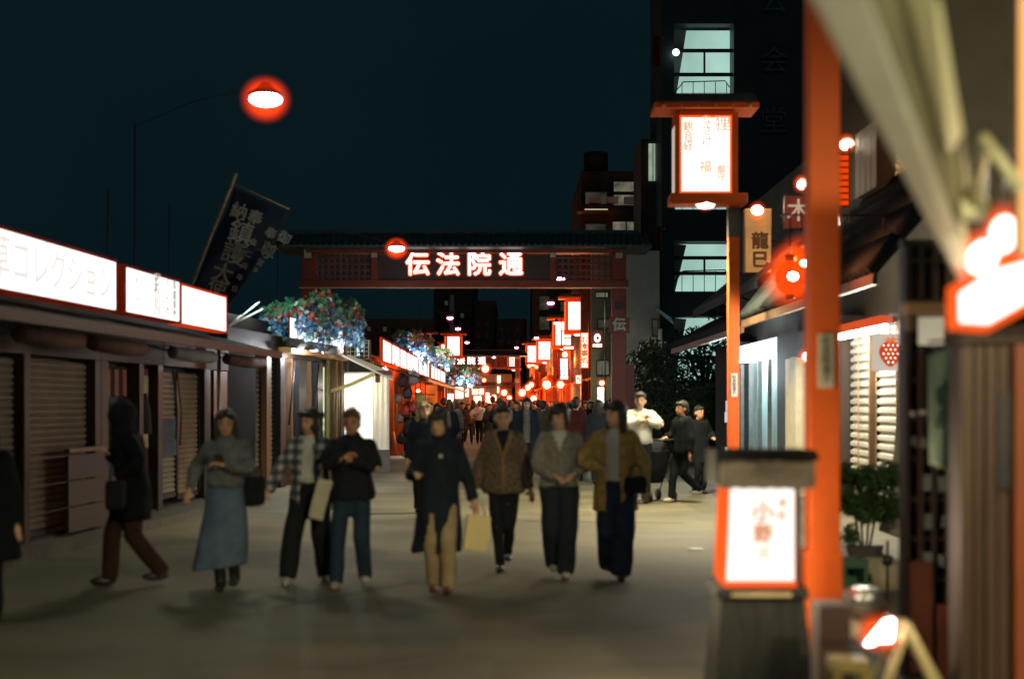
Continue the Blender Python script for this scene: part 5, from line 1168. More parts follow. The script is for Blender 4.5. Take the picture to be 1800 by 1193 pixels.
# beam and lit box above it
c = at(1645, 543, 8.0); t = thing('timber_beam', 'short pale timber beam reaching out under the white awning', 'beam', c)
MB().box(-0.17, 0.17, -0.05, 0.1, -0.03, 0.035).build('beam_timber', WOODL, t, bevel=0.005); MB().box(-0.16, -0.12, -0.04, 0.08, -0.12, -0.03).build('peg', WOODM, t)
c = at(1641, 582, 8.1); t = thing('lamp_box', 'small cream lamp box under the timber beam', 'lamp', c)
MB().box(-0.06, 0.06, 0, 0.1, -0.075, 0.08).build('case', emit('cream_lamp', (0.75, 0.66, 0.45), 0.55, 0.15), t); MB().box(-0.065, 0.065, -0.005, 0.105, 0.08, 0.095).build('cap', WOODM, t)
GCL = paint('pale_green_cloth', (0.30, 0.42, 0.30), 0.8, 0.2, 3, 0.25, 10)
D_ = 7.6
t = thing('green_banner', 'pale green vertical cloth banner beside the wooden booth', 'banner', at(1660, 600, D_))
b = MB(); vs = []; s_ = D_ / F
for j in range(17):
    v = j / 16
    xl = (1633 - 1660 + 3 * v) * s_; xr = (1686 - 1660 - 0 * v) * s_
    for i in range(7):
        u = i / 6; vs.append((xl + (xr - xl) * u, 0.03 * math.sin(u * 8 + v * 2) + 0.02 * u, -(235 * v - (28 * (1 - u) if v > 0.5 else 28 * (1 - u)) * (v - 0.25) * 0.9 + (18 * (1 - u) * (1 - v))) * s_))
b._add(vs, [(j * 7 + i, (j + 1) * 7 + i, (j + 1) * 7 + i + 1, j * 7 + i + 1) for j in range(16) for i in range(6)], True)
cl = b.build('cloth', GCL, t, fix=False); sm = cl.modifiers.new('s', 'SOLIDIFY'); sm.thickness = 0.005
text('御品', 0.11, paint('green_print', (0.10, 0.17, 0.12), 0.8, 0.2), t, (-0.01, -0.05, -0.36), vertical=True, bold=0.004)
MB().tube([(-28 * s_, 0.0, 0.0), (28 * s_, 0.0, 0.01)], 0.008, 6).build('rod', WOODM, t)
# wooden booth
D_ = 6.2
t = thing('wooden_booth', 'dark timber booth of upright planks at the right edge', 'booth', (nx(1688, D_), D_, 0))
s_ = D_ / F; rnd = random.Random(2)
xs_ = [0, 26, 44, 66, 92, 118, 150, 190, 240, 300]
PLK = paint('booth_plank', (0.055, 0.028, 0.013), 0.5, 0.5, 6, 0.3, 25, stretch=(1, 1, 0.08))
for i in range(len(xs_) - 1):
    MB().box(xs_[i] * s_ + 0.003, xs_[i + 1] * s_ - 0.003, 0.01 * rnd.random(), 0.06, 0, zpy(606, D_)).build('plank', PLK, t, bevel=0.003)
MB().box(0.0, 300 * s_, 0.061, 0.16, 0, zpy(604, D_)).build('box_wall', WOODD, t)
MB().box(-4 * s_, 300 * s_, -0.03, 0.06, zpy(604, D_), zpy(570, D_)).build('lintel', WOODD, t, bevel=0.005)
MB().box(62 * s_, 64 * s_ + 0.09, -0.02, 0.0, zpy(860, D_), zpy(690, D_)).build('notice', BLACK, t)
MB().box(87 * s_, 112 * s_, -0.07, -0.01, 0, zpy(606, D_)).build('red_post', paint('post_red', (0.22, 0.05, 0.012), 0.5, 0.3, 4, 0.2, stretch=(1, 1, .2)), t)
# lit fascia sign and the two round lamps above the booth
D_ = 4.95; s_ = D_ / F
t = thing('booth_lantern_sign', 'blazing white paper sign box with orange edges over the wooden booth', 'sign', at(1690, 565, D_))
b = MB(); b.prism([(0, 0), (48 * s_, -3 * s_), (150 * s_, 55 * s_), (150 * s_, 115 * s_), (60 * s_, 90 * s_), (0, 50 * s_)], 0.0, 0.10); b.build('panel', emit('blazing_paper', (1, 0.93, 0.86), 2.4), t)
b = MB(); b.prism([(-12 * s_, -12 * s_), (50 * s_, -18 * s_), (164 * s_, 42 * s_), (164 * s_, 128 * s_), (56 * s_, 106 * s_), (-12 * s_, 62 * s_)], 0.02, 0.09); b.build('frame', EDGEO, t)  # orange halo of the sign put into a glowing slab
for i in range(3): MB().bar((0.25 + .1 * i, 0.05, 0.2), (0.25 + .1 * i, 0.05, 0.6), 0.015).build('hanger', BLACK, t)
for px, py, lab, rx, rz in ((1727, 452, 'left one of the two blazing egg shaped lamps above the booth sign', 29, 36), (1764, 412, 'right one of the two blazing egg shaped lamps above the booth sign', 26, 38)):
    t = thing('egg_lamp', lab, 'lamp', at(px, py, D_), 0, 'pair of blazing lamps over the booth')
    M = Matrix.Rotation(R(-20 if px < 1750 else 8), 4, 'Y')
    M = Matrix.Rotation(R(28 if px < 1750 else 8), 4, 'Y')
    MB().ball((0, 0, 0), (rx * s_ * 0.86, rx * s_, rz * s_ * 0.86), 16, 10, M=M).build('globe', LAMPP, t)
    MB().ball((0, 0, 0), (rx * s_ * 1.75, rx * s_ * 1.7, rz * s_ * 1.8), 18, 12, M=M).build('glass_globe', halomat('orange', rx * s_ * 1.3), t)  # added orange halation round the lamp, no outer glass
    MB().tube([(0.0, 0, rz * s_), (0.02, 0.02, rz * s_ + 0.25)], 0.006, 5).build('cord', BLACK, t)
point('booth_light', (2.05, 4.7, 1.95), 22, (1, 0.72, 0.42), 0.12)
point('booth_light', (1.72, 4.9, 2.45), 12, (1, 0.86, 0.6), 0.08)
t = thing('tube_lamp', 'fluorescent tube lamp of the awning shop just outside the right edge', 'lamp', (1.95, 2.5, 2.35)); MB().tube([(0, -0.5, 0), (0, 0.5, 0)], 0.02, 8).build('tube', emit('green_white_tube', (1, 0.98, 0.72), 5), t); MB().box(-0.05, 0.05, -0.55, 0.55, 0.02, 0.08).build('housing', BLACK, t); point('lamp_light', (-0.1, 0, -0.1), 48, (1, 0.96, 0.66), 0.1, t)  # added lamp out of view, brightens the awning; no such tube known
# awning overhead
AWF = paint('awning_white_cloth', (0.75, 0.74, 0.64), 0.7, 0.1, 3, 0.2); AWU = paint('awning_olive_cloth', (0.20, 0.19, 0.11), 0.8, 0.15, 3, 0.2); AWR = paint('awning_rib_paint', (0.52, 0.50, 0.30), 0.5, 0.12, 4)
A, B_ = at(1428, -60, 3.0), at(1710, 500, 5.2); C_, D2 = at(1745, 500, 5.35), at(1620, -60, 3.1)
t = thing('shop_awning', 'big pale awning sloping down across the upper right corner', 'awning', A)
def rel(p): return Vector(p) - A
b = MB(); b.slab([rel(at(1455, -60, 3.0)), rel(at(1700, 495, 5.25)), rel(at(1712, 480, 5.4)), rel(at(1632, -60, 3.2))], (0, 1, 0.1), 0.012); b.build('canopy', AWU, t)
b = MB(); b.slab([rel(at(1400, -60, 2.95)), rel(at(1692, 500, 5.15)), rel(at(1718, 492, 5.15)), rel(at(1505, -60, 2.95))], (0, 1, 0), 0.02); b.build('valance', AWF, t)
b = MB(); b.slab([rel(at(1582, -60, 3.1)), rel(at(1668, 270, 4.1)), rel(at(1694, 235, 4.1)), rel(at(1640, -60, 3.1))], (0, 1, 0), 0.03); b.build('rib', AWR, t)
b = MB(); b.slab([rel(at(1660, 225, 4.2)), rel(at(1700, 360, 4.6)), rel(at(1712, 350, 4.6)), rel(at(1690, 225, 4.2))], (0, 1, 0), 0.03); b.build('rib', paint('awning_rib_dull', (0.25, 0.25, 0.15), 0.6, 0.1), t)
MB().cbox(rel(at(1708, 366, 4.6)), (0.09, 0.06, 0.075)).build('arm_bracket', AWR, t, bevel=0.01)
b = MB(); b.tube([rel(at(1706, 365, 4.6)), rel(at(1733, 248, 4.4)), rel(at(1797, 335, 4.4))], [0.022, 0.026, 0.022], 12); b.build('folding_arm', AWR, t)
MB().ball(rel(at(1690, 382, 4.6)), 0.02, 8, 6).build('knob', AWR, t)
t = thing('booth_ceiling', 'dark soffit above the booth at the right edge', 'ceiling', at(1640, -80, 5.6))
b = MB(); b.slab([Vector((0, 0, 0)), at(1715, 480, 5.6) - at(1640, -80, 5.6), at(2100, 480, 5.6) - at(1640, -80, 5.6), at(2100, -80, 5.6) - at(1640, -80, 5.6)], (0, 1, 0), 0.1); b.build('panel', paint('soffit_dark', (0.028, 0.026, 0.02), 0.8, 0.2), t)
t = thing('edge_post', 'orange lit upright post at the extreme right edge', 'post', (nx(1806, 4.6), 4.6, 0))
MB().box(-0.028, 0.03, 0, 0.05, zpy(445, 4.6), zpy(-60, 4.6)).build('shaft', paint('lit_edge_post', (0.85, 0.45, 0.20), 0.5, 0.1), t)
# ---------------------------------------------------------------- the things low at the right
D_ = 6.3; s_ = D_ / F
def low(px): return nx(px, D_)
t = thing('blue_cabinet', 'low dark blue cabinet behind the A-frame stand', 'cabinet', (low(1478), D_ + 0.15, 0))
MB().box(0, 95 * s_, 0, 0.3, 0, zpy(1140, D_)).build('body', paint('cabinet_blue', (0.035, 0.06, 0.08), 0.6, 0.2), t, bevel=0.006); MB().box(0.02, 90 * s_, -0.012, -0.001, 0.05, zpy(1150, D_)).build('door', MATS['cabinet_blue'], t)
t = thing('white_bag', 'crumpled pale bag on top of the blue cabinet', 'bag', (low(1512), D_ + 0.25, zpy(1140, D_)))
me = MB().ball((0, 0, 0.05), (0.08, 0.07, 0.055), 20, 14).mesh('sack', paint('bag_cream', (0.36, 0.34, 0.26), 0.7, 0.2)); me2 = remesh(me, 0.01); ruffle(me2, 0.014, 14); me2.materials.clear(); me2.materials.append(MATS['bag_cream']); mesh_obj('sack', me2, t)
MB().tube([(-0.02, 0, 0.09), (0, 0, 0.125), (0.02, 0, 0.09)], 0.006, 5).build('handle', MATS['bag_cream'], t)
t = thing('metal_pot', 'shiny metal pot standing on a stool behind the cabinet', 'pot', (nx(1520, 7.4), 7.4, 0))
MB().loft([(zpy(1085, 7.4), 0, 0, 0.09, 0.09), (zpy(1050, 7.4), 0, 0, 0.115, 0.115), (zpy(1042, 7.4), 0, 0, 0.12, 0.12)], 20).build('body', paint('pot_steel', (0.55, 0.57, 0.55), 0.25, 0.15, metal=0.8), t)
MB().ball((0, 0, zpy(1042, 7.4)), (0.115, 0.115, 0.03), 16, 6).build('lid', MATS['pot_steel'], t)
t = thing('pot_stool', 'small wooden stool under the metal pot', 'stool', (nx(1520, 7.4), 7.4, 0))
MB().box(-0.16, 0.16, -0.14, 0.14, zpy(1092, 7.4), zpy(1085.5, 7.4)).build('seat', WOODM, t)
for sx_ in (-1, 1):
    for sy in (-1, 1): MB().bar((sx_ * 0.13, sy * 0.11, 0), (sx_ * 0.11, sy * 0.1, zpy(1092, 7.4)), 0.03).build('leg', WOODM, t)
t = thing('wooden_box', 'dark red brown wooden box at the foot of the red pole', 'box', (low(1449), D_ + 0.1, 0))
for i in range(4): MB().box(0, 56 * s_, 0.0, 0.02, 0.02 + i * 0.175, 0.18 + i * 0.175).build('slat', paint('box_red_wood', (0.05, 0.016, 0.01), 0.6, 0.3) if 'box_red_wood' not in MATS else MATS['box_red_wood'], t)
MB().box(0.003, 56 * s_ - .003, 0.02, 0.2, 0, 0.71).build('body', WOODD, t)
t = thing('olive_stool', 'low olive stool in front of the wooden box', 'stool', (low(1452), D_ - 0.35, 0))
OLV = paint('olive_paint', (0.22, 0.19, 0.05), 0.5, 0.2)
MB().box(-0.06, 0.09, -0.08, 0.08, zpy(1175, 5.95), zpy(1155, 5.95)).build('seat', OLV, t)
for a_ in (-0.045, 0.075):
    for q in (-.06, .06): MB().bar((a_, q, 0), (a_, q, zpy(1175, 5.95)), 0.025).build('leg', OLV, t)
D_ = 5.9; s_ = D_ / F
t = thing('a_frame_stand', 'pale timber A-frame stand low in the right corner', 'stand', (nx(1590, D_), D_, 0))
pk = zpy(1092, D_)
for q in (-0.16, 0.16):
    MB().bar((0, q * 0.3, pk), (-0.30, q, 0), 0.035, 0.022).build('leg', paint('stand_timber', (0.40, 0.36, 0.18), 0.55, 0.2) if 'stand_timber' not in MATS else MATS['stand_timber'], t)
    MB().bar((0, q * 0.3, pk), (0.36, q, 0), 0.03, 0.022).build('leg', MATS['stand_timber'], t)
MB().bar((-0.12, -0.1, pk * 0.6), (0.15, -0.1, pk * 0.6), 0.02).build('crosspiece', MATS['stand_timber'], t)
c = at(1552, 1112, 5.8)
t = thing('clip_lamp', 'leaf shaped lamp glowing white and red on the A-frame stand', 'lamp', c)
b = MB(); s5 = 5.8 / F; b.prism([(-30 * s5, -20 * s5), (14 * s5, -12 * s5), (18 * s5, 24 * s5), (4 * s5, 20 * s5)], -0.02, 0.02); b.build('lit_face', BULB, t)
MB().ball((-2 * s5, 0.03, -2 * s5), (52 * s5, 0.10, 42 * s5), 16, 10).build('glass_globe', halomat('orange', 46 * s5), t)  # halo of the lit face added as an emissive volume
MB().loft([(-0.055, 0, 0.02, 0.06, 0.04), (-0.03, 0, 0.02, 0.075, 0.05)], 12).build('shade', RED, t)
MB().tube([(0.02, 0.04, 0.0), (0.06, 0.06, 0.03), (0.09, 0.08, 0.0)], 0.008, 6).build('arm', BLACK, t)
point('lamp_light', (0, -0.12, 0.05), 1.2, (1, 0.6, 0.35), 0.03, t)

# ---------------------------------------------------------------- standing paper lantern sign in front
D_ = 7.3; s_ = D_ / F; x0 = nx(1330, D_)
t = thing('standing_lantern', 'standing shop lantern with shingled cap and glowing panel before the near red pole', 'lantern sign', (x0, D_, 0))
def Q(px, py): return ((px - 1330) * s_, zpy(py, D_))
DKW = paint('charcoal_wood', (0.02, 0.021, 0.018), 0.7, 0.4, 8, 0.4, 30, stretch=(1, 1, .3))
# base: a dark tapering box of boards
b = MB(); bw0, bw1, bt0, bt1 = -88 * s_, 96 * s_, -70 * s_, 72 * s_; zb0, zb1 = 0.0, zpy(1042, D_)
n = 7
for i in range(n):
    f0, f1 = i / n, (i + 1) / n - 0.004
    xs0, xs1 = bw0 + (bw1 - bw0) * f0, bw0 + (bw1 - bw0) * f1; xt0, xt1 = bt0 + (bt1 - bt0) * f0, bt0 + (bt1 - bt0) * f1
    b = MB(); b._add([(xs0, -0.22, zb0), (xs1, -0.22, zb0), (xt1, -0.17, zb1), (xt0, -0.17, zb1), (xs0, -0.19, zb0), (xs1, -0.19, zb0), (xt1, -0.14, zb1), (xt0, -0.14, zb1)], [(0, 1, 2, 3), (7, 6, 5, 4), (0, 4, 5, 1), (1, 5, 6, 2), (2, 6, 7, 3), (3, 7, 4, 0)]); b.build('board', DKW, t)
b = MB(); b._add([(bw0, -0.188, zb0), (bw1, -0.188, zb0), (bt1, -0.138, zb1), (bt0, -0.138, zb1), (bw0, 0.22, zb0), (bw1, 0.22, zb0), (bt1, 0.17, zb1), (bt0, 0.17, zb1)], [(0, 1, 2, 3), (7, 6, 5, 4), (0, 4, 5, 1), (1, 5, 6, 2), (2, 6, 7, 3), (3, 7, 4, 0)]); b.build('body', DKW, t)
MB().box(-80 * s_, 78 * s_, -0.20, 0.20, zpy(1042, D_), zpy(1024.5, D_)).build('base_rail', DKW, t, bevel=0.008)
MB().box(-55 * s_, 48 * s_, -0.215, -0.202, zpy(1038, D_), zpy(1032, D_)).build('brass_strip', paint('worn_brass', (0.30, 0.24, 0.12), 0.5, 0.2), t)
PANEL = emit('glowing_washi', (1, 0.93, 0.83), 1.5, 0.12, 1.5)
def trap(name, y0, y1, l0, l1, l2, l3, pyb, pyt, mat):
    b = MB(); zl, zh = zpy(pyb, D_), zpy(pyt, D_)
    b.prism([(l0 * s_, zl), (l1 * s_, zl), (l2 * s_, zh), (l3 * s_, zh)], y0, y1); return b.build(name, mat, t)
trap('panel', -0.165, -0.15, -61, 55, 55, -54, 1013, 853, PANEL)
trap('back_panel', 0.13, 0.15, -61, 55, 55, -54, 1013, 853, PANEL)
trap('lit_side', -0.164, 0.128, -69, -61.5, -54.5, -62, 1013, 853, EDGEO); trap('lit_side', -0.148, 0.128, 56, 63, 60, 55.5, 1013, 853, EDGEO)
trap('lit_sill', -0.172, 0.15, -64, 60, 57, -62, 1024, 1013.5, EDGEO)  # halation of the paper panel put into emissive sides and sill
trap('corner_post', -0.19, -0.15, 58, 66, 64, 57, 1019, 850, DKW)
PINK = emit('pale_orange_brush', (1, 0.45, 0.24), 0.8)
for ch, px, py, sz in (('小', 1331, 897, 0.115), ('野', 1331, 934, 0.095), ('屋', 1333, 966, 0.06)):
    p = Q(px, py); text(ch, sz, PINK if py < 950 else emit('fainter_brush', (1, 0.80, 0.62), 1.1), t, (p[0], -0.168, p[1]), bold=0.005, name='brush_character')
for ch, px, py in (('手', 1365, 881), ('打', 1364, 902)): p = Q(px, py); text(ch, 0.045, PINK, t, (p[0], -0.168, p[1]), bold=0.003, name='small_character')
# shingled cap: two courses of boards
for row, (l0, l1, l2, l3, pyb, pyt, y) in enumerate(((-79, 82, 88, -72, 852, 803, -0.30), (-84, 94, 92, -80, 806, 788, -0.26))):
    zl, zh = zpy(pyb, D_), zpy(pyt, D_); n = 14
    for i in range(n):
        f0, f1 = i / n, (i + 1) / n - 0.006; j = random.uniform(-0.004, 0.004)
        xa, xb = (l0 + (l1 - l0) * f0) * s_, (l0 + (l1 - l0) * f1) * s_; xc, xd = (l2 - (l2 - l3) * (1 - f1)) * s_, (l3 + (l2 - l3) * f0) * s_
        b = MB(); b._add([(xa, y, zl + j), (xb, y, zl + j), (xc, y + 0.08, zh), (xd, y + 0.08, zh), (xa, y + 0.02, zl + j), (xb, y + 0.02, zl + j), (xc, y + 0.10, zh), (xd, y + 0.10, zh)], [(0, 1, 2, 3), (7, 6, 5, 4), (0, 4, 5, 1), (1, 5, 6, 2), (2, 6, 7, 3), (3, 7, 4, 0)])
        b.build('shingle', [paint('shingle_grey', (0.16, 0.14, 0.10), 0.8, 0.4, 10, 0.4) if 'shingle_grey' not in MATS else MATS['shingle_grey'], DKW][row], t)
MB().box(-78 * s_, 90 * s_, -0.16, 0.24, zpy(850, D_), zpy(790, D_)).build('cap_body', DKW, t)
point('lantern_light', (0, -0.55, zpy(935, D_)), 16, (1, 0.80, 0.58), 0.12, t)
point('lantern_light', (-0.6, 0.1, zpy(935, D_)), 70, (1, 0.80, 0.55), 0.12, t)
# ================================================================ PEOPLE
SKIN = paint('skin', (0.58, 0.34, 0.21), 0.55, 0.12, 5, 0.05)
SKIN2 = paint('skin_tan', (0.48, 0.24, 0.14), 0.55, 0.12, 5, 0.05)
HAIRB = paint('hair_black', (0.016, 0.013, 0.012), 0.5, 0.4, 30, 0.4, 90, stretch=(3, 3, 0.4))
HAIRN = paint('hair_brown', (0.10, 0.045, 0.022), 0.5, 0.4, 30, 0.4, 90, stretch=(3, 3, 0.4))
HAIRF = paint('hair_fair', (0.32, 0.24, 0.12), 0.5, 0.3, 30, 0.4, 90, stretch=(3, 3, 0.4))
EYEM = paint('eye_dark', (0.02, 0.015, 0.012), 0.3, 0.1, bump=0); LIP = paint('lips', (0.28, 0.09, 0.07), 0.5, 0.1, bump=0)
def cloth(name, col, var=0.3, scale=9, rough=0.85, col2=None): return paint(name, col, rough, var, scale, 0.35, 45, col2=col2)
def ik(S, T, l1, l2, hint):
    S, T, hint = Vector(S), Vector(T), Vector(hint); d = T - S; L = d.length
    if L > (l1 + l2) * 0.995: T = S + d.normalized() * (l1 + l2) * 0.995; d = T - S; L = d.length
    a = (l1 * l1 - l2 * l2 + L * L) / (2 * L); h = math.sqrt(max(0.0, l1 * l1 - a * a)); dn = d.normalized()
    hp = (hint - dn * hint.dot(dn)); hp = hp.normalized() if hp.length > 1e-6 else dn.orthogonal().normalized()
    return S + dn * a + hp * h, T
def joints(P):
    """P: pose dict, for a 1.7 m body facing -y.  a = hand/foot at -x, b = at +x"""
    J = {}
    lean = P.get('lean', 0.0)
    J['pelvis'] = Vector((0, 0, 0.93)); J['chest'] = Vector((0, -lean * 0.5, 1.22)); J['neck'] = Vector((0, -lean, 1.42)); J['head'] = Vector((P.get('hx', 0), -lean - 0.025 - P.get('hd', 0), 1.575 - P.get('hd', 0) * 0.4))
    for s, k in ((-1, 'a'), (1, 'b')):
        f = P.get('foot_' + k, (0.09 * s, 0.0, 0.0)); hip = Vector((0.085 * s, 0, 0.90)); ank = Vector((f[0], f[1], 0.085 + f[2]))
        kn, ank = ik(hip, ank, 0.43, 0.42, (0.02 * s, -1, 0.1))
        J['hip_' + k], J['knee_' + k], J['ank_' + k] = hip, kn, ank
        sh = Vector((0.150 * s, -lean * 0.9, 1.365)); h = Vector(P.get('hand_' + k, (0.25 * s, -0.04, 0.82)))
        el, wr = ik(sh, h, 0.285, 0.25, P.get('elb_' + k, (0.6 * s, 0.7, -0.3)))
        J['sh_' + k], J['el_' + k], J['wr_' + k] = sh, el, wr
    return J
def hand_geo(mb, wr, el, s, curl=0.6, fwd=None):
    d = (wr - el).normalized(); side = Vector((s, 0, 0)); side = (side - d * side.dot(d)).normalized(); nrm = d.cross(side).normalized() * (-s)
    if nrm.y > 0 and abs(d.z) > 0.7: pass
    ctr = wr + d * 0.055
    M = Matrix((side, nrm, d)).transposed().to_4x4()
    mb.ball(ctr, (0.038, 0.017, 0.048), 10, 7, M=M)
    for i, (off, L) in enumerate(((-0.028, 0.068), (-0.010, 0.078), (0.009, 0.074), (0.026, 0.058))):
        b0 = ctr + d * 0.036 + side * off; k1 = b0 + (d * math.cos(curl * 0.5) + nrm * math.sin(curl * 0.5)) * L * 0.5; k2 = k1 + (d * math.cos(curl * 1.5) + nrm * math.sin(curl * 1.5)) * L * 0.5
        mb.tube([b0 - d * 0.01, k1, k2], [0.010, 0.009, 0.0075], 7)
    b0 = wr + d * 0.03 - side * 0.028; k1 = b0 + (-side * 0.7 + d * 0.6 + nrm * 0.3).normalized() * 0.032; k2 = k1 + (-side * 0.2 + d * 0.9 + nrm * 0.5).normalized() * 0.028
    mb.tube([b0, k1, k2], [0.013, 0.011, 0.009], 7)
def headM(P, J):
    return Matrix.Translation(J['head']) @ Matrix.Rotation(R(P.get('yaw', 0)), 4, 'Z') @ Matrix.Rotation(R(P.get('nod', 0)), 4, 'X') @ Matrix.Rotation(R(P.get('roll', 0)), 4, 'Y') @ Matrix.Scale(1.12, 4)
def body_mesh(P, J, vox):
    mb = MB(); w = P.get('w', 1.0)
    mb.loft([(0.84, 0, 0, 0.11 * w, 0.08), (0.90, 0, 0, 0.155 * w, 0.105), (1.0, 0, -0.0, 0.13 * w, 0.095), (1.08, 0, J['chest'].y * 0.5, 0.12 * w, 0.09), (1.22, 0, J['chest'].y, 0.145 * w, 0.105), (1.34, 0, J['neck'].y * 0.9, 0.15 * w, 0.095), (1.41, 0, J['neck'].y, 0.09, 0.07), (1.45, 0, J['neck'].y, 0.055, 0.055)], 16)
    mb.capsule(J['neck'], J['head'] + Vector((0, 0.01, -0.06)), 0.052, 0.05, 10)
    for k, s in (('a', -1), ('b', 1)):
        mb.capsule(J['hip_' + k], J['knee_' + k], 0.082, 0.053); mb.capsule(J['knee_' + k], J['ank_' + k], 0.053, 0.036)
        an = J['ank_' + k]; mb.ball(an + Vector((0, -0.06, -0.05)), (0.04, 0.11, 0.032), 10, 7)
        mb.capsule(J['sh_' + k], J['el_' + k], 0.048, 0.037); mb.capsule(J['el_' + k], J['wr_' + k], 0.037, 0.025)
        mb.ball(J['sh_' + k], 0.055, 10, 7)
        hand_geo(mb, J['wr_' + k], J['el_' + k], s, P.get('curl', 0.6))
    H = headM(P, J); R3 = H.to_3x3().to_4x4(); T = lambda v: H @ Vector(v)
    mb.ball(T((0, 0.008, 0.03)), (0.074, 0.092, 0.088), 16, 10, M=R3); mb.ball(T((0, -0.025, -0.035)), (0.056, 0.062, 0.072), 14, 9, M=R3)
    mb.ball(T((0, -0.048, -0.082)), (0.026, 0.026, 0.02), 8, 6, M=R3)
    mb.tube([T((0, -0.086, 0.015)), T((0, -0.103, -0.02)), T((0, -0.088, -0.03))], [0.008, 0.0135, 0.011], 8)
    for s in (-1, 1): mb.ball(T((0.075 * s, 0.012, -0.008)), (0.012, 0.022, 0.032), 8, 6, M=R3)
    return remesh(mb.mesh('body'), vox, 2)
def face_parts(P, J, parent):
    H = headM(P, J); T = lambda v: H @ Vector(v); R3 = H.to_3x3().to_4x4()
    for s in (-1, 1):
        MB().ball(T((0.030 * s, -0.083, 0.004)), (0.013, 0.006, 0.006), 8, 6, M=R3).build('eye', EYEM, parent)
        MB().tube([T((0.016 * s, -0.091, 0.024)), T((0.032 * s, -0.089, 0.028)), T((0.046 * s, -0.078, 0.022))], 0.0035, 5).build('eyebrow', HAIRB, parent)
    MB().ball(T((0, -0.086, -0.055)), (0.021, 0.006, 0.0065), 8, 6, M=R3).build('mouth', LIP, parent)
def hair_mesh(P, J, kind, vox):
    mb = MB(); H = headM(P, J); T = lambda v: H @ Vector(v); R3 = H.to_3x3().to_4x4()
    mb.ball(T((0, 0.024, 0.052)), (0.086, 0.098, 0.085), 16, 10, M=R3)
    mb.ball(T((0, 0.055, 0.0)), (0.078, 0.068, 0.09), 14, 9, M=R3)
    if kind in ('short', 'mop', 'bowl'):
        mb.ball(T((0, -0.045, 0.082)), (0.068, 0.052, 0.034), 12, 8, M=R3)
    if kind in ('mop', 'bowl'):
        for x in (-0.045, -0.015, 0.018, 0.045): mb.ball(T((x, -0.083, 0.058)), (0.022, 0.018, 0.03), 8, 6, M=R3)
        for s in (-1, 1): mb.ball(T((0.074 * s, -0.008, 0.02)), (0.022, 0.05, 0.055), 10, 7, M=R3)
    if kind in ('long', 'bob', 'curly'):
        L = {'long': 0.30, 'bob': 0.16, 'curly': 0.20}[kind]
        for s in (-1, 1):
            mb.capsule(T((0.070 * s, 0.0, 0.045)), T((0.085 * s, 0.01, -L + 0.04)), 0.036, 0.034, 10)
            mb.ball(T((0.04 * s, -0.062, 0.075)), (0.045, 0.035, 0.03), 10, 7, M=R3)
        mb.capsule(T((0, 0.06, 0.04)), T((0, 0.075, -L)), 0.08, 0.06, 12)
        if kind == 'curly':
            rnd = random.Random(3)
            for i in range(26):
                a = rnd.uniform(-2.6, 2.6); z = rnd.uniform(-0.16, 0.09); mb.ball(T((0.095 * math.sin(a), 0.03 + 0.085 * math.cos(a), z)), 0.03, 8, 6)
    if kind == 'hood':
        mb.ball(T((0, 0.02, 0.01)), (0.125, 0.12, 0.15), 14, 10, M=R3); mb.ball(T((0, 0.03, -0.12)), (0.15, 0.13, 0.12), 14, 10)
    me = remesh(mb.mesh('hair'), vox, 1); ruffle(me, 0.010, 26, 0.25, 2); return me
def blend(a, b, t): return a + (b - a) * t
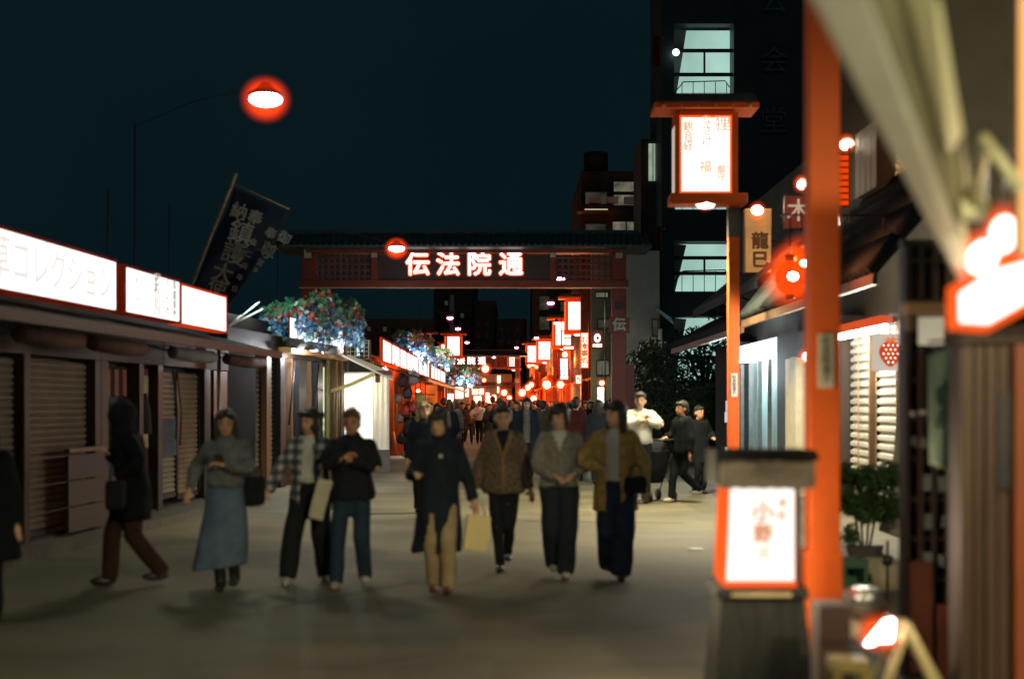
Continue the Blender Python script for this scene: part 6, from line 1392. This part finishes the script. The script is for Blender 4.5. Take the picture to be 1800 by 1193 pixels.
def top_mesh(P, J, G, vox):
    """G: hem z, r (extra radius), sleeve radii (upper, elbow, cuff), flare, open width"""
    mb = MB(); e = G.get('r', 0.025); w = P.get('w', 1.0); hem = G['hem']; fl = G.get('flare', 0.0); sw = G.get('sway', 0.0)
    rings = []
    prof = [(1.46, 0.058, 0.058), (1.425, 0.095, 0.075), (1.385, 0.158, 0.098), (1.30, 0.165, 0.112), (1.20, 0.160, 0.118), (1.08, 0.148, 0.112), (0.98, 0.155, 0.115), (0.90, 0.168, 0.122)]
    for z, rx, ry in prof:
        if z < hem: break
        y = J['neck'].y * max(0, (z - 0.93) / 0.49); ee = e if z < 1.4 else e * 0.5; rings.append((z, 0, y, rx * 0.93 * w + ee * 0.75, ry + ee * 0.8))
    last = rings[-1]
    if hem < 0.9:
        n = max(2, int((0.9 - hem) / 0.1))
        for i in range(1, n + 1):
            f = i / n; z = 0.9 - (0.9 - hem) * f; rings.append((z, sw * f * f, last[2], (0.156 * w + e * 0.75) * (1 + fl * f), (0.122 + e * 0.8) * (1 + fl * f)))
    else: rings.append((hem, 0, last[2], last[3] + 0.002, last[4] + 0.002))
    mb.loft(rings[::-1], 22)
    su, se, sc = (q * 0.84 for q in G.get('sleeve', (0.075, 0.062, 0.045))); cuff = G.get('cuff', 1.0)
    for k in 'ab':
        S, E, Wr = J['sh_' + k], J['el_' + k], J['wr_' + k]; wr = E + (Wr - E) * cuff
        mid = (S + E) / 2
        if sc > 0: mb.tube([S + (S - E).normalized() * 0.02, S, mid, E + (S - E) * 0.06, E + (wr - E) * 0.1, (E + wr) / 2, wr], [su * 0.75, su, (su + se) / 2, se, se, (se + sc) / 2, sc], 12)
        else: mb.tube([S, (S + mid) / 2, mid], [su, su * .95, su * 0.9], 12)
        mb.ball(S + Vector((0, 0, 0.0)), su * 0.98, 10, 8)
    if G.get('collar'): mb.tube([J['neck'] + Vector((0, 0.0, 0.0)), J['neck'] + Vector((0, -0.01, 0.07))], [0.085, 0.072], 14)
    me = remesh(mb.mesh('top'), vox, 3)
    ruffle(me, G.get('wr', 0.007) * 1.5, G.get('wf', 8) * 1.2, 0.5, G.get('seed', 1))
    op = G.get('open')
    if op:
        bm = bmesh.new(); bm.from_mesh(me); kill = []
        for f in bm.faces:
            c = f.calc_center_median(); t = (c.z - hem) / (1.46 - hem)
            half = op(c.z) if callable(op) else op
            yy = J['neck'].y * max(0, (c.z - 0.93) / 0.49)
            if half > 0 and abs(c.x - (sw * max(0, (0.9 - c.z) / max(0.01, 0.9 - hem)) ** 2 if c.z < 0.9 else 0) - G.get('ox', 0)) < half and c.y < yy - 0.03 and (c - J['wr_a']).length > 0.11 and (c - J['wr_b']).length > 0.11: kill.append(f)
        bmesh.ops.delete(bm, geom=kill, context='FACES'); bm.to_mesh(me); bm.free()
    return me
def trouser_mesh(P, J, G, vox):
    mb = MB(); w = P.get('w', 1.0); rt, rk, rh = (q * 0.92 for q in G.get('leg', (0.098, 0.075, 0.065))); top = G.get('top', 1.0); hz_ = G.get('hz', 0.0)
    mb.loft([(0.83, 0, 0, 0.13 * w, 0.095), (0.90, 0, 0, 0.172 * w, 0.122), (0.97, 0, 0, 0.158 * w, 0.112), (top, 0, 0, 0.148 * w, 0.105)], 18)
    for k in 'ab':
        H_, K, A = J['hip_' + k], J['knee_' + k], J['ank_' + k]; A2 = K + (A - K) * (1.0 - hz_)
        mb.tube([H_ + Vector((0, 0, 0.05)), H_, (H_ + K) / 2, K, (K + A2) / 2, A2 + (A2 - K).normalized() * 0.03], [rt * 0.9, rt, (rt + rk) / 2 * 1.02, rk, (rk + rh) / 2, rh], 14)
    me = remesh(mb.mesh('trousers'), vox, 3); ruffle(me, 0.011, 10, 0.5, 5); return me
def shoe(mb, an, yaw=0.0, toe=0.0, big=1.0):
    c = an + Vector((0, -0.055, -0.045))
    M = Matrix.Rotation(toe, 4, 'X')
    mb.ball(c, (0.048 * big, 0.130 * big, 0.042), 14, 8, M=M); mb.ball(an + Vector((0, 0.01, -0.015)), (0.042, 0.055, 0.05), 10, 7)
def make_person(label, x, y, height, P, yaw=0, hair='short', hairm=None, skin=None, tops=(), legs=None, shoes=None, skirt=None, vox=0.010, group=None, face=True, z=0.0, boots=None):
    t = thing('person', label, 'person', (x, y, z), R(yaw), group); sc = height / 1.70; J = joints(P)
    def put(name, me, mat, parent=t):
        me.materials.clear(); me.materials.append(mat); o = mesh_obj(name, me, parent); o.scale = (sc, sc, sc) if parent is t else (1, 1, 1); return o
    body = put('body', body_mesh(P, J, vox * 0.9), skin or SKIN)
    if face: face_parts(P, J, body)
    put('hair' if hair != 'hood' else 'hood', hair_mesh(P, J, hair, vox), hairm or HAIRB)
    for nm, G, mt in tops: put(nm, top_mesh(P, J, G, vox * 1.25), mt)
    if legs: put('trousers', trouser_mesh(P, J, legs[0], vox * 1.25), legs[1])
    if skirt:
        G, mt = skirt; mb = MB(); rings = []
        for i in range(12):
            f = i / 11; zz_ = 1.02 - (1.02 - G['hem']) * f; rx = blend(0.15, G['rx'], f ** G.get('p', 0.7)); rings.append((zz_, G.get('sway', 0) * f ** 2, G.get('sy', 0) * f, rx, rx * 0.95 if f > 0.15 else 0.12))
        mb.loft(rings[::-1], 24); me = remesh(mb.mesh('skirt'), vox * 1.3, 2); ruffle(me, 0.014, 6, 0.25, 8)
        if G.get('slant'):
            for v in me.vertices:
                if v.co.z < 0.62: v.co.z += (v.co.x - G.get('sway', 0)) * G['slant'] * (0.62 - v.co.z)
        put('skirt', me, mt)
    if shoes:
        for k in 'ab':
            mb = MB(); shoe(mb, J['ank_' + k], toe=P.get('toe_' + k, 0.0))
            put('shoe', remesh(mb.mesh('shoe'), vox, 1), shoes)
    if boots:
        for k in 'ab':
            mb = MB(); shoe(mb, J['ank_' + k]); mb.tube([J['ank_' + k] + Vector((0, 0, -0.04)), blend(J['ank_' + k], J['knee_' + k], 0.75)], [0.055, 0.065], 12)
            put('boot', remesh(mb.mesh('boot'), vox * 1.2, 1), boots)
    t['_'] = sc; del t['_']
    W = lambda k, off=(0, 0, 0): Matrix.Translation((x, y, z)) @ Matrix.Rotation(R(yaw), 4, 'Z') @ ((J[k] + Vector(off)) * sc)
    return t, W
def place(px, feet): D = CH * F / (feet - HY); return (px - CX) / F * D, D
def phone(loc, label, rot=(R(60), 0, 0)):
    t = thing('phone', label, 'phone', loc); o = MB().box(-0.036, 0.036, -0.004, 0.004, -0.07, 0.07).build('case', BLACK, t); o.rotation_euler = rot
    s = MB().box(-0.033, 0.033, -0.0052, -0.0045, -0.065, 0.065).build('screen', paint('phone_glass', (0.05, 0.06, 0.07), 0.15, 0.1, bump=0) if 'phone_glass' not in MATS else MATS['phone_glass'], t); s.rotation_euler = rot
    MB().ball((0.0, -0.008, 0.02), 0.011, 8, 6).build('camera_light', emit('phone_spark', (0.8, 0.95, 1), 0.8) if 'phone_spark' not in MATS else MATS['phone_spark'], t)
    return t
def bag(loc, dims, mat, label, name='handbag', cat='bag', rz=0, strap=0.18, rot=0, lumpy=0.008):
    t = thing(name, label, cat, loc, rz)
    w, d, h = dims; mb = MB(); mb.box(-w / 2, w / 2, -d / 2, d / 2, -h, 0)
    me = remesh(mb.mesh('pouch'), min(w, d, h) / 7, 4); ruffle(me, lumpy, 9, 1, 3); me.materials.clear(); me.materials.append(mat)
    o = mesh_obj('pouch', me, t); o.rotation_euler = (0, rot, 0)
    b = MB(); b.tube([(-w * 0.32, 0, -0.01), (-w * 0.22, 0, strap * 0.7), (0, 0, strap), (w * 0.22, 0, strap * 0.7), (w * 0.32, 0, -0.01)], 0.006, 6).build('strap', mat, t)
    return t
def plaid(name):
    m, t, p = nmat(name); tc = t.nodes.new('ShaderNodeTexCoord'); sp = t.nodes.new('ShaderNodeSeparateXYZ'); t.links.new(tc.outputs['Object'], sp.inputs[0]); outs = []
    for ax, fr in ((0, 62), (2, 62)):
        a = t.nodes.new('ShaderNodeMath'); a.operation = 'MULTIPLY'; a.inputs[1].default_value = fr; s_ = t.nodes.new('ShaderNodeMath'); s_.operation = 'SINE'
        t.links.new(sp.outputs[ax], a.inputs[0]); t.links.new(a.outputs[0], s_.inputs[0]); g_ = t.nodes.new('ShaderNodeMath'); g_.operation = 'GREATER_THAN'; g_.inputs[1].default_value = 0.1
        t.links.new(s_.outputs[0], g_.inputs[0]); outs.append(g_)
    ad = t.nodes.new('ShaderNodeMath'); ad.operation = 'ADD'; t.links.new(outs[0].outputs[0], ad.inputs[0]); t.links.new(outs[1].outputs[0], ad.inputs[1])
    mu = t.nodes.new('ShaderNodeMath'); mu.operation = 'MULTIPLY'; mu.inputs[1].default_value = 0.5; t.links.new(ad.outputs[0], mu.inputs[0])
    r = t.nodes.new('ShaderNodeValToRGB'); r.color_ramp.elements[0].color = (0.035, 0.045, 0.05, 1); r.color_ramp.elements[1].color = (0.42, 0.46, 0.46, 1)
    e = r.color_ramp.elements.new(0.5); e.color = (0.13, 0.14, 0.14, 1); t.links.new(mu.outputs[0], r.inputs[0]); t.links.new(r.outputs[0], p.inputs['Base Color']); p.inputs['Roughness'].default_value = 0.85
    return m
VBLK = cloth('deep_black_cloth', (0.006, 0.008, 0.010)); BLK = cloth('black_cloth', (0.014, 0.016, 0.02)); NVY = cloth('navy_coat', (0.014, 0.021, 0.030)); DNM = cloth('dark_denim', (0.022, 0.038, 0.065), 0.35, 12)
DNM2 = cloth('denim_skirt', (0.10, 0.15, 0.22), 0.35, 4); GRYJ = cloth('grey_jacket', (0.13, 0.145, 0.145)); WTE = cloth('white_tee', (0.55, 0.54, 0.50), 0.1)
KNIT = cloth('mottled_knit', (0.07, 0.05, 0.035), 0.7, 38, col2=(0.24, 0.18, 0.12)); KTRIM = cloth('knit_trim', (0.25, 0.17, 0.10)); GRYS = cloth('grey_sweater', (0.21, 0.20, 0.17), 0.35, 20)
MUST = cloth('mustard_knit', (0.42, 0.28, 0.09), 0.35, 16); KHA = cloth('khaki_cloth', (0.34, 0.26, 0.15), 0.25, 6); SHOW = paint('pale_shoe', (0.42, 0.38, 0.30), 0.6, 0.3); SHOB = paint('black_shoe', (0.02, 0.02, 0.022), 0.4, 0.3); SHOR = paint('red_brown_shoe', (0.14, 0.04, 0.02), 0.45, 0.3)
BRNT = cloth('brown_trousers', (0.075, 0.045, 0.03)); cloth('brown_trousers_dark', (0.04, 0.022, 0.016)); WJ = cloth('white_jumper', (0.42, 0.42, 0.37), 0.12); DWT = cloth('dark_wide_trousers', (0.022, 0.028, 0.036))
TOTE = cloth('canvas_tote', (0.48, 0.45, 0.34), 0.15)
# walkers in the front line -----------------------------------------------------
walkA = dict(foot_a=(-0.10, -0.20, 0.0), foot_b=(0.10, 0.26, 0.05)); walkB = dict(foot_a=(-0.09, 0.26, 0.05), foot_b=(0.10, -0.20, 0.0))
# coated figure at the left, turned to the left
x, y = place(232, 1028)
t, W = make_person('dark hooded figure in a black coat walking to the left before the closed shops', x, y, 1.62, dict(walkA, hand_a=(-0.12, -0.20, 1.22), hand_b=(0.30, -0.16, 1.02), hd=0.03, lean=0.05, curl=1.1, w=1.1), yaw=-72, hair='hood', hairm=BLK, skin=SKIN2,
    tops=[('coat', dict(hem=0.62, r=0.055, flare=0.12, sleeve=(0.095, 0.08, 0.06), collar=True, seed=4, wr=0.012), VBLK)], legs=(dict(leg=(0.11, 0.095, 0.085)), MATS['brown_trousers_dark']), shoes=SHOB)
bag(W('wr_b', (0.02, -0.02, -0.02)) + Vector((0.02, 0, 0)), (0.16, 0.34, 0.26), BLK, 'black shoulder bag carried by the hooded figure', rz=0.2)
# dark shape at the very edge
t, W = make_person('dark figure cut off by the left edge of the picture', -3.82, 10.3, 1.50, dict(walkB, w=1.25, hand_b=(0.26, -0.02, 0.8)), yaw=10, hair='bob', tops=[('coat', dict(hem=0.55, r=0.07, flare=0.2, sleeve=(0.11, 0.09, 0.07)), VBLK)], legs=(dict(leg=(0.11, 0.09, 0.08)), VBLK), shoes=SHOB)
# woman in the long denim skirt
x, y = place(398, 1036)
t, W = make_person('woman in a grey jacket and long flared denim skirt holding a phone', x, y, 1.55, dict(foot_a=(-0.04, -0.05, 0), foot_b=(0.06, 0.10, 0.03), hand_b=(0.02, -0.27, 1.20), hand_a=(-0.36, 0.02, 0.95), elb_b=(1, 0.1, -0.5), yaw=8, curl=1.0), hair='long', tops=[('jacket', dict(hem=0.98, r=0.05, sleeve=(0.086, 0.08, 0.06), seed=2, wr=0.012, collar=True), GRYJ)], skirt=(dict(hem=0.22, rx=0.27, sway=-0.07, slant=0.35), DNM2), boots=SHOB)
phone(W('wr_b', (-0.02, -0.07, 0.06)), 'phone held at the chest by the woman in the denim skirt')
bag(Vector((x + 0.24, y + 0.05, 0.98)), (0.17, 0.13, 0.26), BLK, 'black shoulder bag at the hip of the woman in the denim skirt', strap=0.35)
# plaid shirt
x, y = place(545, 1022)
t, W = make_person('woman in an open checked shirt, white tee and wide black trousers', x, y, 1.555, dict(foot_a=(-0.20, -0.14, 0.0), foot_b=(0.16, 0.02, 0.0), hand_a=(-0.43, -0.10, 0.86), elb_a=(-0.6, 0.8, 0), hand_b=(0.26, -0.05, 0.86), yaw=-28, toe_a=0.25), hair='curly', tops=[('tee', dict(hem=0.98, r=0.02, sleeve=(0.07, 0.06, 0)), WTE), ('shirt', dict(hem=0.72, r=0.05, flare=0.15, sleeve=(0.09, 0.08, 0.07), open=lambda z: 0.055 + 0.07 * max(0, (1.2 - z)), wr=0.012, seed=6), plaid('checked_shirt'))], legs=(dict(leg=(0.12, 0.105, 0.10)), BLK), shoes=SHOW)
# cap man
x, y = place(618, 1030)
t, W = make_person('person in a bulky dark jacket with reddish hair hands at the chest', x, y, 1.555, dict(foot_a=(-0.13, -0.18, 0.0), foot_b=(0.12, 0.12, 0.02), hand_a=(-0.03, -0.26, 1.26), hand_b=(0.03, -0.24, 1.22), elb_a=(-1, 0.2, -0.5), elb_b=(1, 0.2, -0.5), w=1.12, curl=1.2), hair='short', hairm=HAIRN, skin=SKIN2, tops=[('jacket', dict(hem=0.84, r=0.06, sleeve=(0.095, 0.09, 0.062), collar=True, seed=9, wr=0.014), BLK)], legs=(dict(leg=(0.105, 0.085, 0.078)), DNM), shoes=SHOW)
b_ = bag(Vector((x - 0.21, y - 0.14, 0.95)), (0.13, 0.06, 0.36), TOTE, 'cream canvas tote bag hanging from the elbow of the person in the bulky jacket', name='tote_bag', rot=0.25, strap=0.22)
# long coat with paper bag
x, y = place(772, 1040)
t, W = make_person('person in a long open navy coat and khaki trousers carrying a yellow paper bag', x, y, 1.555, dict(foot_a=(-0.05, 0.04, 0.0), foot_b=(0.09, -0.10, 0.0), hand_a=(-0.20, -0.26, 1.12), hand_b=(0.34, -0.02, 0.82), yaw=-18, elb_a=(-0.35, 0.8, -0.5), curl=1.1, w=0.97), hair='mop', skin=SKIN, tops=[('sweater', dict(hem=0.80, r=0.03, sleeve=(0.07, 0.06, 0)), NVY), ('coat', dict(hem=0.38, r=0.055, flare=0.25, sway=-0.03, sleeve=(0.088, 0.08, 0.06), collar=True, open=lambda z: 0.0 if z > 0.76 else 0.02 + 0.13 * (0.76 - z), ox=-0.05, wr=0.012, seed=12), NVY)], legs=(dict(leg=(0.10, 0.085, 0.08)), KHA), shoes=SHOR)
p = W('wr_b', (0.05, -0.03, -0.14))
tb = thing('paper_bag', 'pale yellow paper shopping bag carried in the hand of the person in the long coat', 'paper bag', p, 0.15)
PBAG = paint('paper_bag_yellow', (0.72, 0.58, 0.26), 0.6, 0.08, 3, 0.1)
o = MB().box(-0.10, 0.10, -0.04, 0.04, -0.30, 0).build('bag_body', PBAG, tb, bevel=0.004); o.rotation_euler = (0, R(8), 0)
for q in (-0.03, 0.03): MB().tube([(-0.05, q, 0), (-0.03, q, 0.11), (0.03, q, 0.11), (0.05, q, 0)], 0.004, 5).build('handle', WOODL, tb)
MB().ball(Vector((0.02, -0.145, 1.17)), 0.018, 8, 6).build('badge', WHITEP, t)
# mottled cardigan
x, y = place(884, 1003)
t, W = make_person('man in a mottled brown cardigan over a black tee with tapered black trousers', x, y, 1.59, dict(foot_a=(-0.03, -0.05, 0.0), foot_b=(0.05, 0.22, 0.08), hand_a=(-0.30, 0.0, 0.84), hand_b=(0.29, 0.02, 0.82), yaw=5, w=1.1), hair='short', skin=SKIN, tops=[('tee', dict(hem=0.92, r=0.022, sleeve=(0.07, 0.06, 0)), BLK), ('cardigan', dict(hem=0.80, r=0.055, flare=0.03, sleeve=(0.086, 0.08, 0.06), open=lambda z: max(0.0, (z - 1.16) * 0.30) if z > 1.16 else 0, wr=0.010, seed=15), KNIT)], legs=(dict(leg=(0.10, 0.07, 0.055)), BLK), shoes=SHOB)
b = MB()
sc_ = 1.59 / 1.7
b.tube([Vector((0, -0.182, 0.84)) * sc_, Vector((0, -0.178, 1.0)) * sc_, Vector((0, -0.178, 1.17)) * sc_], 0.020, 8); b.build('placket', KTRIM, t)
for s in (-1, 1): MB().tube([Vector((0, -0.18, 1.17)) * sc_, Vector((0.040 * s, -0.168, 1.29)) * sc_, Vector((0.078 * s, -0.12, 1.40)) * sc_, Vector((0.075 * s, -0.03, 1.445)) * sc_], 0.018, 8).build('collar_band', KTRIM, t)
# grey v neck
x, y = place(983, 1015)
t, W = make_person('man in a grey V-neck sweater over a white tee looking to the left', x, y, 1.60, dict(foot_a=(-0.05, 0.16, 0.05), foot_b=(0.06, -0.08, 0.0), hand_a=(-0.06, -0.24, 1.02), hand_b=(0.14, -0.26, 1.04), elb_a=(-1, 0.4, -0.6), elb_b=(1, 0.4, -0.6), yaw=-25, w=1.08, curl=0.9), hair='mop', skin=SKIN, tops=[('tee', dict(hem=0.95, r=0.020, sleeve=(0.07, 0.06, 0)), WTE), ('sweater', dict(hem=0.90, r=0.048, sleeve=(0.088, 0.082, 0.06), open=lambda z: max(0.0, (z - 1.26) * 0.42) if z > 1.26 else 0, wr=0.011, seed=18), GRYS)], legs=(dict(leg=(0.125, 0.115, 0.092)), DWT), shoes=SHOW)
# mustard cardigan
x, y = place(1081, 1018)
t, W = make_person('long haired person in a mustard cardigan white tee and wide navy trousers', x, y, 1.62, dict(foot_a=(-0.04, 0.20, 0.06), foot_b=(0.05, -0.06, 0.0), hand_a=(-0.17, -0.26, 1.10), elb_a=(-1, 0.4, -0.5), hand_b=(0.29, -0.03, 0.88), yaw=-48, w=1.05, curl=0.9), hair='bob', skin=SKIN, tops=[('tee', dict(hem=0.95, r=0.022, sleeve=(0.07, 0.06, 0)), WTE), ('cardigan', dict(hem=0.66, r=0.058, flare=0.06, sleeve=(0.092, 0.09, 0.066), open=lambda z: 0.058 + 0.02 * (1.4 - z), ox=-0.03, wr=0.011, seed=21), MUST)], legs=(dict(leg=(0.125, 0.125, 0.115)), DNM), shoes=SHOB)
bag(Vector((x + 0.17, y - 0.21, 0.95)), (0.20, 0.10, 0.15), BLK, 'small black bag at the hip of the person in the mustard cardigan', strap=0.12, lumpy=0.01)
# people standing behind -----------------------------------------------------------
x, y = place(1125, 884)
t, W = make_person('man in a white jumper holding his hands before his chest beside a pushchair', x, y, 1.78, dict(hand_a=(0.00, -0.24, 1.30), hand_b=(0.08, -0.24, 1.26), elb_a=(-1, 0.3, -0.4), elb_b=(1, 0.3, -0.2), w=1.1, curl=1.1, yaw=-10), hair='short', skin=SKIN, tops=[('jumper', dict(hem=0.92, r=0.05, sleeve=(0.105, 0.095, 0.06), seed=23, wr=0.012), WJ)], legs=(dict(leg=(0.10, 0.08, 0.07)), BLK), shoes=SHOB, vox=0.012)
x, y = place(1200, 882)
t, W = make_person('dark dressed person with white trainers walking past the hedge', x, y, 1.64, dict(foot_a=(-0.02, -0.22, 0.0), foot_b=(0.08, 0.28, 0.12), hand_a=(-0.2, -0.2, 1.1), w=1.1), yaw=-60, hair='short', skin=SKIN2, tops=[('jacket', dict(hem=0.82, r=0.06, sleeve=(0.11, 0.1, 0.07), wr=0.012), VBLK)], legs=(dict(leg=(0.10, 0.08, 0.07)), VBLK), shoes=SHOW, vox=0.012)
x, y = place(1228, 868)
t, W = make_person('dark dressed person standing right of the white trainers, close to the lantern pole', x, y, 1.555, dict(w=1.15, hand_b=(0.2, -0.2, 1.1)), yaw=30, hair='short', skin=SKIN2, tops=[('coat', dict(hem=0.6, r=0.06, sleeve=(0.11, 0.1, 0.07)), VBLK)], legs=(dict(leg=(0.10, 0.08, 0.07)), VBLK), shoes=SHOB, vox=0.012)
x, y = place(745, 900)
t, W = make_person('fair curly haired person half hidden behind the long coat', x, y, 1.62, dict(w=1.0, yaw=20), hair='curly', hairm=HAIRF, skin=SKIN, tops=[('coat', dict(hem=0.6, r=0.05, sleeve=(0.1, 0.09, 0.07)), NVY)], legs=(dict(leg=(0.1, 0.08, 0.07)), BLK), shoes=SHOB, vox=0.012)
x, y = place(926, 840)
t, W = make_person('person in an open dark coat over a pale grey top between the two middle walkers', x, y, 1.72, dict(w=1.1, foot_a=(-0.09, -0.15, 0)), hair='bob', skin=SKIN, tops=[('top', dict(hem=0.75, r=0.02, sleeve=(0.07, 0.06, 0)), GRYS), ('coat', dict(hem=0.5, r=0.06, flare=0.1, sleeve=(0.11, 0.1, 0.07), open=0.075), NVY)], legs=(dict(leg=(0.10, 0.08, 0.07)), BLK), shoes=SHOB, vox=0.012)
x, y = place(1012, 845)
t, W = make_person('person in a dark red coat behind the grey sweater', x, y, 1.72, dict(w=1.15), yaw=160, hair='short', tops=[('coat', dict(hem=0.5, r=0.06, sleeve=(0.11, 0.1, 0.07)), cloth('maroon_coat', (0.07, 0.02, 0.018)))], legs=(dict(leg=(0.10, 0.08, 0.07)), BLK), shoes=SHOB, vox=0.014, face=False)
x, y = place(1052, 850)
t, W = make_person('person in a black coat behind the long haired walker', x, y, 1.66, dict(w=1.1), yaw=170, hair='bob', tops=[('coat', dict(hem=0.5, r=0.06, sleeve=(0.11, 0.1, 0.07)), NVY)], legs=(dict(leg=(0.10, 0.08, 0.07)), BLK), shoes=SHOB, vox=0.014, face=False)
# pushchair
x, y = place(1150, 880)
t = thing('pushchair', 'black folding pushchair beside the man in the white jumper', 'pushchair', (x, y, 0), R(20))
for sx_ in (-0.22, 0.22):
    for sy in (-0.28, 0.30):
        MB().tube([(sx_ - 0.02, sy, 0.09), (sx_ + 0.02, sy, 0.09)], 0.09, 16).build('wheel', BLACK, t)
    MB().tube([(sx_, 0.30, 0.09), (sx_, -0.02, 0.55), (sx_, -0.40, 1.02)], 0.012, 6).build('frame_tube', GREYM, t)
    MB().tube([(sx_, -0.28, 0.09), (sx_, 0.05, 0.5)], 0.012, 6).build('frame_tube', GREYM, t)
b = MB(); b.loft([(0.30, 0, 0.08, 0.18, 0.2), (0.5, 0, 0.02, 0.22, 0.27), (0.85, 0, -0.12, 0.2, 0.18)], 12); me = remesh(b.mesh('seat'), 0.02, 2); me.materials.append(BLK); mesh_obj('seat', me, t)
b = MB(); b.ball((0, -0.02, 0.82), (0.24, 0.26, 0.20), 14, 9); b.build('hood', BLK, t); MB().tube([(-0.22, -0.4, 1.02), (0.22, -0.4, 1.02)], 0.018, 8).build('handle', BLACK, t)

# the crowd down the street: a few figures built once, then copied with their own clothes ---------------
CROWD_COL = [('black', BLK), ('navy blue', NVY), ('dark grey', cloth('charcoal_coat', (0.045, 0.045, 0.05))), ('dark brown', BRNT), ('dark red', MATS['maroon_coat']), ('olive', cloth('olive_coat', (0.05, 0.05, 0.03))), ('mid grey', cloth('mid_grey_coat', (0.12, 0.12, 0.12)))]
protos = []
for k, (P, hair, hem, yw) in enumerate([(dict(walkA, w=1.1), 'short', 0.84, 180), (dict(walkB, w=1.0), 'long', 0.55, 170), (dict(walkA, w=1.15, hand_a=(-0.1, -0.25, 1.15)), 'short', 0.6, 10), (dict(walkB, w=1.05), 'bob', 0.8, -12), (dict(w=1.1, hand_b=(0.2, -0.2, 1.0)), 'mop', 0.88, 195)]):
    protos.append((make_person('proto', 0, -50, 1.68, P, yaw=yw, hair=hair, tops=[('coat', dict(hem=hem, r=0.05, sleeve=(0.1, 0.09, 0.065), seed=k), BLK)], legs=(dict(leg=(0.10, 0.08, 0.07)), BLK), shoes=SHOB, vox=0.022, face=False)[0], hair))
spots = [(706, 50), (718, 46), (757, 44), (768, 40), (780, 47), (790, 52), (801, 42), (812, 50), (823, 57), (779, 62), (800, 66), (832, 70), (860, 48), (869, 55), (878, 44), (888, 60), (897, 50), (908, 38), (917, 62), (947, 45), (955, 36), (962, 57), (970, 66), (978, 48), (990, 54), (1000, 42), (1003, 62), (1030, 47), (1038, 40), (1064, 44), (850, 75), (815, 78), (872, 72), (905, 76), (940, 70), (884, 36), (790, 38), (1075, 38), (765, 56), (1016, 52)]
rnd = random.Random(81); used = {}
hm = {'hair': [HAIRB, HAIRN, HAIRB, HAIRB]}
wear = {'short': 'short hair', 'long': 'long hair', 'bob': 'bobbed hair', 'mop': 'fringe'}
for i, (px, D) in enumerate(spots):
    pr, hr = protos[i % 5] if i not in (0, 1) else protos[i]
    cn, cm = CROWD_COL[rnd.choice([0, 0, 0, 1, 1, 2, 2, 3, 4, 5, 6])]
    tn, lm = CROWD_COL[rnd.choice([0, 0, 1, 2, 3])]
    o = copy_tree(pr, None, {'coat': cm, 'trousers': lm, 'hair': rnd.choice(hm['hair'])})
    o.location = ((px - CX) / F * D, D, 0); s_ = rnd.uniform(0.93, 1.05); o.scale = (s_, s_, s_); o.rotation_euler.z += rnd.uniform(-0.5, 0.5)
    away = i % 5 in (0, 1, 4)
    where = 'left of the street' if px < 800 else ('in mid street' if px < 900 else ('near the red shops' if px < 1010 else 'by the gate post'))
    dist = 'near gate' if D < 46 else ('farther' if D < 58 else 'far off')
    o['label'] = f'{dist} pedestrian, {wear[hr]}, {cn} coat, {tn} trousers, {"going" if away else "coming"}, {where}'
    o['group'] = 'pedestrians in the distant crowd'
for pr, _ in protos:
    for ch in list(pr.children): bpy.data.objects.remove(ch)
    bpy.data.objects.remove(pr)
x, y = (843 - CX) / F * 56, 56
t, W = make_person('person in a white shirt walking away down the middle of the street', x, y, 1.70, dict(walkB, w=1.15, hand_a=(-0.36, -0.05, 1.0), hand_b=(0.32, 0.0, 1.0)), yaw=175, hair='short', hairm=HAIRN, tops=[('shirt', dict(hem=0.93, r=0.055, sleeve=(0.11, 0.10, 0.07)), WTE)], legs=(dict(leg=(0.10, 0.08, 0.07)), BLK), shoes=SHOB, vox=0.02, face=False)
MB().bar((-0.16, 0.17, 1.38), (0.16, 0.19, 1.02), 0.03, 0.012).build('bag_strap', RED_D, t)
x, y = (866 - CX) / F * 52, 52
t, W = make_person('tall person in a maroon jacket raising an orange lantern over the crowd', x, y, 1.85, dict(w=1.2, hand_a=(-0.24, -0.2, 1.62), elb_a=(-1, 0, -0.4)), yaw=175, hair='short', tops=[('jacket', dict(hem=0.8, r=0.055, sleeve=(0.11, 0.10, 0.07)), cloth('red_jacket', (0.13, 0.025, 0.02)))], legs=(dict(leg=(0.10, 0.08, 0.07)), BLK), shoes=SHOB, vox=0.02, face=False)

bpy.data.scenes.remove(WORK)
